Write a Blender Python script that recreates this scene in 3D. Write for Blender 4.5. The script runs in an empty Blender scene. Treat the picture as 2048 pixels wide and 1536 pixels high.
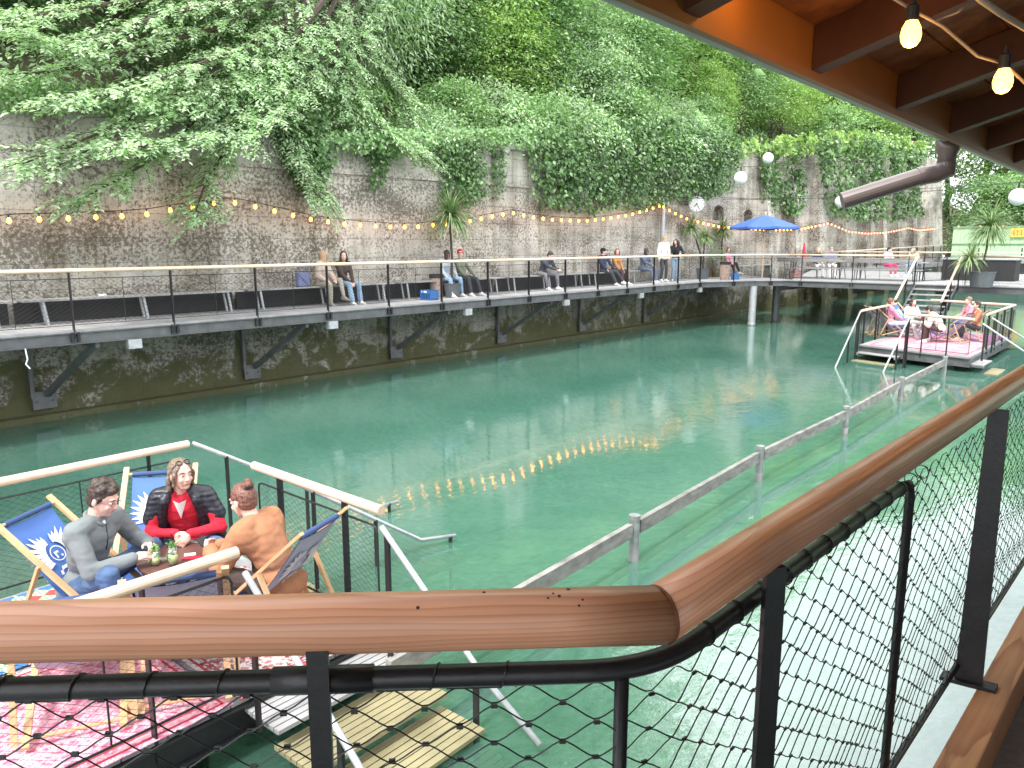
import bpy, math, random, hashlib
import numpy as np
from mathutils import Vector, Matrix, Euler, noise
V = Vector
R = math.radians
random.seed(7)
SC = bpy.context.scene
COL = SC.collection
# ---------------------------------------------------------------- camera, world, sun, exposure
FPX = 1560.0                       # focal length in pixels of the 2048 px wide photograph
PITCH = math.atan(281 / FPX)
EYE = 3.36                         # eye height above the water
cd = bpy.data.cameras.new('camera')
cd.sensor_width = 36.0
cd.lens = 36.0 * FPX / 2048
cd.clip_start = 0.05
cd.clip_end = 800
cam = bpy.data.objects.new('camera', cd)
COL.objects.link(cam)
cam.location = (0, 0, EYE)
cam.rotation_euler = (math.pi / 2 - PITCH, 0, 0)
SC.camera = cam
SUN_AZ, SUN_EL = 215.0, 58.0       # compass-like: azimuth clockwise from +Y
w = bpy.data.worlds.new('World')
SC.world = w
w.use_nodes = True
nt = w.node_tree
bg = nt.nodes['Background']
sky = nt.nodes.new('ShaderNodeTexSky')
sky.sky_type = 'NISHITA'
sky.sun_disc = False
sky.sun_elevation = R(SUN_EL)
sky.sun_rotation = R(SUN_AZ)
sky.dust_density = 3.0
tcw = nt.nodes.new('ShaderNodeTexCoord')
cn = nt.nodes.new('ShaderNodeTexNoise')
cn.inputs['Scale'].default_value = 2.6
cn.inputs['Detail'].default_value = 6
cn.inputs['Roughness'].default_value = .55
cr = nt.nodes.new('ShaderNodeValToRGB')
cr.color_ramp.elements[0].position = .36
cr.color_ramp.elements[0].color = (.60, .60, .60, 1)
cr.color_ramp.elements[1].position = .55
cr.color_ramp.elements[1].color = (1, 1, 1, 1)
mx = nt.nodes.new('ShaderNodeMix')
mx.data_type = 'RGBA'
nt.links.new(tcw.outputs['Generated'], cn.inputs['Vector'])
nt.links.new(cn.outputs['Fac'], cr.inputs['Fac'])
nt.links.new(cr.outputs['Color'], mx.inputs['Factor'])
nt.links.new(sky.outputs['Color'], mx.inputs['A'])
mx.inputs['B'].default_value = (20.5, 20.8, 21.4, 1)
nt.links.new(mx.outputs['Result'], bg.inputs['Color'])
bg.inputs['Strength'].default_value = 0.12
sl = bpy.data.lights.new('sun', 'SUN')
sl.energy = 3.0
sl.angle = R(10)
sl.color = (1.0, .95, .88)
so = bpy.data.objects.new('sun', sl)
COL.objects.link(so)
so.location = (0, 0, 40)
so.rotation_euler = (R(90 - SUN_EL), 0, R(180 - SUN_AZ))
SC.view_settings.view_transform = 'Standard'
SC.view_settings.look = 'None'
SC.view_settings.gamma = 1
SC.view_settings.use_curve_mapping = False
SC.view_settings.exposure = 0.46
SC.cycles.use_denoising = True
SC.cycles.max_bounces = 8
SC.cycles.transparent_max_bounces = 12
SC.cycles.diffuse_bounces = 3
SC.cycles.glossy_bounces = 3
SC.cycles.caustics_reflective = False
SC.cycles.caustics_refractive = False
SC.cycles.sample_clamp_indirect = 8
SC.cycles.use_adaptive_sampling = True
SC.cycles.adaptive_threshold = 0.02

# ---------------------------------------------------------------- frame of the place
AZ = R(40.5)                        # the channel runs along azimuth 40.5 degrees
U = V((math.sin(AZ), math.cos(AZ), 0))
N = V((-math.cos(AZ), math.sin(AZ), 0))
DK, PF = 1.87, 0.41                 # height of the walkways and of the two low platforms


def P(s, n, z=0.0):
    return U * s + N * n + V((0, 0, z))


def ray(px, py):
    x = (px - 1024) / FPX
    y = -(py - 768) / FPX
    return V((x, math.cos(PITCH) + y * math.sin(PITCH), -math.sin(PITCH) + y * math.cos(PITCH)))


def at(px, py, z):
    r = ray(px, py)
    t = (z - EYE) / r.z
    return V((r.x * t, r.y * t, z))


def atN(px, py, n):
    r = ray(px, py)
    t = n / r.dot(N)
    return r * t + V((0, 0, EYE))


def atS(px, py, s):
    r = ray(px, py)
    t = s / r.dot(U)
    return r * t + V((0, 0, EYE))


RZ_CH = -AZ                         # rotation that turns local +Y into the channel direction


def azrot(deg):
    return -R(deg)


# ---------------------------------------------------------------- mesh builder
def frame(d, up=V((0, 0, 1))):
    d = V(d).normalized()
    x = d.cross(V(up))
    if x.length < 1e-4:
        x = d.cross(V((0, 1, 0)))
    x.normalize()
    y = x.cross(d).normalized()
    return x, y, d


class MB:
    def __init__(s):
        s.v = []
        s.f = []
        s.m = []
        s.cm = 0

    def add(s, vs, fs):
        o = len(s.v)
        s.v.extend([tuple(p) for p in vs])
        for f in fs:
            s.f.append(tuple(i + o for i in f))
            s.m.append(s.cm)

    def box(s, c, size, ax=None):
        c = V(c)
        hx, hy, hz = size[0] / 2, size[1] / 2, size[2] / 2
        if ax is None:
            ax = (V((1, 0, 0)), V((0, 1, 0)), V((0, 0, 1)))
        a, b, d = [V(q) for q in ax]
        vs = [c + a * (i * hx) + b * (j * hy) + d * (k * hz) for i in (-1, 1) for j in (-1, 1) for k in (-1, 1)]
        s.add(vs, [(0, 1, 3, 2), (4, 6, 7, 5), (0, 4, 5, 1), (2, 3, 7, 6), (0, 2, 6, 4), (1, 5, 7, 3)])

    def bar(s, p0, p1, w, h, up=V((0, 0, 1)), ext=0.0):
        p0, p1 = V(p0), V(p1)
        x, y, d = frame(p1 - p0, up)
        L = (p1 - p0).length + 2 * ext
        s.box((p0 + p1) / 2, (w, h, L), (x, y, d))

    def tube(s, pts, r, n=8, caps=True, up=V((0, 0, 1))):
        pts = [V(p) for p in pts]
        rs = r if isinstance(r, (list, tuple)) else [r] * len(pts)
        vs = []
        px = None
        for i, p in enumerate(pts):
            if i == 0:
                d = pts[1] - pts[0]
            elif i == len(pts) - 1:
                d = pts[-1] - pts[-2]
            else:
                d = (pts[i + 1] - p).normalized() + (p - pts[i - 1]).normalized()
            if d.length < 1e-9:
                d = V((0, 0, 1))
            d.normalize()
            if px is None:
                x, y, _ = frame(d, up)
            else:
                x = px - d * px.dot(d)
                if x.length < 1e-5:
                    x, y, _ = frame(d, up)
                x.normalize()
                y = x.cross(d)
            px = x
            sc_ = 1.0
            if 0 < i < len(pts) - 1:
                c = (pts[i + 1] - p).normalized().dot(d)
                sc_ = 1.0 / max(.6, c)
            for k in range(n):
                a = 2 * math.pi * k / n
                vs.append(p + x * (math.cos(a) * rs[i] * (1 if sc_ == 1 else sc_)) + y * (math.sin(a) * rs[i]))
        fs = []
        for i in range(len(pts) - 1):
            for k in range(n):
                k2 = (k + 1) % n
                fs.append((i * n + k, i * n + k2, (i + 1) * n + k2, (i + 1) * n + k))
        if caps:
            fs.append(tuple(range(n - 1, -1, -1)))
            o = (len(pts) - 1) * n
            fs.append(tuple(range(o, o + n)))
        s.add(vs, fs)

    def ell(s, c, r, ax=None, nu=12, nv=8):
        c = V(c)
        if not isinstance(r, (list, tuple, Vector)):
            r = (r, r, r)
        if ax is None:
            ax = (V((1, 0, 0)), V((0, 1, 0)), V((0, 0, 1)))
        a, b, d = [V(q) for q in ax]
        vs = [c - d * r[2]]
        for j in range(1, nv):
            t = math.pi * j / nv
            for i in range(nu):
                p = 2 * math.pi * i / nu
                vs.append(c + a * (r[0] * math.sin(t) * math.cos(p)) + b * (r[1] * math.sin(t) * math.sin(p)) - d * (r[2] * math.cos(t)))
        vs.append(c + d * r[2])
        fs = []
        for i in range(nu):
            i2 = (i + 1) % nu
            fs.append((0, 1 + i2, 1 + i))
            for j in range(nv - 2):
                fs.append((1 + j * nu + i, 1 + j * nu + i2, 1 + (j + 1) * nu + i2, 1 + (j + 1) * nu + i))
            fs.append((1 + (nv - 2) * nu + i, 1 + (nv - 2) * nu + i2, len(vs) - 1))
        s.add(vs, fs)

    def cap(s, p0, p1, r0, r1, n=12):
        """tapered limb with round ends (for unions)"""
        p0, p1 = V(p0), V(p1)
        d = p1 - p0
        if d.length < 1e-5:
            s.ell(p0, r0)
            return
        dn = d.normalized()
        pts, rs = [], []
        for k in range(4):
            a = math.pi / 2 * k / 4
            pts.append(p0 - dn * (r0 * math.cos(a)))
            rs.append(max(r0 * math.sin(a), .0005))
        for k in range(5):
            t = k / 4
            pts.append(p0 + d * t)
            rs.append(r0 + (r1 - r0) * t)
        for k in range(3, -1, -1):
            a = math.pi / 2 * k / 4
            pts.append(p1 + dn * (r1 * math.cos(a)))
            rs.append(max(r1 * math.sin(a), .0005))
        s.tube(pts, rs, n)

    def lathe(s, prof, c=(0, 0, 0), n=20, ax=None):
        c = V(c)
        if ax is None:
            ax = (V((1, 0, 0)), V((0, 1, 0)), V((0, 0, 1)))
        a, b, d = ax
        vs = []
        for r, z in prof:
            r = max(r, .0004)
            for k in range(n):
                t = 2 * math.pi * k / n
                vs.append(c + a * (r * math.cos(t)) + b * (r * math.sin(t)) + d * z)
        fs = []
        for i in range(len(prof) - 1):
            for k in range(n):
                k2 = (k + 1) % n
                fs.append((i * n + k, i * n + k2, (i + 1) * n + k2, (i + 1) * n + k))
        fs.append(tuple(range(n - 1, -1, -1)))
        o = (len(prof) - 1) * n
        fs.append(tuple(range(o, o + n)))
        s.add(vs, fs)

    def prism(s, poly, z0, z1):
        """poly: xy points counter-clockwise"""
        n = len(poly)
        vs = [V((p[0], p[1], z0)) for p in poly] + [V((p[0], p[1], z1)) for p in poly]
        fs = [tuple(range(n - 1, -1, -1)), tuple(range(n, 2 * n))]
        for i in range(n):
            j = (i + 1) % n
            fs.append((i, j, n + j, n + i))
        s.add(vs, fs)

    def plate(s, poly, x, y, z, o, t):
        """flat polygon given in 2D (x,y axes from origin o), thickness t along z"""
        n = len(poly)
        vs = [o + x * p[0] + y * p[1] for p in poly] + [o + x * p[0] + y * p[1] + z * t for p in poly]
        fs = [tuple(range(n - 1, -1, -1)), tuple(range(n, 2 * n))]
        for i in range(n):
            j = (i + 1) % n
            fs.append((i, j, n + j, n + i))
        s.add(vs, fs)

    def mesh(s, name, mats, smooth=False):
        me = bpy.data.meshes.new(name)
        me.from_pydata(s.v, [], s.f)
        for m in (mats if isinstance(mats, (list, tuple)) else [mats]):
            me.materials.append(m)
        if any(s.m):
            me.polygons.foreach_set('material_index', s.m)
        if smooth:
            me.polygons.foreach_set('use_smooth', [True] * len(me.polygons))
        me.update()
        return me

    def build(s, name, mats, parent=None, world=True, smooth=False, loc=None, rot=None, label=None):
        if parent is not None and world:
            inv = (Matrix.Translation(parent.location) @ parent.rotation_euler.to_matrix().to_4x4()).inverted()
            s.v = [tuple(inv @ V(p)) for p in s.v]
        me = s.mesh(name, mats, smooth)
        o = bpy.data.objects.new(name, me)
        COL.objects.link(o)
        if parent is not None:
            o.parent = parent
        if loc is not None:
            o.location = loc
        if rot is not None:
            o.rotation_euler = rot
        if label:
            o['label'] = label
        return o


def tag(o, label, cat, group=None, kind=None):
    if label:
        o['label'] = label
    if cat:
        o['category'] = cat
    if group:
        o['group'] = group
    if kind:
        o['kind'] = kind
    return o


def thing(name, label, cat, loc=(0, 0, 0), rotz=0.0, group=None):
    o = bpy.data.objects.new(name, None)
    o.empty_display_size = .1
    COL.objects.link(o)
    o.location = loc
    o.rotation_euler = (0, 0, rotz)
    return tag(o, label, cat, group)


def struct(o):
    o['kind'] = 'structure'
    return o


def dup(root, loc, rotz, label=None, scale=None):
    r = root.copy()
    COL.objects.link(r)
    r.location = loc
    r.rotation_euler = (0, 0, rotz)
    if scale:
        r.scale = scale if isinstance(scale, (tuple, list)) else (scale,) * 3
    if label:
        r['label'] = label
    for ch in KIDS(root):
        c = ch.copy()
        COL.objects.link(c)
        c.parent = r
        for g in KIDS(ch):
            d = g.copy()
            COL.objects.link(d)
            d.parent = c
    return r


def KIDS(o):
    return [c for c in COL.objects if c.parent is o]


# ---------------------------------------------------------------- materials
def newmat(name):
    m = bpy.data.materials.new(name)
    m.use_nodes = True
    t = m.node_tree
    return m, t, t.nodes['Principled BSDF'], t.nodes['Material Output']


def nd(t, typ, **kw):
    n = t.nodes.new('ShaderNode' + typ)
    for k, v in kw.items():
        if k in n.inputs:
            n.inputs[k].default_value = v
        else:
            setattr(n, k, v)
    return n


def ramp(t, stops, src=None):
    n = t.nodes.new('ShaderNodeValToRGB')
    e = n.color_ramp.elements
    while len(e) < len(stops):
        e.new(.5)
    for i, (p, c) in enumerate(stops):
        e[i].position = p
        if not isinstance(c, (tuple, list)):
            c = (c, c, c)
        e[i].color = (c[0], c[1], c[2], 1)
    if src is not None:
        t.links.new(src, n.inputs['Fac'])
    return n


def mixc(t, fac, a, b, mode='MIX'):
    n = t.nodes.new('ShaderNodeMix')
    n.data_type = 'RGBA'
    n.blend_type = mode
    for key, val in (('Factor', fac), ('A', a), ('B', b)):
        if isinstance(val, (int, float)):
            n.inputs[key].default_value = val
        elif isinstance(val, (tuple, list)):
            n.inputs[key].default_value = (val[0], val[1], val[2], 1)
        else:
            t.links.new(val, n.inputs[key])
    return n.outputs['Result']


def bump(t, src, strength, dist, bsdf, normal=None):
    b = nd(t, 'Bump', Strength=strength, Distance=dist)
    t.links.new(src, b.inputs['Height'])
    if normal is not None:
        t.links.new(normal, b.inputs['Normal'])
    if bsdf is not None:
        t.links.new(b.outputs['Normal'], bsdf.inputs['Normal'])
    return b.outputs['Normal']


def coords(t, scale=(1, 1, 1), loc=(0, 0, 0), rot=(0, 0, 0), which='Object'):
    tc = nd(t, 'TexCoord')
    mp = nd(t, 'Mapping')
    mp.inputs['Scale'].default_value = scale
    mp.inputs['Location'].default_value = loc
    mp.inputs['Rotation'].default_value = rot
    t.links.new(tc.outputs[which], mp.inputs['Vector'])
    return mp.outputs['Vector']


def ntex(t, vec, scale, detail=4, rough=.55, dist=0.0):
    n = nd(t, 'TexNoise', Scale=scale, Detail=detail, Roughness=rough, Distortion=dist)
    t.links.new(vec, n.inputs['Vector'])
    return n.outputs['Fac']


def mat(name, col, rough=.6, var=.18, scale=6.0, bmp=.0, bscale=None, metal=0.0, stretch=(1, 1, 1), spec=None, col2=None, bd=.01, coat=0.0):
    m, t, b, o = newmat(name)
    vec = coords(t, stretch)
    f = ntex(t, vec, scale, 5, .6)
    c2 = col2 or tuple(min(1, c * (1 + var)) for c in col)
    c1 = tuple(c * (1 - var) for c in col)
    r = ramp(t, [(.3, c1), (.7, c2)], f)
    t.links.new(r.outputs['Color'], b.inputs['Base Color'])
    b.inputs['Roughness'].default_value = rough
    b.inputs['Metallic'].default_value = metal
    if spec is not None:
        b.inputs['Specular IOR Level'].default_value = spec
    if coat:
        b.inputs['Coat Weight'].default_value = coat
        b.inputs['Coat Roughness'].default_value = .2
    if bmp:
        g = ntex(t, vec, bscale or scale * 3, 4, .6)
        bump(t, g, bmp, bd, b)
    return m


def emis(name, col, strength, base=(.9, .8, .6)):
    m, t, b, o = newmat(name)
    b.inputs['Base Color'].default_value = (*base, 1)
    b.inputs['Emission Color'].default_value = (*col, 1)
    b.inputs['Emission Strength'].default_value = strength
    b.inputs['Roughness'].default_value = .2
    return m


def wood(name, c_light, c_dark, axis=0, rings=26.0, rough=.45, coat=.25, off=(0, .03, .05), stretch=.12):
    """grain along a local axis: rings about an offset heart, cut lengthwise"""
    m, t, b, o = newmat(name)
    sc_ = [1, 1, 1]
    sc_[axis] = stretch
    vec = coords(t, sc_, off)
    wv = nd(t, 'TexWave', wave_type='RINGS', rings_direction='XYZ'[axis], wave_profile='SAW', Scale=rings, Distortion=1.2)
    wv.inputs['Detail'].default_value = 2.5
    wv.inputs['Detail Scale'].default_value = 1.4
    wob = nd(t, 'TexNoise', Scale=1.0, Detail=2)
    t.links.new(coords(t, tuple(1.6 if i == axis else 7 for i in range(3))), wob.inputs['Vector'])
    wsc = nd(t, 'VectorMath', operation='SCALE')
    wsc.inputs['Scale'].default_value = .045
    t.links.new(wob.outputs['Color'], wsc.inputs[0])
    wad = nd(t, 'VectorMath', operation='ADD')
    t.links.new(vec, wad.inputs[0])
    t.links.new(wsc.outputs[0], wad.inputs[1])
    t.links.new(wad.outputs[0], wv.inputs['Vector'])
    sc2 = [60, 60, 60]
    sc2[axis] = 1.5
    v2 = coords(t, sc2)
    f2 = ntex(t, v2, 1.0, 3)
    v3 = coords(t, (1.3, 1.3, 1.3))
    f3 = ntex(t, v3, 3.0, 2)
    r1 = ramp(t, [(.0, c_light), (.6, tuple((a * .7 + d * .3) for a, d in zip(c_light, c_dark))), (.95, c_dark), (1.0, c_light)], wv.outputs['Fac'])
    r2 = ramp(t, [(.3, .84), (.7, 1.08)], f2)
    c = mixc(t, 1.0, r1.outputs['Color'], r2.outputs['Color'], 'MULTIPLY')
    r3 = ramp(t, [(.3, .85), (.7, 1.1)], f3)
    c = mixc(t, 1.0, c, r3.outputs['Color'], 'MULTIPLY')
    t.links.new(c, b.inputs['Base Color'])
    b.inputs['Roughness'].default_value = rough
    b.inputs['Coat Weight'].default_value = coat
    b.inputs['Coat Roughness'].default_value = .3
    bump(t, f2, .12, .002, b)
    return m


M = {}
M['black'] = mat('black_steel', (.012, .012, .014), .42, .3, 12, .1, 60, metal=.0, spec=.5)
M['wire'] = mat('black_wire', (.010, .010, .011), .4, .1, 12)
M['steel'] = mat('grey_steel', (.10, .105, .11), .5, .3, 4, .15, 40)
M['galv'] = mat('galvanised_steel', (.42, .44, .46), .42, .18, 10, .05, 60, metal=.35)
M['weather'] = mat('weathered_board', (.30, .295, .29), .8, .35, 3, .4, 20, stretch=(.15, 1, 1))
M['boom'] = mat('weathered_grey_beam', (.20, .19, .175), .85, .4, 4, .5, 26, stretch=(1, 1, 3), col2=(.34, .33, .31))
M['post_grey'] = mat('dull_post', (.22, .24, .24), .55, .3, 9)
M['plank'] = mat('weathered_deck', (.31, .31, .315), .8, .25, 2.0, .3, 14)
M['palewood'] = mat('pale_handrail', (.74, .56, .42), .45, .16, 3.0, .1, 30, coat=.2)
M['chairwood'] = mat('beech_chair', (.62, .38, .20), .45, .15, 6.0, .05, 40)
M['nearwood'] = wood('larch_handrail', (.76, .38, .225), (.58, .24, .13), axis=0, rings=46, rough=.42, coat=.35, off=(0, .004, .075), stretch=.05)
M['kickwood'] = wood('larch_board', (.56, .28, .13), (.34, .14, .06), axis=0, rings=16, rough=.6, coat=.0, off=(0, .02, .10), stretch=.07)
M['skin'] = mat('skin', (.62, .36, .27), .5, .10, 5)
M['skin2'] = mat('skin_pink', (.72, .44, .36), .5, .10, 5)
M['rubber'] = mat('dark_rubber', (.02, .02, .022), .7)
M['white'] = mat('white_paint', (.78, .78, .77), .5, .06)
# ================================================================= setting materials
def water_mat():
    m, t, b, out = newmat('green_river_water')
    t.nodes.remove(b)
    vec = coords(t, (1, 1, 1), rot=(0, 0, AZ))
    vs = nd(t, 'Mapping')
    vs.inputs['Scale'].default_value = (1.0, .45, 1)
    t.links.new(vec, vs.inputs['Vector'])
    n1 = ntex(t, vs.outputs['Vector'], 2.6, 3, .55, .6)
    n2 = ntex(t, vs.outputs['Vector'], 11.0, 3, .6, .4)
    big = ntex(t, vec, .16, 2, .5)
    amp = ramp(t, [(.38, .25), (.62, 1.0)], big)
    mu = nd(t, 'Math', operation='MULTIPLY')
    t.links.new(n1, mu.inputs[0])
    mu.inputs[1].default_value = 1.6
    ad = nd(t, 'Math', operation='ADD')
    t.links.new(mu.outputs[0], ad.inputs[0])
    t.links.new(n2, ad.inputs[1])
    bp = nd(t, 'Bump', Distance=.0035)
    t.links.new(amp.outputs['Color'], bp.inputs['Strength'])
    t.links.new(ad.outputs[0], bp.inputs['Height'])
    gl = nd(t, 'BsdfGlossy', Roughness=.02)
    gl.inputs['Color'].default_value = (1, 1, 1, 1)
    t.links.new(bp.outputs['Normal'], gl.inputs['Normal'])
    fr = nd(t, 'Fresnel', IOR=2.5)
    t.links.new(bp.outputs['Normal'], fr.inputs['Normal'])
    cl = ntex(t, vec, .35, 4, .6, .5)
    cc = ramp(t, [(.3, (.17, .50, .37)), (.7, (.30, .66, .52))], cl)
    df = nd(t, 'BsdfDiffuse')
    t.links.new(cc.outputs['Color'], df.inputs['Color'])
    tr = nd(t, 'BsdfTransparent')
    tr.inputs['Color'].default_value = (.86, 1.0, .94, 1)
    m1 = nd(t, 'MixShader')
    spn = nd(t, 'SeparateXYZ')
    t.links.new(coords(t, (1, 1, 1), rot=(0, 0, AZ)), spn.inputs[0])
    shl = nd(t, 'MapRange')
    for kk_, vv_ in (('From Min', 1.0), ('From Max', 6.0), ('To Min', .88), ('To Max', .74)):
        shl.inputs[kk_].default_value = vv_
    t.links.new(spn.outputs['Y'], shl.inputs['Value'])
    t.links.new(shl.outputs[0], m1.inputs[0])
    t.links.new(df.outputs[0], m1.inputs[1])
    t.links.new(tr.outputs[0], m1.inputs[2])
    m2 = nd(t, 'MixShader')
    t.links.new(fr.outputs[0], m2.inputs[0])
    t.links.new(m1.outputs[0], m2.inputs[1])
    t.links.new(gl.outputs[0], m2.inputs[2])
    t.links.new(m2.outputs[0], out.inputs['Surface'])
    va = nd(t, 'VolumeAbsorption', Density=.17)
    va.inputs['Color'].default_value = (.36, .88, .68, 1)
    t.links.new(va.outputs[0], out.inputs['Volume'])
    return m


def bed_mat():
    m, t, b, o = newmat('stony_river_bed')
    vec = coords(t)
    f = ntex(t, vec, 1.1, 7, .72, .8)
    g = ntex(t, vec, 7.0, 4, .6)
    r = ramp(t, [(.30, (.08, .12, .06)), (.42, (.30, .37, .24)), (.56, (.50, .56, .42)), (.7, (.68, .72, .58))], f)
    r2 = ramp(t, [(.3, .6), (.7, 1.15)], g)
    c = mixc(t, 1.0, r.outputs['Color'], r2.outputs['Color'], 'MULTIPLY')
    t.links.new(c, b.inputs['Base Color'])
    b.inputs['Roughness'].default_value = .95
    return m


def wall_mat():
    """local coordinates: x along the wall, z up"""
    m, t, b, o = newmat('old_stone_blocks')
    tc = nd(t, 'TexCoord')
    sp = nd(t, 'SeparateXYZ')
    t.links.new(tc.outputs['Object'], sp.inputs[0])
    cb = nd(t, 'CombineXYZ')
    t.links.new(sp.outputs['X'], cb.inputs['X'])
    t.links.new(sp.outputs['Z'], cb.inputs['Y'])
    nz = ntex(t, tc.outputs['Object'], 1.3, 3)
    # slightly uneven courses
    dist = nd(t, 'VectorMath', operation='SCALE')
    dist.inputs['Scale'].default_value = .05
    nzc = nd(t, 'TexNoise', Scale=1.2, Detail=2)
    t.links.new(tc.outputs['Object'], nzc.inputs['Vector'])
    t.links.new(nzc.outputs['Color'], dist.inputs[0])
    addv = nd(t, 'VectorMath', operation='ADD')
    t.links.new(cb.outputs[0], addv.inputs[0])
    t.links.new(dist.outputs[0], addv.inputs[1])
    br = nd(t, 'TexBrick', offset=.5, squash=1.3, squash_frequency=3)
    br.inputs['Scale'].default_value = 1.0
    br.inputs['Brick Width'].default_value = 1.25
    br.inputs['Row Height'].default_value = .50
    br.inputs['Mortar Size'].default_value = .012
    br.inputs['Mortar Smooth'].default_value = .5
    br.inputs['Bias'].default_value = -.2
    br.inputs['Color1'].default_value = (.57, .54, .485, 1)
    br.inputs['Color2'].default_value = (.49, .46, .41, 1)
    br.inputs['Mortar'].default_value = (.35, .33, .295, 1)
    t.links.new(addv.outputs[0], br.inputs['Vector'])
    # broad patches of dirt
    v2 = nd(t, 'Mapping')
    v2.inputs['Scale'].default_value = (.28, 1, .55)
    t.links.new(tc.outputs['Object'], v2.inputs['Vector'])
    f1 = ntex(t, v2.outputs['Vector'], 1.0, 6, .65, .4)
    r1 = ramp(t, [(.34, .62), (.55, 1.0), (.74, 1.35)], f1)
    c = mixc(t, 1.0, br.outputs['Color'], r1.outputs['Color'], 'MULTIPLY')
    # fine speckle, dark lichen in clusters
    f2 = ntex(t, tc.outputs['Object'], 13.0, 6, .78)
    v4 = nd(t, 'Mapping')
    v4.inputs['Scale'].default_value = (.5, 1, 1.0)
    t.links.new(tc.outputs['Object'], v4.inputs['Vector'])
    f3 = ntex(t, v4.outputs['Vector'], .8, 3, .6)
    ad = nd(t, 'Math', operation='MULTIPLY_ADD')
    t.links.new(f3, ad.inputs[0])
    ad.inputs[1].default_value = .55
    t.links.new(f2, ad.inputs[2])
    r2 = ramp(t, [(.75, 0), (.86, .85)], ad.outputs[0])
    c = mixc(t, r2.outputs['Color'], c, (.085, .070, .050))
    ad2 = nd(t, 'Math', operation='MULTIPLY_ADD')
    t.links.new(f3, ad2.inputs[0])
    ad2.inputs[1].default_value = -.4
    t.links.new(f2, ad2.inputs[2])
    r2b = ramp(t, [(.42, 0), (.56, .55)], ad2.outputs[0])
    c = mixc(t, r2b.outputs['Color'], c, (.62, .60, .55))
    # vertical run-off streaks
    v3 = nd(t, 'Mapping')
    v3.inputs['Scale'].default_value = (1.6, 1, .07)
    t.links.new(tc.outputs['Object'], v3.inputs['Vector'])
    f4 = ntex(t, v3.outputs['Vector'], 1.5, 5, .6)
    r4 = ramp(t, [(.35, (.60, .58, .50)), (.52, (1, 1, 1)), (.72, (1.2, 1.2, 1.22))], f4)
    c = mixc(t, .8, c, r4.outputs['Color'], 'MULTIPLY')
    # moss: below the walkway and in patches
    f5 = ntex(t, tc.outputs['Object'], 1.7, 6, .7, .5)
    zr = nd(t, 'MapRange')
    zr.inputs['From Min'].default_value = 1.9
    zr.inputs['From Max'].default_value = .1
    zr.inputs['To Min'].default_value = .0
    zr.inputs['To Max'].default_value = .30
    t.links.new(sp.outputs['Z'], zr.inputs['Value'])
    ad3 = nd(t, 'Math', operation='ADD')
    t.links.new(f5, ad3.inputs[0])
    t.links.new(zr.outputs[0], ad3.inputs[1])
    r5 = ramp(t, [(.63, 0), (.72, .9)], ad3.outputs[0])
    mosscol = ramp(t, [(.35, (.055, .065, .018)), (.65, (.16, .16, .05))], f2)
    c = mixc(t, r5.outputs['Color'], c, mosscol.outputs['Color'])
    # damp foot of the wall
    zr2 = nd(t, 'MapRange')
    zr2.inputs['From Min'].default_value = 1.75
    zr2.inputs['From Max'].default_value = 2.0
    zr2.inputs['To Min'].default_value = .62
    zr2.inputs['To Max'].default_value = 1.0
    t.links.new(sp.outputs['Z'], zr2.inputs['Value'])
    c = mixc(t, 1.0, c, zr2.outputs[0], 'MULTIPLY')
    t.links.new(c, b.inputs['Base Color'])
    b.inputs['Roughness'].default_value = .92
    n1 = bump(t, br.outputs['Fac'], .4, -.02, None)
    n2 = bump(t, f2, .8, .03, b, n1)
    return m


M['water'] = water_mat()
M['bed'] = bed_mat()
M['wall'] = wall_mat()
M['soil'] = mat('hill_soil', (.045, .05, .02), .95, .5, 1.5, .5, 8, col2=(.10, .09, .045))


# ================================================================= river, bed, hill
def zbed(n):
    pts = [(-14, .2), (-4, -.75), (3.0, -.9), (5.5, -1.5), (8, -2.1), (13.2, -2.2), (14.8, -1.2), (15.6, -.55), (16.6, -.45)]
    for (a, za), (b, zb) in zip(pts, pts[1:]):
        if n <= b:
            return za + (zb - za) * max(0, (n - a) / (b - a))
    return pts[-1][1]


def grid_sheet(name, s0, s1, ns, ns_list, zf, m, smooth=True):
    vs, fs = [], []
    k = len(ns_list)
    for i in range(ns + 1):
        s = s0 + (s1 - s0) * i / ns
        for n in ns_list:
            vs.append(P(s, n, zf(s, n)))
    for i in range(ns):
        for j in range(k - 1):
            fs.append((i * k + j, i * k + j + 1, (i + 1) * k + j + 1, (i + 1) * k + j))
    b = MB()
    b.add(vs, fs)
    return b.build(name, m, smooth=smooth)


struct(grid_sheet('river_bed', -22, 140, 160, [-14 + .6 * i for i in range(51)] + [16.6],
                  lambda s, n: zbed(n) + .10 * noise.noise(V((s * .7, n * .7, 0))) + .05 * noise.noise(V((s * 2.3, n * 2.3, 5))), M['bed']))
b = MB()
c0, c1, c2, c3 = P(-22, -14), P(140, -14), P(140, 16.58), P(-22, 16.58)
b.prism([c0[:2], c1[:2], c2[:2], c3[:2]], -2.9, 0.0)
struct(b.build('water', M['water']))


def ztop(s):
    pts = [(-22, 5.9), (8, 6.0), (12, 5.75), (20, 6.3), (34, 7.5), (48, 8.6), (75, 10.2), (140, 10.2)]
    for (a, za), (c, zc) in zip(pts, pts[1:]):
        if s <= c:
            return za + (zc - za) * (s - a) / (c - a)
    return 10.2


def zhill(s, n):
    base = ztop(min(s, 75)) - .35
    k = max(0, n - 17.2)
    if s > 74:
        k0 = min(1, (s - 74) / 10)
        base = base * (1 - k0) + 2.0 * k0
    return base + .55 * min(k, 16) + .12 * max(0, k - 16) + .5 * noise.noise(V((s * .2, n * .2, 1))) * min(1, k / 2)


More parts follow.
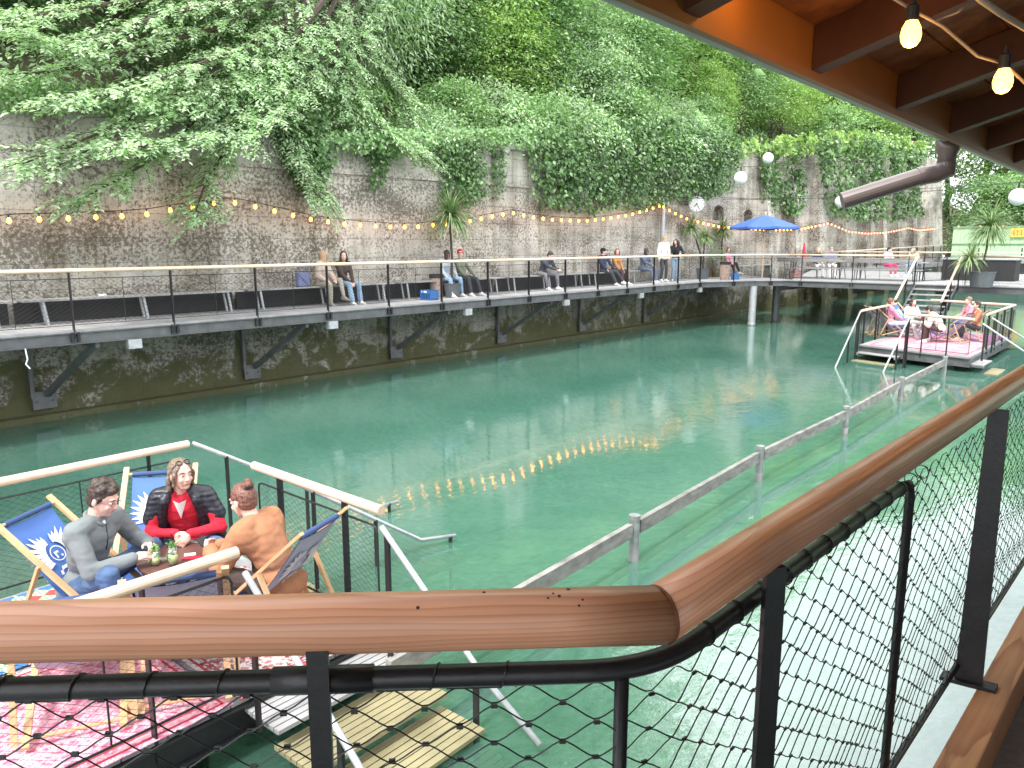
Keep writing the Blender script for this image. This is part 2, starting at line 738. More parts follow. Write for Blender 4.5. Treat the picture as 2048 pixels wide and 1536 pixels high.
struct(grid_sheet('hill', -26, 150, 110, [16.9, 17.3, 18, 19, 20.5, 22, 24, 27, 30, 34, 40, 50, 70], zhill, M['soil']))
# ground that closes the channel beyond the green hoarding
b = MB()
vs, fs = [], []
ks = [(75.0, .6), (78, 1.2), (84, 3.0), (92, 7.5), (104, 12), (130, 15)]
nn = [17, 8, 0, -8, -20, -40, -70]
for s, z in ks:
    for n in nn:
        vs.append(P(s, n, z + .4 * noise.noise(V((s, n, 0)))))
k = len(nn)
for i in range(len(ks) - 1):
    for j in range(k - 1):
        fs.append((i * k + j, i * k + j + 1, (i + 1) * k + j + 1, (i + 1) * k + j))
b.add(vs, fs)
struct(b.build('far_bank_ground', M['soil'], smooth=True))

# ================================================================= the old retaining wall
WL = thing('retaining_wall', 'long mossy grey stone retaining wall behind the walkway, with two arched niches', 'wall', P(0, 16.5), RZ_CH + math.pi / 2 - math.pi)
# local +X of the wall: rotate so that local X = U
WL.rotation_euler = (0, 0, math.atan2(U.y, U.x))


def wl(s, d, z):                       # wall point: along, out of the face towards the channel, up
    return P(s, 16.5 - d, z)


NICHES = [(33.85, .5, 4.42, 5.08), (37.05, .48, 4.45, 4.98)]     # centre s, half width, sill, top of the arch
b = MB()
# face as a fine grid, battered slightly, niche cells left out
SS = []
s = -22.0
while s < 74.6:
    SS.append(s)
    s += .5 if s < 45 else 1.0
SS.append(74.6)
for sc_, hw, z0, z1 in NICHES:
    SS += [sc_ - hw, sc_ + hw]
SS = sorted(set(round(x, 3) for x in SS))
ZZ0 = [-.9, -.1, .12, .13, .5, 1.0, 1.5, 2.0, 2.6, 3.2, 3.8, 4.42, 4.7, 5.1]


def wz(s, j):
    if j < len(ZZ0):
        return ZZ0[j]
    k = j - len(ZZ0) + 1
    return 5.1 + (ztop(s) - 5.1) * k / 3


def wd(s, z):
    d = .22 if z <= .121 else 0.0
    d += .03 * noise.noise(V((s * .8, z * .8, 3))) + .015 * noise.noise(V((s * 3, z * 3, 3)))
    if s > 45:
        d += .02 * (ztop(s) - z) - .1
    return d


nz = len(ZZ0) + 3
vs, fs = [], []
for s in SS:
    for j in range(nz):
        z = wz(s, j)
        vs.append(wl(s, wd(s, z), z))
for i in range(len(SS) - 1):
    for j in range(nz - 1):
        sm = (SS[i] + SS[i + 1]) / 2
        zm = (wz(sm, j) + wz(sm, j + 1)) / 2
        if any(abs(sm - a) < hw and z0 < zm < 5.1 for a, hw, z0, z1 in NICHES):
            continue
        fs.append((i * nz + j, (i + 1) * nz + j, (i + 1) * nz + j + 1, i * nz + j + 1))
b.add(vs, fs)
# top and back, far end
vs, fs = [], []
for s in SS:
    vs += [wl(s, wd(s, ztop(s)), ztop(s)), wl(s, -1.1, ztop(s)), wl(s, -1.1, -.5)]
for i in range(len(SS) - 1):
    fs += [(i * 3, (i + 1) * 3, (i + 1) * 3 + 1, i * 3 + 1), (i * 3 + 1, (i + 1) * 3 + 1, (i + 1) * 3 + 2, i * 3 + 2)]
b.add(vs, fs)
b.add([wl(74.6, .3, -1), wl(74.6, .0, ztop(74)), wl(74.6, -1.1, ztop(74)), wl(74.6, -1.1, -1)], [(0, 1, 2, 3)])
wall = b.build('wall_face', M['wall'], WL)
b = MB()
s_q = -14.0
rgc = random.Random(5)
while s_q < 32:
    L_q = rgc.uniform(.8, 1.4)
    zq = (ztop(s_q) + ztop(s_q + L_q)) / 2
    b.box(wl(s_q + L_q / 2, -.2 + rgc.uniform(-.02, .02), zq + .06), (L_q - .02, .62, .16 + rgc.uniform(0, .03)), (U, N, V((0, 0, 1))))
    s_q += L_q
b.build('coping', M['wall'], WL)
b = MB()
for za_ in (5.1,):
    b.bar(wl(-14, .02, za_ - .1), wl(28, .02, za_ + .1), .10, .07)
b.build('string_course', M['wall'], WL)
# spandrels and recesses of the niches
for sc_, hw, z0, z1 in NICHES:
    b = MB()
    arc = [(sc_ + hw * .98 * math.cos(a), z1 - hw + .0 + hw * math.sin(a)) for a in [math.pi * k / 10 for k in range(11)]]
    arc = [(sc_ - hw + .0, z0)] + [(sc_ - hw * math.cos(math.pi * k / 12), (z1 - hw * .55) + hw * .55 * math.sin(math.pi * k / 12)) for k in range(13)] + [(sc_ + hw, z0)]
    # front spandrel above the arch
    vs, fs = [], []
    for x, z in arc[1:-1]:
        vs += [wl(x, .004, z), wl(x, .004, 5.1)]
    for i in range(len(arc) - 3):
        fs.append((2 * i, 2 * i + 2, 2 * i + 3, 2 * i + 1))
    b.add(vs, fs)
    vs, fs = [], []
    for x, z in arc:
        vs += [wl(x, .004, z), wl(x, -.42, z)]
    for i in range(len(arc) - 1):
        fs.append((2 * i, 2 * i + 1, 2 * i + 3, 2 * i + 2))
    fs.append((0, 2 * len(arc) - 2, 2 * len(arc) - 1, 1))
    b.add(vs, fs)
    b.add([wl(x, -.42, z) for x, z in arc], [tuple(range(len(arc)))])
    b.build('niche', M['wall'], WL)
# battered stone ribs of the far half
RIBS = [(38.9, .5, 7.2), (42.3, .45, 7.5), (46.2, .8, 8.2), (50.6, .5, 7.6), (54.5, .6, 8.0), (58.2, .5, 8.4), (62.0, .6, 8.3), (66.0, .6, 8.8), (72.2, 2.6, 10.0)]
for sr, wr_, zt in RIBS:
    b = MB()
    for (za, zb, d0, d1) in [(-1, zt, 1.05, .12)]:
        seg = 8
        vs = []
        for k in range(seg + 1):
            z = za + (zb - za) * k / seg
            d = d0 + (d1 - d0) * k / seg
            h = wr_ * (1 - .28 * k / seg)
            vs += [wl(sr - h, -.2, z), wl(sr - h, d, z), wl(sr + h, d, z), wl(sr + h, -.2, z)]
        fs = []
        for k in range(seg):
            o = k * 4
            fs += [(o, o + 1, o + 5, o + 4), (o + 1, o + 2, o + 6, o + 5), (o + 2, o + 3, o + 7, o + 6)]
        o = seg * 4
        fs.append((o, o + 1, o + 2, o + 3))
        b.add(vs, fs)
    b.build('buttress', M['wall'], WL)


# ================================================================= nets
def straight_net(b, o, x, y, W, H, cw, ch, r):
    """diamond net: two families of straight wires, clipped to W x H (x,y unit axes)"""
    k = ch / cw
    for sg in (1, -1):
        i0 = int(-H / k / cw) - 1
        i1 = int((W + H / k) / cw) + 1
        for i in range(i0, i1 + 1):
            u0 = i * cw
            # u = u0 + sg * t/k ; v = t
            t0, t1 = 0.0, H
            if sg > 0:
                t0 = max(t0, -u0 * k)
                t1 = min(t1, (W - u0) * k)
            else:
                t0 = max(t0, (u0 - W) * k)
                t1 = min(t1, u0 * k)
            if t1 - t0 < .01:
                continue
            a = o + x * (u0 + sg * t0 / k) + y * t0
            c = o + x * (u0 + sg * t1 / k) + y * t1
            b.tube([a, c], r, 3, False)


def knot_net(b, o, x, y, W, H, cw, ch, r, kr):
    """cable net with ferrules: wires run along x as waves that meet their neighbours at the knots"""
    rows = int(H / ch)
    ns = int(W / cw * 10)
    z = x.cross(y).normalized()
    for j in range(rows + 1):
        pts = []
        for i in range(ns + 1):
            u = W * i / ns
            ph = 2 * math.pi * u / cw + (math.pi if j % 2 else 0)
            cq = math.cos(ph)
            tri = 2 * math.acos(max(-1, min(1, -cq))) / math.pi - 1
            v = (j + .5) * ch + .5 * ch * (.55 * tri + .45 * cq)
            if v > H:
                v = H
            if v < 0:
                v = 0
            sag = .006 * math.sin(5.1 * u + j) 
            pts.append(o + x * u + y * (v + sag * .4) + z * sag)
        b.tube(pts, r, 4, False)
    nk = int(W / cw) + 1
    for j in range(rows):
        for i in range(nk + 1):
            u = (i + (0 if (j % 2 == 0) else .5)) * cw
            if u > W or u < .01:
                continue
            v = (j + 1) * ch
            sag = .006 * math.sin(5.1 * u + j)
            p = o + x * u + y * v + z * sag
            b.tube([p - x * kr * 1.1, p + x * kr * 1.1], kr * .8, 6)


def railing(pts, label, group, posts_every=1.79, top=1.03, hr=.036, off=0.0, net=True, cell=(.085, .05), wood_m='palewood', wr=.0016, first=0.0, base_drop=.14, rail_pts=None, rz=None, post=(.02, .065), plates=True, hexo=None):
    """pts: polyline of the deck edge at deck height. One thing: handrail, posts, net frames, nets."""
    root = thing('railing', label, 'railing', pts[0], 0, group)
    if rail_pts is None:
        rail_pts = [p + V((0, 0, top)) for p in pts]
    hb = MB()
    hb.tube(rail_pts, hr, 12, True)
    hb.build('handrail', M[wood_m], root, smooth=True)
    acc = first
    for a, c in zip(pts, pts[1:]):
        d = (c - a)
        L = d.length
        d.normalize()
        pos = []
        t = acc
        while t <= L + .001:
            pos.append(t)
            t += posts_every
        acc = t - L
        side = d.cross(V((0, 0, 1)))
        for t in pos:
            p = a + d * t
            pb = MB()
            pb.bar(p - V((0, 0, base_drop)), p + V((0, 0, top - hr)), post[0], post[1], side)
            po = pb.build('post', M['black'], root)
            if plates:
                q = MB()
                for k in (-1, 1):
                    q.box(p + d * (k * .05) + V((0, 0, -base_drop + .02)) + side * .04, (.05, .03, .17), (d, side, V((0, 0, 1))))
                    for kk in (-1, 1):
                        q.tube([p + d * (k * .05) + side * .05 + V((0, 0, -base_drop + .02 + kk * .04)), p + d * (k * .05) + side * .068 + V((0, 0, -base_drop + .02 + kk * .04))], .009, 6)
                q.build('clamp', M['black'], po, world=False) if False else None
                inv = q
                o2 = q.build('clamp', M['black'], root)
        # net frame: top and bottom tube, mid struts
        if net:
            z0, z1 = .09, top - .14
            fb = MB()
            fb.tube([a + V((0, 0, z1)), c + V((0, 0, z1))], .008, 6)
            fb.tube([a + V((0, 0, z0)), c + V((0, 0, z0))], .006, 6)
            for t in pos:
                tt = t + posts_every / 2
                if tt < L:
                    p = a + d * tt
                    fb.tube([p + V((0, 0, z0)), p + V((0, 0, z1))], .006, 6)
            fb.build('net_frame', M['black'], root)
            nb = MB()
            straight_net(nb, a + V((0, 0, z0)), d, V((0, 0, 1)), L, z1 - z0, cell[0], cell[1], wr)
            nb.build('net', M['wire'], root)
    return root


# ================================================================= walkway along the wall
WK = thing('walkway', 'narrow steel framed walkway of grey planks bracketed to the old stone wall', 'walkway', P(5, 15.5, DK))


def deck_planks(root, quad, z, name='deck', m='plank', pitch=.14, gap=.008, th=.04, along=None):
    """planks across a quad (a,b,c,d): a->b one edge, d->c the other; planks run from a-b edge to d-c edge"""
    a, bq, c, d = [V(q) for q in quad]
    L = max((bq - a).length, (c - d).length)
    k = max(1, int(L / pitch))
    b = MB()
    for i in range(k):
        t0, t1 = i / k, (i + 1) / k - gap / L
        p0, p1 = a.lerp(bq, t0), a.lerp(bq, t1)
        q0, q1 = d.lerp(c, t0), d.lerp(c, t1)
        dz = .0015 * math.sin(i * 12.9)
        zt = z + dz
        vs = [V((p.x, p.y, zt)) for p in (p0, p1, q1, q0)] + [V((p.x, p.y, z - th)) for p in (p0, p1, q1, q0)]
        b.add(vs, [(0, 1, 2, 3), (7, 6, 5, 4), (0, 4, 5, 1), (1, 5, 6, 2), (2, 6, 7, 3), (3, 7, 4, 0)])
    return b.build(name, M[m], root)


def ibeam(b, p0, p1, h=.20, w=.09, side=None):
    p0, p1 = V(p0), V(p1)
    d = (p1 - p0).normalized()
    sd = d.cross(V((0, 0, 1))).normalized()
    up = V((0, 0, 1))
    L = (p1 - p0).length
    mid = (p0 + p1) / 2
    b.box(mid + up * (-.006), (L, w, .012), (d, sd, up))
    b.box(mid - up * (h - .006), (L, w, .012), (d, sd, up))
    b.box(mid - up * (h / 2), (L - .01, .01, h - .026), (d, sd, up))


E0, E1, E2, E3 = P(-14, 14.62, DK), P(28.9, 14.62, DK), P(31.3, 13.45, DK), P(32.3, 12.5, DK)
EDGE = [E0, E1, E2, E3]
BR1 = P(32.4, -6.0, DK)
deck_planks(WK, (P(-14, 14.6), P(28.9, 14.6), P(28.9, 16.42), P(-14, 16.42)), DK, pitch=.145)
b = MB()
for a, c in [(E0, E1), (E1, E2), (E2, E3)]:
    d = (c - a).normalized()
    dn = V((0, 0, -.045))
    ibeam(b, a + dn, c + dn)
ibeam(b, P(-14, 16.3, DK - .045), P(29, 16.3, DK - .045))
b.build('edge_beam', M['steel'], WK)
# pale edge strip
b = MB()
for a, c in [(E0, E1), (E1, E2), (E2, E3)]:
    b.bar(a + V((0, 0, -.012)), c + V((0, 0, -.012)), .03, .03)
b.build('edge_strip', M['galv'], WK)
# brackets
for i in range(-3, 6):
    s = 5.4 + 4.45 * i
    b = MB()
    top = P(s + .35, 14.75, DK - .26)
    foot = P(s, 16.38, .50)
    b.bar(foot, top, .10, .10, U)
    b.bar(P(s - .25, 16.40, .45), P(s - .25, 16.40, DK - .25), .09, .07, U)
    b.bar(P(s + .35, 14.7, DK - .30), P(s + .35, 16.4, DK - .30), .08, .10)
    b.box(P(s - .05, 16.40, .40), (.05, .42, .34), (N, U, V((0, 0, 1))))
    for e in (-1, 1):
        b.tube([P(s - .05 + e * .14, 16.36, .38), P(s - .05 + e * .14, 16.33, .38)], .018, 6)
    b.build('bracket', M['steel'], WK)
    b = MB()
    b.box(P(s + .95, 14.60, DK - .33), (.12, .24, .17), (N, U, V((0, 0, 1))))
    b.build('mooring_block', M['galv'], WK)
for i, (s0, s1) in enumerate([(-14, 28.9)]):
    railing([E0, E1, E2, E3], 'long pale wooden handrail with black net along the wall walkway', 'railings of the upper deck', first=(5.35 + 14) % 1.79, wr=.0022, cell=(.12, .07), off=0)

# ================================================================= bridge deck across the channel
BD = thing('bridge_deck', 'broad grey plank deck on steel beams and columns crossing the channel', 'deck', P(33, 8, DK))
SF = 32.4
deck_planks(BD, (P(SF, 12.4), P(SF, -6), P(46, -6), P(46, 16.4)), DK - .0, pitch=.16)
b = MB()
poly = [P(28.9, 16.42), P(28.9, 14.62), P(31.3, 13.45), P(32.3, 12.5), P(SF + .02, 12.3), P(36, 16.42)]
b.prism([p[:2] for p in reversed(poly)], DK - .05, DK + .004)
b.build('landing', M['plank'], BD)
b = MB()
ibeam(b, E3 + V((0, 0, -.045)), BR1 + V((0, 0, -.045)), .22)
ibeam(b, P(45.8, 16.4, DK - .045), P(45.8, -6, DK - .045), .22)
for n in range(-5, 16, 3):
    ibeam(b, P(32.6, n, DK - .28), P(45.7, n, DK - .28), .2)
b.build('beam', M['steel'], BD)
b = MB()
b.bar(E3 + V((0, 0, -.012)), BR1 + V((0, 0, -.012)), .03, .03)
b.build('edge_strip', M['galv'], BD)
for (s, n, dark) in [(31.2, 13.5, 0), (33.4, 13.4, 1), (34, 3.2, 1), (34, -1.5, 1), (44, 9, 1), (44, 0, 1)]:
    b = MB()
    b.lathe([(.15, -2.6), (.15, .02), (.17, .03), (.17, .10), (.15, .11), (.15, DK - .25)], P(s, n, 0), 16)
    b.build('column', M['galv'] if not dark else M['steel'], BD, smooth=False)
STS = (27.5, 32.4)
# front railing: from the bend to the stair, then beyond the stair
ST_L, ST_R = at(1842, 570, DK), at(1925, 572, DK)
nl = atS(1829, 572, SF).dot(N)
nr = atS(1917, 572, SF).dot(N)
railing([P(32.3, 12.46, DK), P(SF, nl + .05, DK)], 'pale handrail with net on the bridge deck, between the bend and the stair', 'railings of the upper deck', first=.5, posts_every=2.0, wr=.0022, cell=(.12, .07))
railing([P(SF, nr - .1, DK), P(SF, nr - 6.0, DK)], 'pale handrail with net on the bridge deck beside the potted palm', 'railings of the upper deck', first=.1, posts_every=2.0, wr=.0022, cell=(.12, .07))
railing([P(46, 15.9, DK), P(46, 1.0, DK)], 'low pale handrail along the far edge of the bridge deck', 'railings of the upper deck', posts_every=2.0, wr=.003, cell=(.2, .12))
railing([P(46.2, 15.0, DK), P(72, 15.0, DK + .35)], 'farther pale handrail running on along the ribbed wall', 'railings of the upper deck', posts_every=2.4, wr=.004, cell=(.3, .2), plates=False)
b = MB()
b.prism([p[:2] for p in (P(46, 16.4), P(46, 14.9), P(72, 14.9), P(72, 16.4))][::-1], DK - .3, DK)
tag(b.build('walkway', M['plank'], None), 'far stretch of plank walkway under the ribbed wall, beyond the bridge deck', 'walkway')
# ================================================================= foliage
def leafmat(name, c1, c2, c3, trans=.35, rough=.5):
    m, t, b, o = newmat(name)
    g = nd(t, 'NewGeometry')
    r = ramp(t, [(0, c1), (.5, c2), (1, c3)], g.outputs['Random Per Island'])
    vec = coords(t)
    f = ntex(t, vec, .9, 3)
    r2 = ramp(t, [(.3, .70), (.7, 1.28)], f)
    c = mixc(t, 1.0, r.outputs['Color'], r2.outputs['Color'], 'MULTIPLY')
    t.links.new(c, b.inputs['Base Color'])
    b.inputs['Roughness'].default_value = rough
    b.inputs['Specular IOR Level'].default_value = .6
    tl = nd(t, 'BsdfTranslucent')
    c4 = mixc(t, 1.0, c, (1.0, 1.25, .55), 'MULTIPLY')
    t.links.new(c4, tl.inputs['Color'])
    mxs = nd(t, 'MixShader')
    mxs.inputs[0].default_value = trans
    t.links.new(b.outputs[0], mxs.inputs[1])
    t.links.new(tl.outputs[0], mxs.inputs[2])
    t.links.new(mxs.outputs[0], o.inputs['Surface'])
    return m


M['leaf_pale'] = leafmat('pale_leaves', (.27, .41, .22), (.41, .56, .35), (.62, .74, .54))
M['leaf_mid'] = leafmat('mid_green_leaves', (.14, .26, .095), (.26, .42, .19), (.47, .63, .37))
M['leaf_yellow'] = leafmat('yellow_green_leaves', (.20, .35, .08), (.33, .49, .15), (.48, .62, .26))
M['leaf_dark'] = leafmat('dark_ivy_leaves', (.05, .12, .036), (.10, .21, .065), (.26, .40, .17), trans=.2, rough=.35)
M['leaf_palm'] = leafmat('palm_leaves', (.12, .20, .08), (.20, .30, .13), (.34, .42, .22), trans=.2, rough=.4)
M['bark'] = mat('tree_bark', (.075, .060, .045), .95, .4, 6, .6, 14, stretch=(1, 1, .3))

RNG = np.random.default_rng(11)


def leaf_mesh(name, pos, dirs, nrm, size, m, width=.42, fold=.12):
    """pos (k,3), dirs unit (k,3) leaf axis, nrm unit (k,3), size (k,) -> folded kite leaves"""
    k = len(pos)
    side = np.cross(dirs, nrm)
    side /= np.linalg.norm(side, axis=1)[:, None] + 1e-9
    n2 = np.cross(side, dirs)
    sz = size[:, None]
    v = np.empty((k, 4, 3), np.float32)
    v[:, 0] = pos
    v[:, 1] = pos + dirs * sz * .45 + side * sz * width * .5 + n2 * sz * fold
    v[:, 2] = pos + dirs * sz
    v[:, 3] = pos + dirs * sz * .45 - side * sz * width * .5 + n2 * sz * fold
    me = bpy.data.meshes.new(name)
    me.vertices.add(k * 4)
    me.vertices.foreach_set('co', v.reshape(-1))
    me.loops.add(k * 6)
    idx = np.arange(k)[:, None] * 4 + np.array([0, 1, 2, 0, 2, 3])[None, :]
    me.loops.foreach_set('vertex_index', idx.reshape(-1).astype(np.int32))
    me.polygons.add(k * 2)
    me.polygons.foreach_set('loop_start', np.arange(0, k * 6, 3, dtype=np.int32))
    me.polygons.foreach_set('loop_total', np.full(k * 2, 3, np.int32))
    me.materials.append(m)
    me.update(calc_edges=True)
    me.validate()
    return me


def rnd_unit(k, zbias=0.0, zs=1.0):
    v = RNG.normal(size=(k, 3))
    v[:, 2] = v[:, 2] * zs + zbias
    v /= np.linalg.norm(v, axis=1)[:, None] + 1e-9
    return v


def obj_from(me, name, parent=None):
    o = bpy.data.objects.new(name, me)
    COL.objects.link(o)
    o.parent = parent
    return o


def crown_data(rx, ry, rz, zc, clusters, per, leaf, layered=.5, droop=.3, seed=1, cl_r=.55):
    """leaf positions for a crown: flat drooping sprays spread through an uneven ellipsoid"""
    rg = np.random.default_rng(seed)
    P_, D_, N_, S_ = [], [], [], []
    for i in range(clusters):
        u = rg.normal(size=3)
        u /= np.linalg.norm(u)
        rr = rg.uniform(.35, 1.0) ** .45
        # bumps in the outline
        lump = 1 + .25 * math.sin(3 * math.atan2(u[1], u[0]) + seed) * (1 - abs(u[2])) + .18 * math.sin(5 * u[2] + seed * 2)
        c = np.array([u[0] * rx, u[1] * ry, u[2] * rz]) * rr * lump
        c[2] += zc
        out = np.array([u[0], u[1], 0.0])
        out /= np.linalg.norm(out) + 1e-6
        rcl = cl_r * rg.uniform(.6, 1.3)
        q = rg.normal(size=(per, 3)) * np.array([rcl, rcl, rcl * (1 - layered) * .7])
        d2 = (q[:, 0] ** 2 + q[:, 1] ** 2)
        q[:, 2] -= droop * d2 / rcl * .5
        # tilt the spray outward and down
        along = q[:, 0] * out[0] + q[:, 1] * out[1]
        q[:, 2] -= along * droop
        P_.append(q + c)
        dv = q * 1.0
        dv[:, 2] = -abs(dv[:, 2]) * .3 - rcl * droop * .8
        dv += rg.normal(size=dv.shape) * rcl * .5
        dv /= np.linalg.norm(dv, axis=1)[:, None] + 1e-9
        D_.append(dv)
        nv = rg.normal(size=dv.shape) * .45
        nv[:, 2] += 1.0
        nv[:, 0] += out[0] * .4
        nv[:, 1] += out[1] * .4
        nv /= np.linalg.norm(nv, axis=1)[:, None]
        N_.append(nv)
        S_.append(leaf * rg.uniform(.7, 1.3, size=per))
    return np.concatenate(P_), np.concatenate(D_), np.concatenate(N_), np.concatenate(S_)


def limb_mesh(root, tip, r0, r1, seg=6, wob=.12, n=7, seed=0, b=None):
    rg = random.Random(seed)
    root, tip = V(root), V(tip)
    L = (tip - root).length
    pts, rs = [], []
    for k in range(seg + 1):
        t = k / seg
        p = root.lerp(tip, t)
        if 0 < k < seg:
            p += V((rg.uniform(-1, 1), rg.uniform(-1, 1), rg.uniform(-.5, .8))) * wob * L / seg * 2
        pts.append(p)
        rs.append(r0 + (r1 - r0) * t ** .8)
    b.tube(pts, rs, n)
    return pts


def make_tree_proto(kind, rx, ry, rz, zc, clusters, per, leaf, m, seed, layered=.5, droop=.3, label='', cat='tree', h0=.0, thick=.16, cl_r=.55, wd_=.42):
    root = thing(kind, label, cat)
    p, d, n, s_ = crown_data(rx, ry, rz, zc, clusters, per, leaf, layered, droop, seed, cl_r)
    me = leaf_mesh(kind + '_crown', p, d, n, s_, m, wd_)
    obj_from(me, 'crown', root)
    b = MB()
    rg = random.Random(seed)
    top = V((rg.uniform(-.4, .4), rg.uniform(-.4, .4), zc + rz * .5))
    tp = limb_mesh((0, 0, -.6), top, thick, thick * .3, 8, .06, 8, seed, b)
    b.build('trunk', M['bark'], root, world=False, smooth=True)
    b = MB()
    for i in range(9):
        a = rg.uniform(0, 6.28)
        st = tp[rg.randint(2, 6)]
        e = V((math.cos(a) * rx * rg.uniform(.5, .9), math.sin(a) * ry * rg.uniform(.5, .9), zc + rz * rg.uniform(-.4, .6)))
        limb_mesh(st, e, thick * .38, thick * .08, 5, .12, 5, seed * 50 + i, b)
    b.build('limbs', M['bark'], root, world=False)
    return root


protos = {
    'mid': make_tree_proto('broadleaf_tree', 2.5, 2.5, 2.5, 4.2, 170, 84, .19, M['leaf_mid'], 3, .72, .35, cl_r=.62),
    'pale': make_tree_proto('broadleaf_tree', 2.4, 2.4, 2.2, 3.8, 150, 90, .18, M['leaf_pale'], 5, .78, .45, cl_r=.62),
    'yellow': make_tree_proto('broadleaf_tree', 2.3, 2.3, 2.6, 4.0, 150, 84, .18, M['leaf_yellow'], 8, .7, .35, cl_r=.6),
    'dark': make_tree_proto('bushy_tree', 2.3, 2.3, 2.1, 2.6, 240, 60, .16, M['leaf_dark'], 13, .5, .3, cl_r=.5),
    'shrub': make_tree_proto('shrub', 1.5, 1.5, 1.1, 1.0, 110, 60, .13, M['leaf_mid'], 21, .55, .4, thick=.05, cl_r=.35, cat='shrub'),
    'pshrub': make_tree_proto('shrub', 1.5, 1.4, 1.1, 1.0, 110, 60, .13, M['leaf_pale'], 23, .6, .5, thick=.05, cl_r=.35, cat='shrub'),
    'weep': make_tree_proto('weeping_tree', 2.4, 2.2, 3.0, 4.4, 260, 64, .17, M['leaf_pale'], 31, .1, 1.1, cl_r=.42, wd_=.26),
}
used = set()
KN = {'mid': ('mid green broadleaf tree', 'tree'), 'pale': ('pale grey-green broadleaf tree', 'tree'), 'yellow': ('yellow-green broadleaf tree', 'tree'),
      'dark': ('dark bushy tree', 'tree'), 'shrub': ('green shrub', 'shrub'), 'pshrub': ('pale green shrub', 'shrub'), 'weep': ('pale tree with narrow hanging leaves', 'tree')}


def plant(kind, s, n, sc_=1.0, label='', rz=None, z=None, stretch=1.0):
    zz = (zhill(s, n) if z is None else z) - .15
    loc = P(s, n, zz)
    rz = random.uniform(0, 6.28) if rz is None else rz
    pr = protos[kind]
    scl = (sc_, sc_, sc_ * stretch)
    if kind not in used:
        used.add(kind)
        pr.location = loc
        pr.rotation_euler = (0, 0, rz)
        pr.scale = scl
        o = pr
    else:
        o = dup(pr, loc, rz, None, scl)
    o['label'] = label
    o['category'] = KN[kind][1]
    o['group'] = 'trees and shrubs on the slope above the old wall'
    return o


# (kind, s, n, scale, label)
PL = [
    ('dark', 6.5, 20.5, 1.0, 'dark bushy tree at the upper left corner behind the drooping branches'),
    ('mid', 2.5, 22.5, 1.25, 'tall mid green tree on the slope at the far upper left'),
    ('mid', 9.5, 23.5, 1.3, 'mid green tree behind the big drooping tree, above its trunk'),
    ('dark', 11.5, 19.6, .85, 'dark bushy tree hidden under the drooping branches on the wall top'),
    ('weep', 16.0, 20.2, 1.05, 'pale tree with hanging leaves right of the big drooping tree'),
    ('yellow', 14.0, 25.0, 1.35, 'yellow-green tree high on the slope behind the weeping tree'),
    ('mid', 19.0, 23.5, 1.2, 'mid green tree high on the slope behind the leaning bare trunk'),
    ('shrub', 18.3, 18.2, 1.0, 'round green shrub on the wall top above the first potted palm'),
    ('pshrub', 20.6, 18.4, 1.1, 'pale shrub on the wall top left of the wide ivy curtain'),
    ('yellow', 22.4, 19.8, .80, 'light yellow-green tree in the middle above the wide ivy curtain'),
    ('mid', 24.5, 20.5, .95, 'mid green tree standing over the middle of the ivy curtain'),
    ('pale', 26.5, 18.8, .75, 'pale layered tree leaning over the wide ivy curtain'),
    ('dark', 27.0, 22.0, 1.05, 'dark tree behind the pale layered tree'),
    ('mid', 29.5, 19.2, .85, 'spreading green tree whose boughs reach over the wall clock'),
    ('pshrub', 31.3, 18.0, 1.2, 'pale shrub hanging over the wall top above the clock'),
    ('pale', 30.5, 24.0, 1.25, 'pale tree just under the eaves, high on the slope'),
    ('mid', 25.0, 27.5, 1.5, 'large green tree high behind the middle of the slope'),
    ('yellow', 35.0, 26.0, 1.35, 'yellow-green tree behind the gap of bright sky'),
    ('shrub', 34.5, 18.3, 1.1, 'low green shrub on the wall top above the arched niches'),
    ('yellow', 38.5, 20.5, .95, 'yellow-green tree over the first battered rib'),
    ('mid', 43.5, 23.0, 1.15, 'mid green tree over the second battered rib'),
    ('yellow', 48.0, 19.5, .85, 'bright yellow-green tree on top of the broad stone rib'),
    ('pale', 52.5, 24.0, 1.5, 'pale tree on the slope beyond the broad stone rib'),
    ('yellow', 57.0, 19.4, .95, 'bright tree on the wall top near the bent drainpipe'),
    ('mid', 62.5, 22.5, 1.5, 'mid green tree on the slope behind the bent drainpipe'),
    ('yellow', 66.5, 19.3, .9, 'yellow-green tree on the wall top near its far end'),
    ('mid', 72.0, 25.0, 1.8, 'tall tree behind the far end of the old wall'),
]
for k, s, n, sc_, lb in PL:
    plant(k, s, n, sc_, lb)
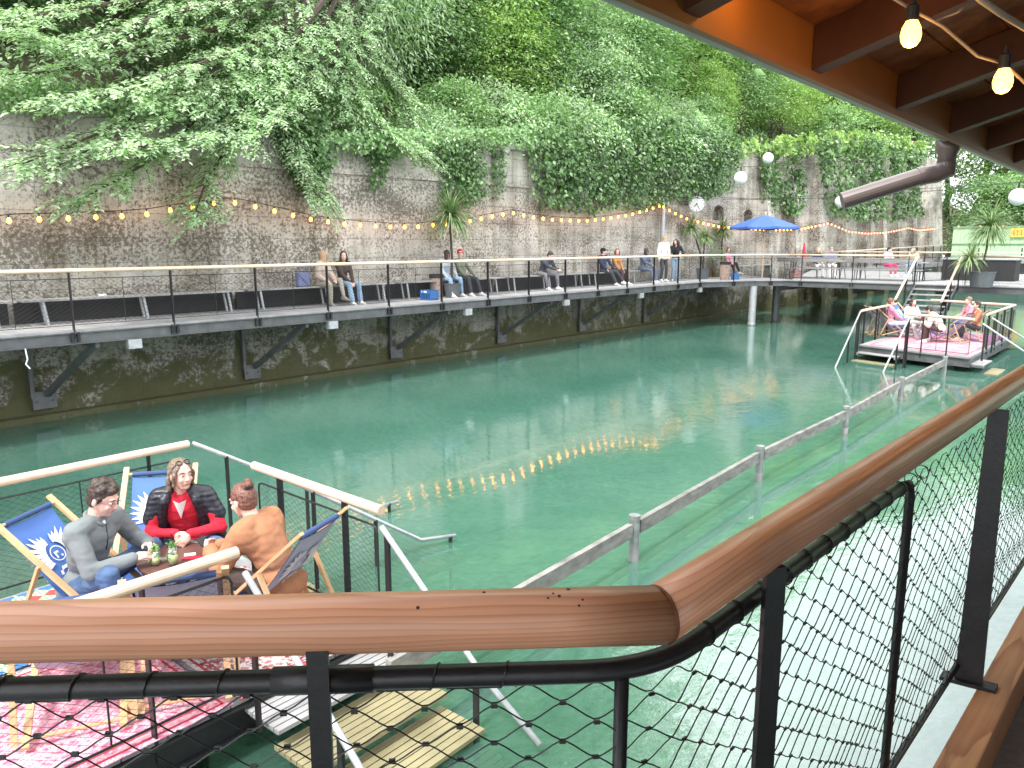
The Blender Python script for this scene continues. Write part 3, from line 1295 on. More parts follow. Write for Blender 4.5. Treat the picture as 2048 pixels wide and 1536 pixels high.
EX = [('pshrub', 17.0, 17.6, .8, 'pale low shrub at the wall edge right of the weeping tree'), ('shrub', 21.8, 17.7, 1.05, 'green shrub spilling over the left end of the wide ivy curtain'),
      ('dark', 20.0, 20.6, .8, 'dark bushy tree behind the shrubs above the pale stone'), ('pshrub', 23.6, 17.6, 1.2, 'pale shrub spilling over the wide ivy curtain, left part'),
      ('mid', 22.6, 21.8, 1.0, 'mid green tree behind the light yellow-green tree'), ('pshrub', 25.4, 17.8, .9, 'small pale shrub on top of the ivy curtain, in its middle'),
      ('shrub', 27.4, 17.6, 1.25, 'green shrub over the right half of the wide ivy curtain'), ('pshrub', 29.2, 17.5, 1.1, 'pale shrub at the ivy top left of the clock'),
      ('mid', 32.5, 20.5, .9, 'mid green tree behind the shrubs over the clock'), ('shrub', 33.2, 17.6, .95, 'green shrub close to the wall edge right of the clock'),
      ('yellow', 36.5, 18.6, .6, 'small yellow-green tree on the wall edge over the niches'), ('weep', 28.5, 20.5, .8, 'pale hanging tree in the middle of the slope'),
      ('mid', 41.0, 19.0, .8, 'mid green tree leaning over the bare broad rib'), ('yellow', 44.8, 18.8, .75, 'yellow-green tree just right of the bare broad rib'),
      ('shrub', 52.0, 17.8, 1.5, 'large green shrub on the wall top above the drainpipe'), ('mid', 59.5, 20.0, 1.2, 'mid green tree over the far ribs of the wall'),
      ('shrub', 13.8, 17.8, .9, 'green shrub under the outer boughs of the drooping tree'), ('pale', 19.4, 21.5, .9, 'pale tree left of the leaning bare trunk'),
      ('pale', 61.0, 26.0, 2.0, 'large pale tree high behind the drainpipe'), ('yellow', 68.0, 27.0, 2.1, 'large yellow-green tree high behind the end of the wall'),
      ('mid', 55.0, 27.0, 2.0, 'large mid green tree under the eaves beyond the forked trunks'), ('mid', 75.5, 19.0, 2.0, 'broad green tree just past the end of the old wall'),
      ('yellow', 80.0, 24.0, 2.4, 'high yellow-green tree past the end of the old wall'), ('pale', 47.0, 26.0, 1.7, 'pale tree on the slope right of the sky gap')]
for k, s, n, sc_, lb in EX:
    plant(k, s, n, sc_, lb)
# leafy wood beyond the hoarding
FT = [(84, 9, 1.6), (82, 3, 1.35), (82, -3, 1.45), (84, -9, 1.5), (83, -15, 1.5), (92, 12, 2.0), (92, 5, 2.1), (93, -2, 2.1), (92, -9, 2.2), (94, -17, 2.2), (106, 9, 2.6), (106, 0, 2.7), (108, -10, 2.7), (107, -20, 2.7), (82, 14, 1.4),
      (112, 20, 2.9), (95, 20, 2.2), (82, -22, 1.7), (95, -27, 2.4)]
kk = ['mid', 'yellow', 'mid', 'pale', 'mid', 'yellow']
for i, (s, n, sc_) in enumerate(FT):
    z = 1.0 if s < 88 else (7 if s < 100 else 11)
    o = plant(kk[i % 6], s, n, sc_, 'leafy tree of the wood beyond the pale green hoarding', z=z)
    o['group'] = 'trees of the wood beyond the hoarding'
# more crowns that close the top of the slope
MORE = [(4, 29, 1.9), (11, 30, 1.8), (18, 31, 1.9), (24, 33, 2.0), (42, 33, 2.0), (50, 31, 2.0), (58, 30, 2.1), (66, 32, 2.2), (-2, 25, 1.6), (31, 36, 2.0)]
for i, (s, n, sc_) in enumerate(MORE):
    o = plant(['mid', 'dark', 'yellow', 'mid', 'pale'][i % 5], s, n, sc_, 'tall tree of the wood along the top of the slope')
    o['group'] = 'tall trees along the top of the slope'

for i, (s, n, sc_) in enumerate([(14, 26, 2.3), (24, 25, 2.4), (31, 23.5, 2.5)]):
    o = plant(['mid', 'dark', 'mid', 'yellow'][i % 4] if i % 4 != 1 else 'mid', s, n, sc_, 'tall tree of the wood along the top of the slope', stretch=1.35)
    o['group'] = 'tall trees along the top of the slope'

# ---------------------------------------------------------------- undergrowth on the slope: nobody could count it
rg = RNG
k = 26000
ss = rg.uniform(-4, 75, k)
nn_ = 16.75 + rg.gamma(1.3, 2.4, k)
zz = np.array([zhill(a, c) for a, c in zip(ss, nn_)]) + rg.uniform(.0, .45, k)
pos = np.stack([ss * U.x + nn_ * N.x, ss * U.y + nn_ * N.y, zz], 1)
dv = rnd_unit(k, .35)
nv = rnd_unit(k, 1.0)
me = leaf_mesh('undergrowth', pos, dv, nv, rg.uniform(.10, .24, k), M['leaf_mid'])
tag(obj_from(me, 'undergrowth'), 'low leafy undergrowth covering the slope above the wall', 'undergrowth', None, 'stuff')


# ---------------------------------------------------------------- ivy curtains on the wall
def in_poly(x, y, poly):
    c = False
    j = len(poly) - 1
    for i in range(len(poly)):
        xi, yi = poly[i]
        xj, yj = poly[j]
        if (yi > y) != (yj > y) and x < (xj - xi) * (y - yi) / (yj - yi) + xi:
            c = not c
        j = i
    return c


def ivy(poly, count, label, m='leaf_dark', size=.11, thick=.3, n0=16.42, seed=0, clumps=40):
    rg = np.random.default_rng(seed + 100)
    # the outline in wall coordinates (along, up)
    w2 = []
    for x, y in poly:
        p = atN(x, y, n0)
        w2.append((p.dot(U), p.z))
    s0, s1 = min(a for a, _ in w2), max(a for a, _ in w2)
    z0, z1 = min(a for _, a in w2), max(a for _, a in w2)
    cl = []
    while len(cl) < clumps:
        a, z = rg.uniform(s0, s1), rg.uniform(z0, z1)
        if in_poly(a, z, w2):
            cl.append((a, z, rg.uniform(.0, thick * 1.2)))
    cl = np.array(cl)
    out = []
    tries = 0
    while len(out) < count and tries < count * 12:
        tries += 1
        if rg.uniform() < .5:
            q = cl[rg.integers(len(cl))]
            a, z, d = q[0] + rg.normal() * .28, q[1] + rg.normal() * .32, q[2] + abs(rg.normal()) * .08
        else:
            a, z, d = rg.uniform(s0, s1), rg.uniform(z0, z1), abs(rg.normal()) * thick * .45
        z_t = z + .14 * noise.noise(V((a * 1.5, z * 1.5, seed)))
        a_t = a + .25 * noise.noise(V((z * 1.7, a * 1.7, seed + 9)))
        if in_poly(a_t, z_t, w2):
            out.append((a, n0 - .02 - d, z))
    a = np.array(out)
    pos = np.stack([a[:, 0] * U.x + a[:, 1] * N.x, a[:, 0] * U.y + a[:, 1] * N.y, a[:, 2]], 1)
    k = len(pos)
    dv = rg.normal(size=(k, 3)) * .6
    dv[:, 2] -= .8
    dv -= np.array(N) * .35
    dv /= np.linalg.norm(dv, axis=1)[:, None]
    nv = rg.normal(size=(k, 3)) * .45 - np.array(N) * .8
    nv[:, 2] += .65
    nv /= np.linalg.norm(nv, axis=1)[:, None]
    me = leaf_mesh('ivy', pos, dv, nv, rg.uniform(size * .7, size * 1.35, k), M[m], .75, .08)
    o = obj_from(me, 'ivy')
    return tag(o, label, 'ivy', 'curtains of ivy hanging down the old wall')


ivy([(540, 225), (640, 215), (650, 300), (648, 345), (630, 395), (600, 385), (560, 340), (545, 290)], 2600, 'dark ivy patch under the drooping branches, left of the narrow strand', size=.10, seed=1)
ivy([(730, 290), (775, 290), (770, 340), (758, 378), (738, 380), (735, 330)], 420, 'small narrow ivy strand between the drooping branches and the first palm', size=.09, thick=.15, seed=2, clumps=10)
ivy([(864, 280), (950, 280), (955, 340), (962, 392), (945, 408), (915, 402), (885, 350), (870, 325)], 1500, 'ivy curtain just above the first potted palm', size=.11, seed=3)
ivy([(872, 290), (905, 300), (895, 395), (878, 400)], 260, 'thin ragged ivy strand beside the curtain above the first palm', size=.10, thick=.12, seed=4, clumps=8)
ivy([(980, 285), (1010, 285), (1008, 340), (1002, 395), (985, 398), (984, 330)], 300, 'thin ivy strand alone on the pale stone, left of the widest curtain', size=.10, thick=.12, seed=5, clumps=8)
ivy([(1040, 275), (1100, 240), (1200, 235), (1330, 230), (1440, 262), (1475, 300), (1460, 350), (1440, 385), (1400, 398), (1360, 402), (1330, 400), (1290, 415), (1250, 420), (1200, 412), (1190, 425), (1130, 425), (1110, 418), (1080, 420), (1062, 395), (1055, 350), (1050, 310)], 13000,
    'widest ivy curtain covering the wall from the pale stone to the clock', size=.14, thick=.55, seed=6, clumps=260)
ivy([(1515, 290), (1552, 290), (1555, 400), (1545, 428), (1528, 420), (1518, 360)], 800, 'narrow ivy column just right of the arched niches', size=.19, seed=7, clumps=20)
ivy([(1556, 290), (1600, 285), (1602, 420), (1585, 432), (1562, 428)], 900, 'ivy column left of the bare broad rib', size=.20, seed=8, clumps=24)
ivy([(1622, 275), (1700, 275), (1715, 380), (1730, 440), (1700, 442), (1650, 430), (1632, 350)], 1700, 'ivy column right of the bare broad rib, beside the pipe end', size=.24, thick=.5, seed=9, clumps=40, n0=15.9)
ivy([(1712, 280), (1760, 280), (1762, 435), (1735, 445)], 1000, 'ivy column passing behind the slanted drainpipe', size=.26, thick=.5, seed=10, clumps=26, n0=15.9)
ivy([(1770, 285), (1802, 285), (1800, 440), (1778, 438)], 800, 'ivy column behind the raised end of the drainpipe', size=.28, thick=.5, seed=11, clumps=20, n0=15.9)
ivy([(1806, 290), (1838, 300), (1830, 425), (1812, 440)], 700, 'last ivy column before the wide end rib', size=.28, thick=.5, seed=12, clumps=18, n0=15.9)

ivy([(640, 262), (760, 262), (880, 258), (1050, 252), (1060, 300), (1000, 290), (940, 306), (860, 294), (800, 312), (740, 298), (690, 312), (650, 296)], 2300, 'low ragged fringe of ivy over the wall top left of the pale stone', m='leaf_mid', size=.10, seed=21, n0=16.3)
ivy([(-30, 150), (330, 190), (540, 215), (540, 262), (420, 246), (300, 244), (160, 220), (60, 228), (-30, 205)], 2600, 'ragged fringe of ivy over the wall top behind the drooping boughs', m='leaf_mid', size=.09, seed=22, n0=16.3)
ivy([(1450, 280), (1520, 275), (1640, 262), (1760, 262), (1850, 285), (1850, 305), (1760, 300), (1700, 312), (1640, 300), (1570, 312), (1520, 300), (1470, 315)], 2400, 'fringe of pale ivy over the top of the far ribbed wall', m='leaf_yellow', size=.24, seed=23, n0=16.2)

# ---------------------------------------------------------------- the big tree that droops over the wall at the left
BT = thing('drooping_tree', 'big tree with pale layered boughs drooping over the old wall at the left', 'tree', P(12.5, 18.6, zhill(12.5, 18.6)))
b = MB()
base = P(12.5, 18.6, zhill(12.5, 18.6) - .4)
crown_pt = P(12.6, 18.2, 13.5)
limb_mesh(base, crown_pt, .24, .12, 8, .05, 9, 1, b)
b.build('trunk', M['bark'], BT, smooth=True)
# boughs: pixel paths with their distance from the channel axis
BG = [
    ([(760, -140), (560, 40), (380, 170), (200, 265), (40, 330)], 17.6, 14.6),
    ([(760, -140), (520, 20), (300, 90), (120, 140), (-60, 150)], 17.8, 15.2),
    ([(760, -160), (480, -40), (200, 10), (20, 40)], 17.8, 15.6),
    ([(740, -120), (520, 100), (400, 230), (300, 320), (160, 400)], 17.4, 15.0),
    ([(740, -120), (560, 120), (480, 260), (420, 350), (390, 425)], 17.2, 15.4),
    ([(760, -100), (600, 120), (560, 220), (600, 330), (640, 402)], 17.2, 15.6),
    ([(780, -100), (680, 60), (700, 180), (780, 270), (852, 322)], 17.4, 15.6),
    ([(760, -150), (640, 40), (540, 130), (420, 180), (300, 210)], 17.6, 15.2),
    ([(740, -150), (560, 60), (420, 120), (260, 180), (110, 200)], 17.4, 14.4),
    ([(780, -100), (720, 40), (760, 140), (810, 200), (830, 260)], 18.0, 16.6),
    ([(740, -120), (540, 140), (460, 250), (360, 280), (230, 300)], 17.0, 14.2),
    ([(760, -150), (640, 60), (620, 160), (560, 220), (480, 290)], 17.2, 15.0),
    ([(760, -150), (560, -30), (330, 30), (150, 90), (60, 70)], 17.6, 14.9),
    ([(740, -120), (560, 110), (440, 200), (280, 250), (120, 330)], 17.2, 14.6),
    ([(770, -150), (700, -20), (640, 60), (600, 110), (540, 180)], 18.0, 15.8),
    ([(780, -120), (740, 0), (700, 90), (690, 160), (700, 230)], 18.0, 16.2),
]
lp, ld, ln, lsz = [], [], [], []
limb = MB()
rg = np.random.default_rng(77)
for bi, (path, na, nb_) in enumerate(BG):
    pts = []
    for i, (x, y) in enumerate(path):
        t = i / (len(path) - 1)
        pts.append(atN(x, y, na + (nb_ - na) * t))
    # smooth resample
    fine = []
    for i in range(len(pts) - 1):
        p0 = pts[max(0, i - 1)]
        p1, p2 = pts[i], pts[i + 1]
        p3 = pts[min(len(pts) - 1, i + 2)]
        for q in range(8):
            t = q / 8
            fine.append(.5 * ((2 * p1) + (p2 - p0) * t + (2 * p0 - 5 * p1 + 4 * p2 - p3) * t * t + (3 * p1 - p0 - 3 * p2 + p3) * t ** 3))
    fine.append(pts[-1])
    limb.tube(fine, [.075 * (1 - i / len(fine)) + .008 for i in range(len(fine))], 5)
    nf = len(fine)
    for i in range(6, nf):
        p = fine[i]
        d = (fine[min(i + 1, nf - 1)] - fine[max(i - 1, 0)]).normalized()
        for sd in (-1, 1, -1, 1, 0):
            # a side twig: flat fan of leaves, drooping towards its end
            L = rg.uniform(.35, 1.15) * (1.15 - .55 * i / nf)
            side = d.cross(V((0, 0, 1))).normalized()
            tw = (d * rg.uniform(.6, 1.3) + side * (sd * rg.uniform(.5, 1.1)) + V((0, 0, rg.uniform(-.12, .22) - .35 * min(0, d.z)))).normalized()
            cnt = int(L / .032)
            off = V((rg.normal() * .12, rg.normal() * .12, rg.normal() * .07))
            prev = None
            for q in range(cnt):
                t = (q + 1) / cnt
                pp = p + off + tw * (L * t) + V((0, 0, -.26 * L * t * t))
                pl = tw.cross(V((0, 0, 1))).normalized()
                sg = 1 if q % 2 else -1
                dl = (tw * .75 + pl * sg * .8 + V((0, 0, -.16 - .22 * t))).normalized()
                for rep in range(1 if q % 3 else 2):
                    lp.append(pp + V(rg.normal(size=3) * .02))
                    ld.append(dl + V(rg.normal(size=3) * .22))
                    ln.append(V((rg.normal() * .22, rg.normal() * .22, 1)) - N * .45)
                    lsz.append(rg.uniform(.08, .135))
            if cnt > 8 and sd:
                limb.tube([p + off * .5, p + off + tw * (L * .5) + V((0, 0, -.1 * L)), p + off + tw * (L * .95) + V((0, 0, -.4 * L))], [.008, .006, .003], 3, False)
limb.build('boughs', M['bark'], BT)
lp, ld, ln, lsz = [np.array([tuple(q) for q in a]) if a is not lsz else np.array(a) for a in (lp, ld, ln, lsz)]
ld /= np.linalg.norm(ld, axis=1)[:, None]
ln /= np.linalg.norm(ln, axis=1)[:, None]
lp = lp - np.array(BT.location)
me = leaf_mesh('boughs_leaves', lp, ld, ln, lsz, M['leaf_pale'], .42, .08)
o = obj_from(me, 'crown', BT)
# leaning bare trunk in the middle of the slope
LT = thing('leaning_tree', 'leaning bare trunk with forked limbs rising in the middle of the slope', 'tree', P(21.5, 20.5, zhill(21.5, 20.5)))
b = MB()
pts = [atN(1000, 190, 20.5), atN(1003, 140, 20.5), atN(1012, 90, 20.6), atN(1026, 40, 20.8), atN(1030, 0, 21), atN(1022, -60, 21)]
b.tube([P(21.5, 20.5, zhill(21.5, 20.5) - .3)] + pts, [.26, .22, .20, .19, .20, .16, .12], 9)
b.build('trunk', M['bark'], LT, smooth=True)
b = MB()
b.tube([atN(1026, 45, 20.8), atN(1060, 10, 20.9), atN(1110, -50, 21)], [.10, .08, .05], 7)
b.tube([atN(1005, 130, 20.5), atN(970, 60, 20.2), atN(940, -20, 20)], [.08, .06, .04], 7)
b.build('limbs', M['bark'], LT, smooth=True)
p, d, n, s_ = crown_data(2.6, 2.6, 1.6, 7.6, 120, 55, .16, .5, .35, 41, .5)
obj_from(leaf_mesh('leaning_crown', p, d, n, s_, M['leaf_mid']), 'crown', LT)
# dark forked trunks against the sky gap
DTR = thing('forked_tree', 'dark forked trunks against the bright gap of sky under the eaves', 'tree', P(37.5, 21.5, zhill(37.5, 21.5)))
b = MB()
b.tube([P(37.5, 21.5, zhill(37.5, 21.5) - .3), atN(1432, 220, 21.5), atN(1425, 150, 21.6), atN(1410, 60, 21.8)], [.28, .22, .17, .10], 8)
b.build('trunk', M['bark'], DTR, smooth=True)
b = MB()
b.tube([atN(1432, 225, 21.5), atN(1446, 170, 21.3), atN(1470, 110, 21.2)], [.16, .12, .07], 7)
b.tube([atN(1364, 215, 22), atN(1362, 150, 22), atN(1366, 60, 22)], [.14, .12, .08], 7)
b.build('limbs', M['bark'], DTR, smooth=True)
p, d, n, s_ = crown_data(3.2, 3.2, 1.5, 6.4, 130, 55, .18, .5, .3, 43, .5)
obj_from(leaf_mesh('forked_crown', p, d, n, s_, M['leaf_yellow']), 'crown', DTR)
# iron fence on the hill top in that gap
IF = thing('iron_fence', 'thin dark iron fence on the hilltop in the sky gap', 'fence', P(40, 22.5, zhill(40, 22.5)))
b = MB()
za, zb = zhill(35, 22.8), zhill(50, 22.8)
for i in range(60):
    s = 35 + i * .25
    z = za + (zb - za) * (s - 35) / 15
    b.tube([P(s, 22.8, z - .2), P(s, 22.8, z + 1.5)], .014, 4)
b.bar(P(35, 22.8, za + 1.3), P(49.8, 22.8, zb + 1.3), .03, .03)
b.build('fence_bars', M['black'], IF)
# ================================================================= the near veranda: floor, railing, roof
M['fascia'] = mat('orange_fascia', (.27, .105, .022), .55, .15, 3, .05, 20, stretch=(.3, .3, 1))
M['rafter'] = mat('dark_rafter', (.05, .018, .010), .6, .4, 4, .2, 25, stretch=(.4, .4, .4), col2=(.13, .047, .022), spec=.15)
M['sheath'] = mat('roof_boards', (.13, .043, .016), .7, .45, 7, .25, 24, col2=(.29, .10, .038), spec=.15)
M['tile'] = mat('grey_roof_tile', (.22, .22, .23), .7, .2, 4, .2, 20)
M['pipe'] = mat('brown_pipe', (.15, .115, .11), .32, .12, 6, .0, coat=.3)
M['floor'] = mat('grey_floor', (.20, .20, .22), .8, .15, 40, .3, 90)
cL = V((-2.6, .76, 0))
c0 = V((.185, .915, 0))
c1 = P(6.4, .30, 0)
ZR = 2.90
dL = (c0 - cL).normalized()
dR = (c1 - c0).normalized()

# floor of the veranda
VD = thing('veranda_floor', 'grey floor of the near veranda at the lower right corner', 'floor', P(1, -1, DK))
b = MB()
o_in = .15
nL = V((dL.y, -dL.x, 0))
nR = V((dR.y, -dR.x, 0))
pts = [cL + nL * o_in, c0 + (nL + nR) * (o_in * .54), c1 + nR * (o_in - .02), c1 + nR * 4, cL + V((0, -3, 0))]
b.prism([p[:2] for p in reversed(pts)], DK - .06, DK)
b.build('floor_slab', M['floor'], VD)
b = MB()
ibeam(b, V((cL.x, cL.y - .1, DK - .08)), V((c0.x, c0.y - .1, DK - .08)), .2)
ibeam(b, V((c0.x + .06, c0.y - .08, DK - .08)), V((c1.x + .06, c1.y - .08, DK - .08)), .2)
b.build('edge_beam', M['steel'], VD)

kb = thing('kick_board', 'golden brown board on edge along the foot of the near railing', 'board', c0 + nR * .06 + V((0, 0, DK)), math.atan2(dR.y, dR.x))
b = MB()
Lr = (c1 - c0).length
b.box((Lr / 2, -.045, .055), (Lr, .088, .15))
kb_o = b.build('board', M['kickwood'], kb, world=False)
mod = kb_o.modifiers.new('bev', 'BEVEL')
mod.width = .006
mod.segments = 2

NR = thing('near_railing', 'thick reddish-brown wooden handrail with bent black tube and cable net, right in front', 'railing', c0 + V((0, 0, DK)))


def handrail_part(a, c, r, label):
    L = (c - a).length
    d = (c - a).normalized()
    b = MB()
    b.tube([V((0, 0, 0)), V((L, 0, 0))], r, 40)
    # bevelled mitre end faces are covered by the mitre below
    o = b.build('handrail', M['nearwood'], NR, world=False, smooth=False)
    o.data.polygons.foreach_set('use_smooth', [True] * (len(o.data.polygons) - 2) + [False] * 2)
    o.location = a - NR.location
    o.rotation_euler = (0, 0, math.atan2(d.y, d.x))
    if label:
        o['label'] = label
    return o


# mitred: build both rails as sweeps whose end plane is the bisector
bis = (dR - dL)
bis.normalize()                     # normal of the mitre plane is (dL+dR)
mn = (dL + dR).normalized()


def mitred(a, c, r, at_start):
    L = (c - a).length
    d = (c - a).normalized()
    rot = math.atan2(d.y, d.x)
    inv = Matrix.Rotation(-rot, 3, 'Z')
    pn = inv @ mn
    n = 48
    vs = []
    segs = 24
    rgm = random.Random(3)
    for k in range(segs + 1):
        x = L * k / segs
        for i in range(n):
            t = 2 * math.pi * i / n
            y, z = r * math.cos(t), r * math.sin(t)
            xx = x
            if at_start and k == 0:
                xx = -(pn.y * y) / pn.x + .0006
            if not at_start and k == segs:
                xx = L - (pn.y * y) / pn.x - .0006
            vs.append((xx, y, z))
    fs = []
    for k in range(segs):
        for i in range(n):
            j = (i + 1) % n
            fs.append((k * n + i, k * n + j, (k + 1) * n + j, (k + 1) * n + i))
    fs.append(tuple(range(n - 1, -1, -1)))
    fs.append(tuple(range(segs * n, segs * n + n)))
    b = MB()
    b.add(vs, fs)
    o = b.build('handrail', M['nearwood'], NR, world=False)
    o.data.polygons.foreach_set('use_smooth', [True] * (segs * n) + [False] * 2)
    o.location = a + V((0, 0, 0)) - NR.location
    o.rotation_euler = (0, 0, rot)
    return o


up_ = V((0, 0, ZR))
mitred(cL + up_, c0 + up_, .0365, False)
mitred(c0 + up_, c1 + up_, .0365, True)
# dark glued seam with a thin bulge
b = MB()
xm = mn
ym = V((0, 0, 1))
sd = xm.cross(ym).normalized()
vs = []
n = 48
for k, (rr, off) in enumerate([(.0368, -.002), (.0372, 0), (.0368, .002)]):
    for i in range(n):
        t = 2 * math.pi * i / n
        vs.append(c0 + up_ + sd * (rr * math.cos(t) / dL.dot(mn)) + ym * (rr * math.sin(t)) + mn * off)
fs = []
for k in range(2):
    for i in range(n):
        j = (i + 1) % n
        fs.append((k * n + i, k * n + j, (k + 1) * n + j, (k + 1) * n + i))
b.add(vs, fs)
M['seam'] = mat('rail_seam', (.20, .075, .04), .6, .4, 40, stretch=(1, 1, 6))
b.build('mitre_seam', M['seam'], NR, smooth=True)

# old screw holes in the top of the rail
b = MB()
for t_, a_ in ((.135, 78), (.128, 70), (.142, 66), (.10, 60), (.105, 48), (.22, 88), (.30, 52), (.115, 92)):
    an = R(a_)
    n_ = nL * math.cos(an) + V((0, 0, 1)) * math.sin(an)
    q = c0 - dL * t_ + up_ + n_ * .0364
    b.tube([q, q + n_ * .0004], .0016 + .0006 * (a_ % 3), 8)
b.build('screw_hole', M['rubber'], NR)
# bent top tube of the net frame
ZT = 2.825
bend = []
rb = .10
p_in = c0 - dL * rb
p_out = c0 + dR * rb
for k in range(9):
    t = k / 8
    q = p_in.lerp(c0, t).lerp(c0.lerp(p_out, t), t)
    bend.append(q + V((0, 0, ZT)))
S_strut = atN(1845, 965, .40).dot(U)
S_post3 = 2.64
b = MB()
pr1 = c0 + dR * (S_strut - c0.dot(U) - .03)
b.tube([cL + V((0, 0, ZT))] + bend + [pr1 - dR * .05 + V((0, 0, ZT))], .0145, 12)
# lower tube
ZB = 2.05
bendb = [V((q.x, q.y, ZB)) for q in bend]
b.tube([cL + V((0, 0, ZB))] + bendb + [c1 + V((0, 0, ZB))], .010, 8)


def on_rail(s):
    return c0 + dR * (s - c0.dot(U))


# struts with rounded upper corners
q = on_rail(S_strut)
b.tube([q - dR * .07 + V((0, 0, ZT)), q - dR * .02 + V((0, 0, ZT - .006)), q + V((0, 0, ZT - .035)), q + V((0, 0, ZB))], .0105, 8)
q = c0 + dR * .02
b.tube([c0 - dL * .045 + V((0, 0, ZT - .01)), c0 - dL * .045 + V((0, 0, ZB))], .0095, 8)
q = on_rail(S_strut + .09)
b.tube([c1 + V((0, 0, ZT - .03)), q + dR * .06 + V((0, 0, ZT - .03)), q + dR * .01 + V((0, 0, ZT - .05)), q + V((0, 0, ZT - .09)), q + V((0, 0, ZB))], .0001, 3)
b.build('net_frame', M['black'], NR, smooth=True)
# one wire wound round the top tube
b = MB()


def lace(o_, d_, n_, t0_, t1_):
    pts = []
    t = t0_
    while t < t1_:
        for k in range(13):
            a = 2 * math.pi * k / 12 - 1.4
            pts.append(o_ + d_ * (t + .022 * k / 12) + V((0, 0, ZT + .0160 * math.sin(a))) + n_ * (.0160 * math.cos(a)))
        t += .0875
    b.tube(pts, .0013, 4, False)


lace(cL, dL, nL, .05, (c0 - cL).length - .12)
lace(c0, dR, nR, .12, 1.2)
b.build('lacing', M['wire'], NR)
# sleeve joints beside the first post
pA = V((-.235, 0, 0))
tA = (pA.x - cL.x) / dL.x
pA = cL + dL * tA
b = MB()
b.tube([pA - dL * .062 + V((0, 0, ZT)), pA + dL * .062 + V((0, 0, ZT))], .0175, 14)
b.build('sleeve', M['black'], NR, smooth=True)
# posts
b = MB()
b.bar(pA + nL * .028 + V((0, 0, DK - .25)), pA + nL * .028 + V((0, 0, ZR - .02)), .026, .008, nL)
b.build('post', M['black'], NR)
pB = on_rail(1.10)
b = MB()
b.bar(pB + nR * .028 + V((0, 0, DK - .3)), pB + nR * .028 + V((0, 0, ZR - .02)), .036, .010, V((-.35, .93, 0)))
b.bar(pB - dR * .05 + V((0, 0, ZT)), pB + V((0, 0, ZT)), .02, .006)
b.build('post', M['black'], NR)
pC = on_rail(S_post3) + nR * .035
b = MB()
xs = (V((pC.y, -pC.x, 0))).normalized()
b.add([pC + xs * k + dR * j + V((0, 0, z)) for z, hw in ((2.01, .038), (ZR - .02, .026)) for k, j in ((-hw, -.005), (hw, -.005), (hw, .005), (-hw, .005))],
      [(3, 2, 1, 0), (4, 5, 6, 7), (0, 1, 5, 4), (1, 2, 6, 5), (2, 3, 7, 6), (3, 0, 4, 7)])
b.box(pC + V((0, 0, 2.005)), (.15, .05, .012), (xs, dR, V((0, 0, 1))))
b.build('post', M['black'], NR)
pD = on_rail(4.4)
b = MB()
b.bar(pD + V((0, 0, DK - .3)), pD + V((0, 0, ZR - .02)), .06, .012, nR)
b.build('post', M['black'], NR)
# nets
b = MB()
o = cL + V((0, 0, ZB))
knot_net(b, o, dL, V((0, 0, 1)), (c0 - cL).length - .045, ZT - ZB, .0875, .0262, .0012, .0038)
b.build('net', M['wire'], NR)
b = MB()
o = c0 - dL * .045 + dR * .0 + V((0, 0, ZB))
cA = c0 - dL * .045
cB = c0 + dR * .046
knot_net(b, cA + V((0, 0, ZB)), (cB - cA).normalized(), V((0, 0, 1)), (cB - cA).length, ZT - ZB, .0875, .0262, .0011, .0034)
knot_net(b, cB + V((0, 0, ZB)), dR, V((0, 0, 1)), S_strut - cB.dot(U), ZT - ZB, .0875, .0262, .0011, .0034)
b.build('net', M['wire'], NR)
b = MB()
knot_net(b, on_rail(S_strut) + V((0, 0, ZB)), dR, V((0, 0, 1)), 3.6, ZT - ZB, .0875, .0262, .0011, .0034)
b.build('net', M['wire'], NR)

# ---------------------------------------------------------------- roof
NE, ZE, SL = .93, 3.875, .30       # eave: distance from the axis, height, slope
S0r, S1r = -3.2, 10.5
RF = thing('veranda_roof', 'veranda roof overhead with dark rafters, orange fascia and grey tile edge', 'roof', P(3, 0, ZE))


def rp(s, n, dz=0.0):
    return P(s, n, ZE + (NE - n) * SL + dz)


b = MB()
b.add([P(S0r, NE, ZE - .022), P(S1r, NE, ZE - .022), P(S1r, NE, ZE + .150), P(S0r, NE, ZE + .150),
       P(S0r, NE + .025, ZE - .022), P(S1r, NE + .025, ZE - .022), P(S1r, NE + .025, ZE + .150), P(S0r, NE + .025, ZE + .150)],
      [(0, 1, 2, 3), (7, 6, 5, 4), (0, 4, 5, 1), (3, 2, 6, 7), (0, 3, 7, 4), (1, 5, 6, 2)])
b.build('fascia', M['fascia'], RF)
rs = [-2.6, -1.75, -.88, 0.0, .92, 1.72, 2.52, 3.42, 4.33, 5.24, 6.15, 7.06, 7.97, 8.9, 9.8]
for s in rs:
    b = MB()
    n1 = -3.6
    hw = .038
    vs = []
    for ss_ in (s - hw, s + hw):
        vs += [rp(ss_, NE - .003, 0.0), rp(ss_, n1, 0.0), rp(ss_, n1, .125), rp(ss_, NE - .003, .125)]
    b.add(vs, [(0, 1, 2, 3), (7, 6, 5, 4), (0, 4, 5, 1), (1, 5, 6, 2), (2, 6, 7, 3), (3, 7, 4, 0)])
    b.build('rafter', M['rafter'], RF)
b = MB()
nb_ = 26
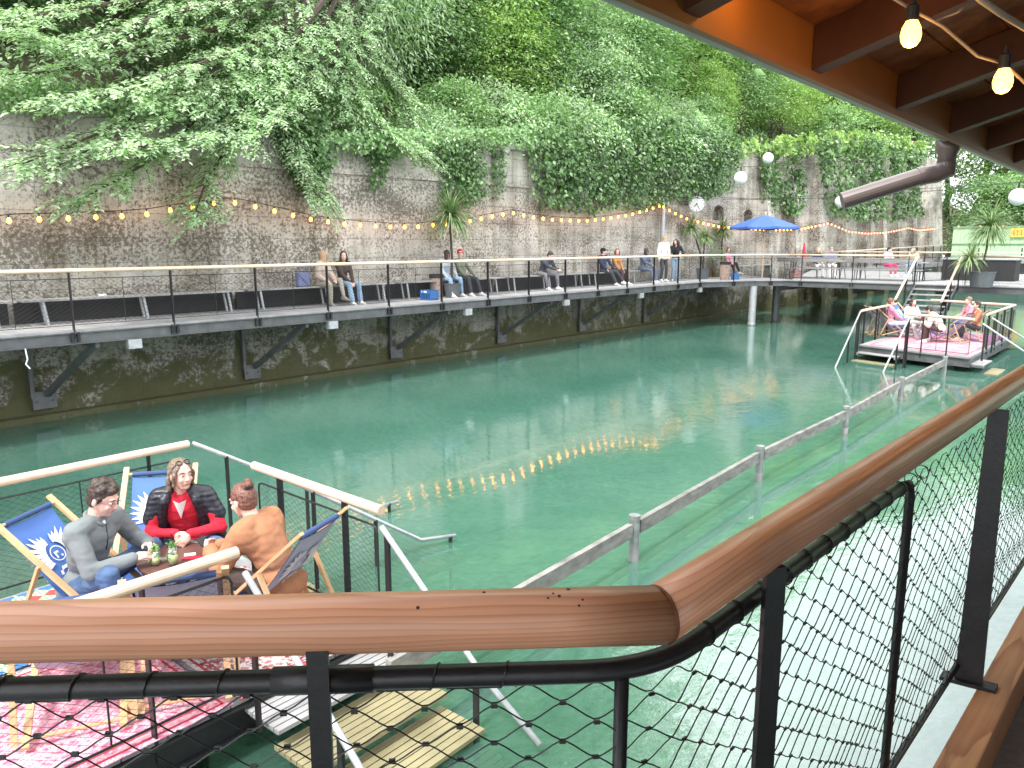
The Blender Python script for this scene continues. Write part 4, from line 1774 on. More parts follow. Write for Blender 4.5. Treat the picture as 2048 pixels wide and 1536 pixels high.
for i in range(nb_):
    n1, n0_ = NE - .003 - (NE + 3.7) * i / nb_, NE - .003 - (NE + 3.7) * (i + 1) / nb_ + .006
    dz = .127 + (.003 if i % 2 else 0)
    b.add([rp(S0r, n1, dz), rp(S1r, n1, dz), rp(S1r, n0_, dz), rp(S0r, n0_, dz), rp(S0r, n1, dz + .02), rp(S1r, n1, dz + .02), rp(S1r, n0_, dz + .02), rp(S0r, n0_, dz + .02)],
          [(0, 1, 2, 3), (7, 6, 5, 4), (0, 4, 5, 1), (2, 6, 7, 3), (0, 3, 7, 4), (1, 5, 6, 2)])
b.build('sheathing', M['sheath'], RF)
b = MB()
vs, fs = [], []
ns_ = 420
rows = [(NE + .075, -.0), (NE + .02, .012), (-3.7, .012)]
for i in range(ns_ + 1):
    s = S0r + (S1r - S0r) * i / ns_
    wv_ = .020 * (abs(math.sin(math.pi * s / .30)) - .3)
    for n_, dz in rows:
        vs.append(rp(s, n_, .165 + dz + wv_))
k = len(rows)
for i in range(ns_):
    for j in range(k - 1):
        fs.append((i * k + j, i * k + j + 1, (i + 1) * k + j + 1, (i + 1) * k + j))
b.add(vs, fs)
tl = b.build('tiles', M['tile'], RF, smooth=True)
md = tl.modifiers.new('s', 'SOLIDIFY')
md.thickness = .014
# half-round gutter
b = MB()
M['gutter'] = mat('pale_gutter', (.36, .37, .38), .4, .1, 5)
gc = (NE + .080, ZE + .055)
gr = .055
vs, fs = [], []
pr_ = [(gc[0] + gr * math.cos(a), gc[1] + gr * math.sin(a)) for a in [math.pi + math.pi * k / 10 for k in range(11)]]
pr_ = pr_ + [(gc[0] + (gr - .004) * math.cos(a), gc[1] + (gr - .004) * math.sin(a)) for a in [2 * math.pi - math.pi * k / 10 for k in range(11)]]
kk_ = len(pr_)
for s in (S0r, S1r):
    for n_, z in pr_:
        vs.append(P(s, n_, z))
for i in range(kk_):
    j = (i + 1) % kk_
    fs.append((i, j, kk_ + j, kk_ + i))
fs.append(tuple(range(kk_)))
fs.append(tuple(range(2 * kk_ - 1, kk_ - 1, -1)))
b.add(vs, fs)
b.build('gutter', M['gutter'], RF)
# down pipe: funnel, short drop, elbow, slanted run out over the water
t0 = atN(1897, 285, gc[0])
t1 = atN(1903, 338, gc[0])
dep = t1.y
r_ = ray(1684, 402)
t2 = r_ * (dep / r_.y) + V((0, 0, EYE))
b = MB()
zf = gc[1] - gr
tf = V((t0.x, t0.y, 0))
b.tube([tf + V((0, 0, zf + .01)), tf + V((0, 0, zf - .035)), tf + V((0, 0, zf - .06)), tf + V((0, 0, t1.z))], [.062, .058, .045, .045], 20)
el = V((tf.x, tf.y, t1.z - .005))
b.build('downpipe', M['pipe'], RF, smooth=True)
b = MB()
pts = [el + V((0, 0, .045)), el + V((0, 0, .0)), el + (t2 - el) * .03 + V((0, 0, -.012)), t2]
d12 = (t2 - el).normalized()
b.tube([el + V((0, 0, .03)), el + V((0, 0, -.006)), el + d12 * .05 + V((0, 0, -.012)), el + d12 * .12], .0475, 20)
b.tube([el + d12 * .11, t2], .0455, 20)
b.tube([el + d12 * .105, el + d12 * .135], .0495, 20)
b.build('slanted_pipe', M['pipe'], RF, smooth=False)
# back wall and posts that carry the roof
b = MB()
b.add([P(S0r + .4, -3.5, DK), P(S1r - .4, -3.5, DK), P(S1r - .4, -3.5, ZE + 1.3), P(S0r + .4, -3.5, ZE + 1.3),
       P(S0r + .4, -3.62, DK), P(S1r - .4, -3.62, DK), P(S1r - .4, -3.62, ZE + 1.3), P(S0r + .4, -3.62, ZE + 1.3)],
      [(0, 1, 2, 3), (7, 6, 5, 4), (0, 4, 5, 1), (3, 2, 6, 7), (0, 3, 7, 4), (1, 5, 6, 2)])
b.build('back_wall', M['sheath'], RF)

# ---------------------------------------------------------------- warm lamps under the roof
M['bulb_near'] = emis('lit_warm_bulb', (1.0, .50, .07), 6, (1, .7, .3))
M['cable'] = mat('pale_cable', (.30, .24, .19), .5)
LG = thing('string_light', 'pale cable with lit warm bulbs strung under the near veranda roof', 'string lights', ray(1900, 20) * 1.9 + V((0, 0, EYE)))
b = MB()
cab = [(1700, -60, 1.85), (1785, -5, 1.9), (1830, 22, 1.9), (1885, 52, 1.95), (1955, 112, 2.0), (2010, 128, 2.05), (2060, 175, 2.1), (2200, 260, 2.3)]
b.tube([ray(x, y) * t + V((0, 0, EYE)) for x, y, t in cab], .0045, 8)
b.tube([ray(x, y) * t + V((0, 0, EYE)) for x, y, t in [(1900, -60, 1.8), (1962, 0, 1.8), (2003, 28, 1.8), (2060, 62, 1.85), (2150, 130, 1.9)]], .008, 8)
b.tube([ray(x, y) * t + V((0, 0, EYE)) for x, y, t in [(1885, 52, 1.95), (1875, 40, 1.95), (1915, 25, 1.93), (1935, 5, 1.92)]], .003, 5)
b.build('cable', M['cable'], LG, smooth=True)
bul = [(1822, 66, 1.9), (2006, 160, 2.03), (2240, 300, 2.4), (1560, -120, 1.8)]
for x, y, t in bul:
    c = ray(x, y) * t + V((0, 0, EYE))
    b = MB()
    b.lathe([(.004, -.034), (.014, -.030), (.022, -.018), (.024, -.004), (.021, .012), (.014, .026), (.012, .030)], c, 20)
    bo = b.build('bulb', M['bulb_near'], LG, smooth=True)
    b = MB()
    b.lathe([(.013, .026), (.015, .032), (.015, .060), (.007, .066), (.004, .085)], c, 12)
    b.build('socket', M['rubber'], LG)
    l = bpy.data.lights.new('bulb_glow', 'POINT')
    l.energy = 1.3
    l.color = (1, .50, .14)
    l.shadow_soft_size = .03
    lo = bpy.data.objects.new('bulb_glow', l)
    COL.objects.link(lo)
    lo.location = c + V((0, 0, -.06))
# ================================================================= rugs, furniture
def rug_pink():
    m, t, b, o = newmat('pink_persian_rug')
    vec = coords(t)
    v1 = nd(t, 'TexVoronoi', feature='DISTANCE_TO_EDGE', Scale=13.0)
    v2 = nd(t, 'TexVoronoi', feature='F1', Scale=38.0)
    wv = nd(t, 'TexWave', wave_type='RINGS', Scale=5.5, Distortion=9.0)
    for q in (v1, v2, wv):
        t.links.new(vec, q.inputs['Vector'])
    big = ntex(t, vec, 1.1, 2)
    r1 = ramp(t, [(.03, 1), (.07, 0), (.12, 1), (.16, 0)], v1.outputs['Distance'])
    r2 = ramp(t, [(.22, 1), (.3, 0)], v2.outputs['Distance'])
    r3 = ramp(t, [(.45, 0), (.55, 1)], wv.outputs['Fac'])
    c = mixc(t, r3.outputs['Color'], (.60, .13, .23), (.66, .24, .34))
    c = mixc(t, r1.outputs['Color'], c, (.72, .47, .54))
    c = mixc(t, r2.outputs['Color'], c, (.72, .56, .60))
    rb_ = ramp(t, [(.42, .85), (.6, 1.15)], big)
    c = mixc(t, 1.0, c, rb_.outputs['Color'], 'MULTIPLY')
    t.links.new(c, b.inputs['Base Color'])
    b.inputs['Roughness'].default_value = .95
    bump(t, ntex(t, vec, 160, 2), .5, .003, b)
    return m


def rug_diamond():
    m, t, b, o = newmat('diamond_check_rug')
    vec = coords(t, (1, 1, 1), rot=(0, 0, R(45)))
    ck = nd(t, 'TexChecker', Scale=9.0)
    ck.inputs['Color1'].default_value = (.70, .62, .25, 1)
    ck.inputs['Color2'].default_value = (.06, .36, .24, 1)
    ck2 = nd(t, 'TexChecker', Scale=4.5)
    ck2.inputs['Color1'].default_value = (.62, .07, .07, 1)
    ck2.inputs['Color2'].default_value = (.05, .17, .40, 1)
    ck3 = nd(t, 'TexChecker', Scale=40)
    ck3.inputs['Color1'].default_value = (.78, .72, .42, 1)
    ck3.inputs['Color2'].default_value = (.10, .38, .22, 1)
    for q in (ck, ck2, ck3):
        t.links.new(vec, q.inputs['Vector'])
    c = mixc(t, ck.outputs['Fac'], ck2.outputs['Color'], ck3.outputs['Color'])
    t.links.new(c, b.inputs['Base Color'])
    b.inputs['Roughness'].default_value = .9
    return m


def rug_red_white():
    m, t, b, o = newmat('faded_red_white_rug')
    vec = coords(t)
    v1 = nd(t, 'TexVoronoi', feature='F1', Scale=14.0, Randomness=.8)
    t.links.new(vec, v1.inputs['Vector'])
    n = ntex(t, vec, 16, 4, .7)
    big = ntex(t, vec, 2.2, 3)
    mu = nd(t, 'Math', operation='MULTIPLY_ADD')
    t.links.new(big, mu.inputs[0])
    mu.inputs[1].default_value = .5
    t.links.new(n, mu.inputs[2])
    r1 = ramp(t, [(.72, 0), (.78, 1)], mu.outputs[0])
    r2 = ramp(t, [(.25, 1), (.36, 0)], v1.outputs['Distance'])
    c = mixc(t, r1.outputs['Color'], (.70, .66, .64), (.32, .06, .07))
    c = mixc(t, r2.outputs['Color'], c, (.50, .22, .24))
    t.links.new(c, b.inputs['Base Color'])
    b.inputs['Roughness'].default_value = .95
    return m


M['rug_pink'] = rug_pink()
M['rug_diamond'] = rug_diamond()
M['rug_rw'] = rug_red_white()
M['rug_border'] = mat('red_rug_border', (.45, .05, .06), .9, .3, 30)
M['rug_blue'] = mat('blue_pink_rug', (.18, .22, .50), .9, .5, 4, col2=(.60, .20, .36))
M['sling_blue'] = mat('blue_canvas', (.075, .17, .46), .75, .08, 3, .15, 120)
M['sling_navy'] = mat('navy_canvas', (.04, .075, .20), .75, .08, 3, .1, 120)
M['sling_back'] = mat('canvas_underside', (.40, .42, .56), .8, .06, 3, .15, 120)
M['print'] = mat('white_print', (.74, .75, .78), .7, .05, 8)
M['print_pale'] = mat('pale_print', (.62, .63, .72), .7, .05, 8)
M['tabletop'] = mat('dark_brown_tabletop', (.13, .062, .05), .42, .25, 5, .05, 30, stretch=(.25, 1, 1), coat=.2)

# emblem: a round shield with a letter between two wings, ribbon below
def emblem_polys():
    out = []
    for sg in (-1, 1):
        for k in range(9):
            a = R(-42 + k * 15.5)
            L = .118 + .055 * math.sin(math.pi * (k + 1) / 10)
            if k > 6:
                L *= .78
            c = V((sg * .052 * math.cos(a * .55), .052 * math.sin(a)))
            dx, dy = sg * math.cos(a * .9 + .28), math.sin(a * .9 + .28)
            px, py = -dy, dx
            w = .0145
            r0 = .03
            tip = (c.x + dx * L, c.y + dy * L)
            bend = (c.x + dx * L * .62 + px * w * 1.1 * -sg, c.y + dy * L * .62 + py * w * 1.1 * -sg)
            poly = [(c.x + dx * r0 - px * w, c.y + dy * r0 - py * w), (c.x + dx * L * .65 - px * w, c.y + dy * L * .65 - py * w), tip,
                    (c.x + dx * L * .6 + px * w, c.y + dy * L * .6 + py * w), (c.x + dx * r0 + px * w, c.y + dy * r0 + py * w)]
            if sg < 0:
                poly = poly[::-1]
            out.append(poly)
    # ribbon and foot
    out.append([(-.06, -.125), (-.045, -.095), (.045, -.095), (.06, -.125), (.035, -.118), (-.035, -.118)])
    out.append([(-.03, -.165), (-.022, -.135), (.022, -.135), (.03, -.165), (.008, -.155), (-.008, -.155)])
    out.append([(-.085, -.150), (-.075, -.118), (-.055, -.120), (-.062, -.150)])
    out.append([(.062, -.150), (.055, -.120), (.075, -.118), (.085, -.150)])
    return out


def letter_mesh(txt, size):
    cu = bpy.data.curves.new('letter', 'FONT')
    cu.body = txt
    cu.size = size
    cu.extrude = .0006
    cu.align_x = 'CENTER'
    cu.align_y = 'CENTER'
    cu.offset = size * .02
    ob = bpy.data.objects.new('letter_tmp', cu)
    COL.objects.link(ob)
    bpy.context.view_layer.update()
    me = bpy.data.meshes.new_from_object(ob.evaluated_get(bpy.context.evaluated_depsgraph_get()))
    bpy.data.objects.remove(ob)
    return me


def sling_curve():
    """side profile of the canvas (y forward, z up) from the top bar to the front bar"""
    pts = [(-.545, .925), (-.46, .80), (-.36, .655), (-.26, .52), (-.15, .385), (-.03, .265), (.10, .20), (.25, .195), (.40, .26), (.535, .345)]
    return pts


def deck_chair(label, group, loc, rz, sag=1.0, navy=False, detail=True, colour='sling_blue'):
    t = thing('deck_chair', label, 'deck chair', loc, rz, group)
    W = .29
    for sx in (-1, 1):
        b = MB()
        b.bar((sx * W, -.60, 1.00), (sx * W, .43, .02), .024, .045, (1, 0, 0))
        b.build('back_rail', M['chairwood'], t, world=False)
        b = MB()
        b.bar((sx * (W - .032), .56, .355), (sx * (W - .032), -.56, .03), .022, .042, (1, 0, 0))
        b.build('seat_rail', M['chairwood'], t, world=False)
        b = MB()
        b.bar((sx * (W + .030), -.235, .655), (sx * (W + .030), -.50, .02), .020, .038, (1, 0, 0))
        b.build('strut', M['chairwood'], t, world=False)
    for (y, z, w_) in [(-.545, .948, W), (.43, .045, W), (.545, .350, W - .03), (-.49, .045, W + .03)]:
        b = MB()
        b.tube([V((-w_, y, z)), V((w_, y, z))], .013, 8)
        b.build('crossbar', M['chairwood'], t, world=False)
    pr = sling_curve()
    # refine
    fine = []
    for i in range(len(pr) - 1):
        for q in range(3):
            k = q / 3
            fine.append((pr[i][0] * (1 - k) + pr[i + 1][0] * k, pr[i][1] * (1 - k) + pr[i + 1][1] * k))
    fine.append(pr[-1])
    hw = .235
    nx = 6
    b = MB()
    front, back = [], []
    for (y, z) in fine:
        for j in range(nx + 1):
            x = -hw + 2 * hw * j / nx
            dz = -.018 * (1 - (x / hw) ** 2)
            front.append(V((x, y, z + dz)))
            back.append(V((x, y - .003, z + dz - .004)))
    k = nx + 1
    fs = []
    for i in range(len(fine) - 1):
        for j in range(nx):
            fs.append((i * k + j, i * k + j + 1, (i + 1) * k + j + 1, (i + 1) * k + j))
    b.add(front, fs)
    b.cm = 1
    b.add(back, [f[::-1] for f in fs])
    b.cm = 0
    sl_ = b.build('sling', [M[colour], M['sling_back']], t, world=False, smooth=True)
    # sewn hem round the top bar
    b = MB()
    b.tube([V((-hw, -.548, .944)), V((hw, -.548, .944))], .022, 10)
    dz0 = V((0, .07, -.095))
    b.build('hem', M['sling_navy'], t, world=False)
    if detail:
        # print on the face, and the same print showing pale on the underside
        def place(off, mname, nm, lname, c_):
            ax_x = V((-1, 0, 0)) if off > 0 else V((1, 0, 0))
            d = (V((0, pr[3][0], pr[3][1])) - V((0, pr[1][0], pr[1][1]))).normalized()
            ax_y = -d
            nrm = ax_x.cross(ax_y).normalized()
            if nrm.y < 0:
                nrm = -nrm
            o_ = V((0, c_[0], c_[1])) + nrm * off
            q = MB()
            for poly in emblem_polys():
                vs = [o_ + ax_x * p[0] * 1.15 + ax_y * p[1] * 1.15 + nrm * (-.018 * (1 - (p[0] / hw) ** 2) * 0) for p in poly]
                q.add(vs, [tuple(range(len(vs)))])
            ring = []
            for kk in range(20):
                a = 2 * math.pi * kk / 20
                ring.append((math.cos(a), math.sin(a)))
            vs = [o_ + (ax_x * x_ + ax_y * y_) * .068 for x_, y_ in ring] + [o_ + (ax_x * x_ + ax_y * y_) * .060 for x_, y_ in ring]
            q.add(vs, [(kk, (kk + 1) % 20, 20 + (kk + 1) % 20, 20 + kk) for kk in range(20)])
            return q, o_, ax_x, ax_y, nrm
        q, o_, ax, ay, nr_ = place(.004, 'print', '', '', (-.335, .625))
        em = q.build('emblem', M['print'], t, world=False)
        me = LETTER['big'].copy()
        me.materials.clear()
        me.materials.append(M['print'])
        lo_ = bpy.data.objects.new('letter', me)
        COL.objects.link(lo_)
        lo_.parent = em
        lo_.matrix_local = Matrix.Translation(o_ + nr_ * .001) @ Matrix((ax, ay, ax.cross(ay))).transposed().to_4x4()
        q, o_, ax, ay, nr_ = place(-.028, 'print_pale', '', '', (-.335, .625))
        em = q.build('emblem', M['print_pale'], t, world=False)
        me = LETTER['big'].copy()
        me.materials.clear()
        me.materials.append(M['print_pale'])
        lo_ = bpy.data.objects.new('letter', me)
        COL.objects.link(lo_)
        lo_.parent = em
        lo_.matrix_local = Matrix.Translation(o_ - nr_ * .001) @ Matrix((ax, ay, ax.cross(ay))).transposed().to_4x4()
    t.scale = (1, 1, .945)
    return t


def chair_at(px, py, az, zf, **kw):
    p = at(px, py, zf + .89)
    return V((p.x + .545 * math.sin(R(az)), p.y + .545 * math.cos(R(az)), zf))


LETTER = {'big': letter_mesh('r.', .12)}

# ================================================================= the two low bathing platforms
def water_steps(root, s_dir, n_dir, corner, width, rise, tread, count, z0, slat=.07, mats=('plank', 'plank'), over=0.0):
    """steps of slats: corner = inner end at the platform edge; s_dir = outward; n_dir = along the edge"""
    for i in range(count):
        z = z0 - rise * i
        b = MB()
        ns = int((tread + over) / slat)
        for j in range(ns):
            a = corner + s_dir * (tread * i + slat * j + .012)
            p0 = a
            q0 = a + n_dir * width
            b.box((p0 + q0) / 2 + s_dir * (slat * .42) + V((0, 0, z - .014)), (slat * .84, width, .028), (s_dir, n_dir, V((0, 0, 1))))
        for e in (.06, width - .06):
            b.box(corner + s_dir * (tread * (i + .5)) + n_dir * e + V((0, 0, z - .055)), (tread, .05, .05), (s_dir, n_dir, V((0, 0, 1))))
        b.build('step', M[mats[0] if z > .205 else mats[1]], root)


M['wetplank'] = mat('wet_yellow_plank', (.28, .25, .14), .55, .25, 3, .2, 20)


def platform(name_label, corners, s_long, label):
    pass


def low_railing(root_label, pts, group, ext=0, frame_ends=True, net=True, wr=.0016, cell=(.085, .05), posts=None):
    """handrail on short flat posts with a round-cornered net frame"""
    a, c = pts
    d = (c - a).normalized()
    L = (c - a).length
    root = thing('railing', root_label, 'railing', a, 0, group)
    b = MB()
    up = V((0, 0, 1.0))
    b.tube([a + up - d * ext, c + up + d * ext], .038, 14)
    b.build('handrail', M['palewood'], root, smooth=False)
    side = d.cross(V((0, 0, 1)))
    ps = posts or [.25 * L, .75 * L]
    for t in ps:
        p = a + d * t
        b = MB()
        b.bar(p - V((0, 0, .16)), p + V((0, 0, .97)), .014, .055, side)
        b.build('post', M['black'], root)
    r = .05
    z0, z1 = .08, .86
    b = MB()

    def loop(t0, t1):
        pp = [a + d * (t0 + r) + V((0, 0, z0)), a + d * (t1 - r) + V((0, 0, z0)), a + d * (t1 - r * .3) + V((0, 0, z0 + r * .3)), a + d * t1 + V((0, 0, z0 + r)),
              a + d * t1 + V((0, 0, z1 - r)), a + d * (t1 - r * .3) + V((0, 0, z1 - r * .3)), a + d * (t1 - r) + V((0, 0, z1)), a + d * (t0 + r) + V((0, 0, z1)),
              a + d * (t0 + r * .3) + V((0, 0, z1 - r * .3)), a + d * t0 + V((0, 0, z1 - r)), a + d * t0 + V((0, 0, z0 + r)), a + d * (t0 + r * .3) + V((0, 0, z0 + r * .3)), a + d * (t0 + r) + V((0, 0, z0))]
        b.tube(pp, .009, 6, False)
    nf = max(1, round(L / 2.0))
    for i in range(nf):
        loop(L * i / nf + .03, L * (i + 1) / nf - .03)
        if i < nf:
            q = a + d * (L * (i + .5) / nf)
            b.tube([q + V((0, 0, z0)), q + V((0, 0, z1))], .007, 6)
    b.build('net_frame', M['black'], root)
    nb = MB()
    straight_net(nb, a + d * .04 + V((0, 0, z0)), d, V((0, 0, 1)), L - .08, z1 - z0, cell[0], cell[1], wr)
    nb.build('net', M['wire'], root)
    return root


def steel_rail(pts, post_pts, label, group, r=.021):
    root = thing('stair_rail', label, 'handrail', pts[0], 0, group)
    b = MB()
    b.tube(pts, r, 10)
    b.build('rail', M['galv'], root, smooth=True)
    for p, z in post_pts:
        b = MB()
        b.bar(V((p.x, p.y, z)), p, .02, .045, N)
        b.build('post', M['black'], root)
    return root


def near_pt(pts, t):
    return pts[0].lerp(pts[1], t)


# ---- left platform -------------------------------------------------------
LP = thing('bathing_platform', 'low bathing platform with rugs at the left, just above the water', 'platform', P(0, 6, PF))
Ec = V((-1.03, 5.60, 0))
Gc = V((-3.17, 7.52, 0))
Ua = V((math.sin(R(40.0)), math.cos(R(40.0)), 0))
Ll = 6.3
E2_, G2_ = Ec - Ua * Ll, Gc - Ua * Ll
deck_planks(LP, [Ec, E2_, G2_, Gc], PF)
b = MB()
z_ = V((0, 0, PF - .045))
for p, q in ((Ec, E2_), (E2_, G2_), (G2_, Gc), (Gc, Ec)):
    ibeam(b, p + z_, q + z_, .2, .09)
b.build('frame', M['black'], LP)
b = MB()
for k in (0.25, .5, .75):
    ibeam(b, Ec.lerp(E2_, k) + z_ + V((0, 0, -.05)), Gc.lerp(G2_, k) + z_ + V((0, 0, -.05)), .15, .08)
b.build('cross_beam', M['steel'], LP)
for p in (Ec - Ua * .4 + N * .4, Ec - Ua * 5.5 + N * .4, Gc - Ua * .4 - N * .4, Gc - Ua * 5.5 - N * .4):
    b = MB()
    b.tube([V((p.x, p.y, -2.3)), V((p.x, p.y, PF - .24))], .11, 14)
    b.build('pile', M['galv'], LP)


def quad_on(origin, u_, n_, s0, s1, n0, n1):
    return [origin + u_ * s0 + n_ * n0, origin + u_ * s1 + n_ * n0, origin + u_ * s1 + n_ * n1, origin + u_ * s0 + n_ * n1]


def rug(label, q, mname, z, th=.006, border=None, rot=None):
    c = sum(q, V((0, 0, 0))) / 4
    d = (q[1] - q[0])
    rz = math.atan2(d.y, d.x)
    t = thing('rug', label, 'rug', (c.x, c.y, z), rz)
    b = MB()
    b.prism([p[:2] for p in q] if (q[1] - q[0]).cross(q[2] - q[1]).z > 0 else [p[:2] for p in reversed(q)], z, z + th)
    b.build('pile', M[mname], t)
    if border:
        b = MB()
        for i in range(4):
            p0, p1 = q[i], q[(i + 1) % 4]
            dd = (p1 - p0).normalized()
            ins = (c - (p0 + p1) / 2).normalized()
            for off, w_ in border:
                b.box((p0 + p1) / 2 + ins * off + V((0, 0, z + th + .001 - c.z * 0)), ((p1 - p0).length - 2 * off, w_, .002), (dd, V((-dd.y, dd.x, 0)), V((0, 0, 1))))
        b.build('border', M['rug_border'], t)
    return t


Na = V((-Ua.y, Ua.x, 0))
# local frame of the left platform: origin at corner Ec; -Ua along, +Na towards the wall
rug('pink patterned rug along the near side of the left platform', quad_on(Ec, Ua, Na, -4.6, -1.25, -.03, 1.45), 'rug_pink', PF + .003, border=[(.05, .018), (.12, .01)])
rug('faded red and white rug at the stair corner of the left platform', quad_on(Ec, Ua, Na, -1.20, .0, -.03, 1.9), 'rug_rw', PF + .003, border=[(.04, .02), (.10, .012)])
rug('green, yellow, red and blue diamond rug under the round table', quad_on(Ec, Ua, Na, -4.4, -1.0, 1.50, 2.80), 'rug_diamond', PF + .012)
# railings
RG = 'railings of the low bathing platforms'
low_railing('pale round handrail with net along the far side of the left platform', [V((*(Gc - Ua * 6.2)[:2], PF)), V((*(Gc - Ua * .05)[:2], PF))], RG, 0, posts=[.6, 2.4, 4.2, 5.75], wr=.0014)
a_ = V((-2.33, 6.78, PF))
low_railing('short pale handrail with net on the channel-facing end of the left platform', [V((-2.28, 6.70, PF)), V((-.99, 5.55, PF))], RG, .03, posts=[.38, 1.30], wr=.0014)
low_railing('pale handrail with net on the near side of the left platform, behind the big handrail', [V((*(at(-400, 1300, 1.41))[:2], PF)) * 1.0 if False else V((*(Ec - Ua * 6.2 + Na * .0)[:2], PF)), V((-1.78, 4.72, PF))], RG, 0.02, posts=[1.4, 3.2, 4.45], wr=.0014)
# stair down into the channel, beyond the end
ST = thing('water_stair', 'slatted steps going down into the channel from the end of the left platform', 'stairs', V((-2.4, 7.2, PF)))
ed = (Gc - Ec).normalized()
cst = Ec + ed * 1.68
water_steps(ST, Ua, ed, cst, 1.18, .20, .34, 8, .22, mats=('plank', 'wetplank'))
def sunken_landing(root, a, s_dir, n_dir, L, W, z):
    b = MB()
    k = int(L / .095)
    for j in range(k):
        b.box(a + s_dir * (.095 * j + .04) + n_dir * (W / 2) + V((0, 0, z - .015)), (.078, W, .03), (s_dir, n_dir, V((0, 0, 1))))
    for e in (.1, W - .1):
        b.box(a + s_dir * (L / 2) + n_dir * e + V((0, 0, z - .07)), (L, .06, .08), (s_dir, n_dir, V((0, 0, 1))))
    b.build('sunken_landing', M['wetplank'], root)


sunken_landing(ST, Ec + ed * 1.42 + Ua * .75, Ua, ed, 1.75, 1.75, -.14)
SR_ = 'steel handrails of the water stairs'
p0 = Gc + V((0, 0, PF + 1.0))
p1 = at(735, 1020, .12)
steel_rail([p0, p1, p1 + Ua * .5 + V((0, 0, -.02)), ], [(p0.lerp(p1, .16), PF - .1), (p0.lerp(p1, .6), -.7), (p1 + Ua * .35, -1.2)], 'steel stair rail starting at the far corner of the left platform', SR_)
p0 = V((-2.30, 6.74, PF + 1.0))
p1 = at(842, 1080, .10)
p2 = p1 + Ua * .42 + V((.10, -.1, -.03))
steel_rail([p0, p1, p2], [(p0.lerp(p1, .3), -.3), (p0.lerp(p1, .68), -.8), (p1.lerp(p2, .85), -1.2)], 'steel stair rail with a level end piece above the underwater steps', SR_)
# stair down on the near side
ST = thing('water_stair', 'slatted grey and yellow steps going down on the near side of the left platform', 'stairs', V((-1.5, 4.9, PF)))
cst = Ec - Ua * 1.16 + Na * .04
water_steps(ST, -Na, Ua, cst, 1.14, .13, .36, 7, .33, slat=.062, mats=('plank', 'wetplank'), over=.10)
p0 = at(762, 1052, 1.41)
p1 = p0 - Na * 1.3 + V((0, 0, -.72))
pp = at(966, 1352, .42)
steel_rail([p0, pp, pp - Na * .5 + V((0, 0, -.3))], [(p0.lerp(pp, .06), PF - .1), (p0.lerp(pp, .93), -1.2)], 'steel stair rail at the right of the grey and yellow steps', SR_)
p0 = at(490, 1145, 1.36)
pp = at(716, 1530, .62)
steel_rail([p0, pp, pp - Na * .4 + V((0, 0, -.35))], [(p0.lerp(pp, .05), PF - .1), (p0.lerp(pp, .86), -1.2)], 'steel stair rail at the left of the grey and yellow steps', SR_)

# ---- right platform ------------------------------------------------------
RPc = [V((10.31, 23.0, 0)), V((12.03, 20.32, 0)), V((16.15, 25.1, 0)), V((14.45, 27.8, 0))]
RPt = thing('bathing_platform', 'low bathing platform with pink rugs at the right, under the stair', 'platform', V((13, 24, PF)))
deck_planks(RPt, [RPc[1], RPc[2], RPc[3], RPc[0]], PF)
b = MB()
for i in range(4):
    p, q = RPc[i], RPc[(i + 1) % 4]
    ibeam(b, p + z_, q + z_, .22, .09)
b.build('frame', M['steel'], RPt)
for k, (i, j) in enumerate([(.3, .2), (.3, .85), (.75, .2), (.75, .85)]):
    p = RPc[0].lerp(RPc[1], i).lerp(RPc[3].lerp(RPc[2], i), j)
    b = MB()
    b.tube([V((p.x, p.y, -2.3)), V((p.x, p.y, PF - .24))], .13, 14)
    b.build('pile', M['galv'], RPt)
ra = (RPc[2] - RPc[1]).normalized()
rn = (RPc[0] - RPc[1])
rn_u = rn.normalized()
rug('pink patterned rug on the right platform', [RPc[1] + ra * .2 + rn_u * .1, RPc[1] + ra * 3.6 + rn_u * .1, RPc[1] + ra * 3.6 + rn_u * 2.95, RPc[1] + ra * .2 + rn_u * 2.95], 'rug_pink', PF + .003, border=[(.06, .03)])
rug('blue and pink rug at the back of the right platform', [RPc[1] + ra * 3.7 + rn_u * .1, RPc[1] + ra * 5.9 + rn_u * .1, RPc[1] + ra * 5.9 + rn_u * 2.6, RPc[1] + ra * 3.7 + rn_u * 2.6], 'rug_blue', PF + .003)


def q3(v):
    return V((v.x, v.y, PF))


low_railing('pale handrail with net on the end of the right platform that faces the near railing', [q3(RPc[0].lerp(RPc[1], .43)), q3(RPc[0].lerp(RPc[1], 1.0))], RG, .03, posts=[.5, 1.2], wr=.002)
low_railing('pale handrail with net on the wall side of the right platform', [q3(RPc[0]), q3(RPc[0].lerp(RPc[3], .55))], RG, .03, posts=[.3, 1.5, 2.7], wr=.002)
low_railing('pale handrail with net on the near side of the right platform', [q3(RPc[1].lerp(RPc[2], .30)), q3(RPc[2])], RG, .03, posts=[.3, 1.5, 2.7, 3.9], wr=.002)
low_railing('orange-tinted handrail on the back end of the right platform', [q3(RPc[3].lerp(RPc[2], .15)), q3(RPc[2])], RG, .03, posts=[.5, 1.8], wr=.002)
ST = thing('water_stair', 'slatted steps going down into the channel from the end of the right platform', 'stairs', V((10.8, 22, PF)))
dn_ = -ra
water_steps(ST, dn_, (RPc[1] - RPc[0]).normalized(), RPc[0] + (RPc[1] - RPc[0]).normalized() * .02, 1.28, .20, .36, 8, .22, mats=('plank', 'wetplank'))
sunken_landing(ST, RPc[0] + dn_ * 1.3, dn_, (RPc[1] - RPc[0]).normalized(), 1.2, 1.6, -.16)
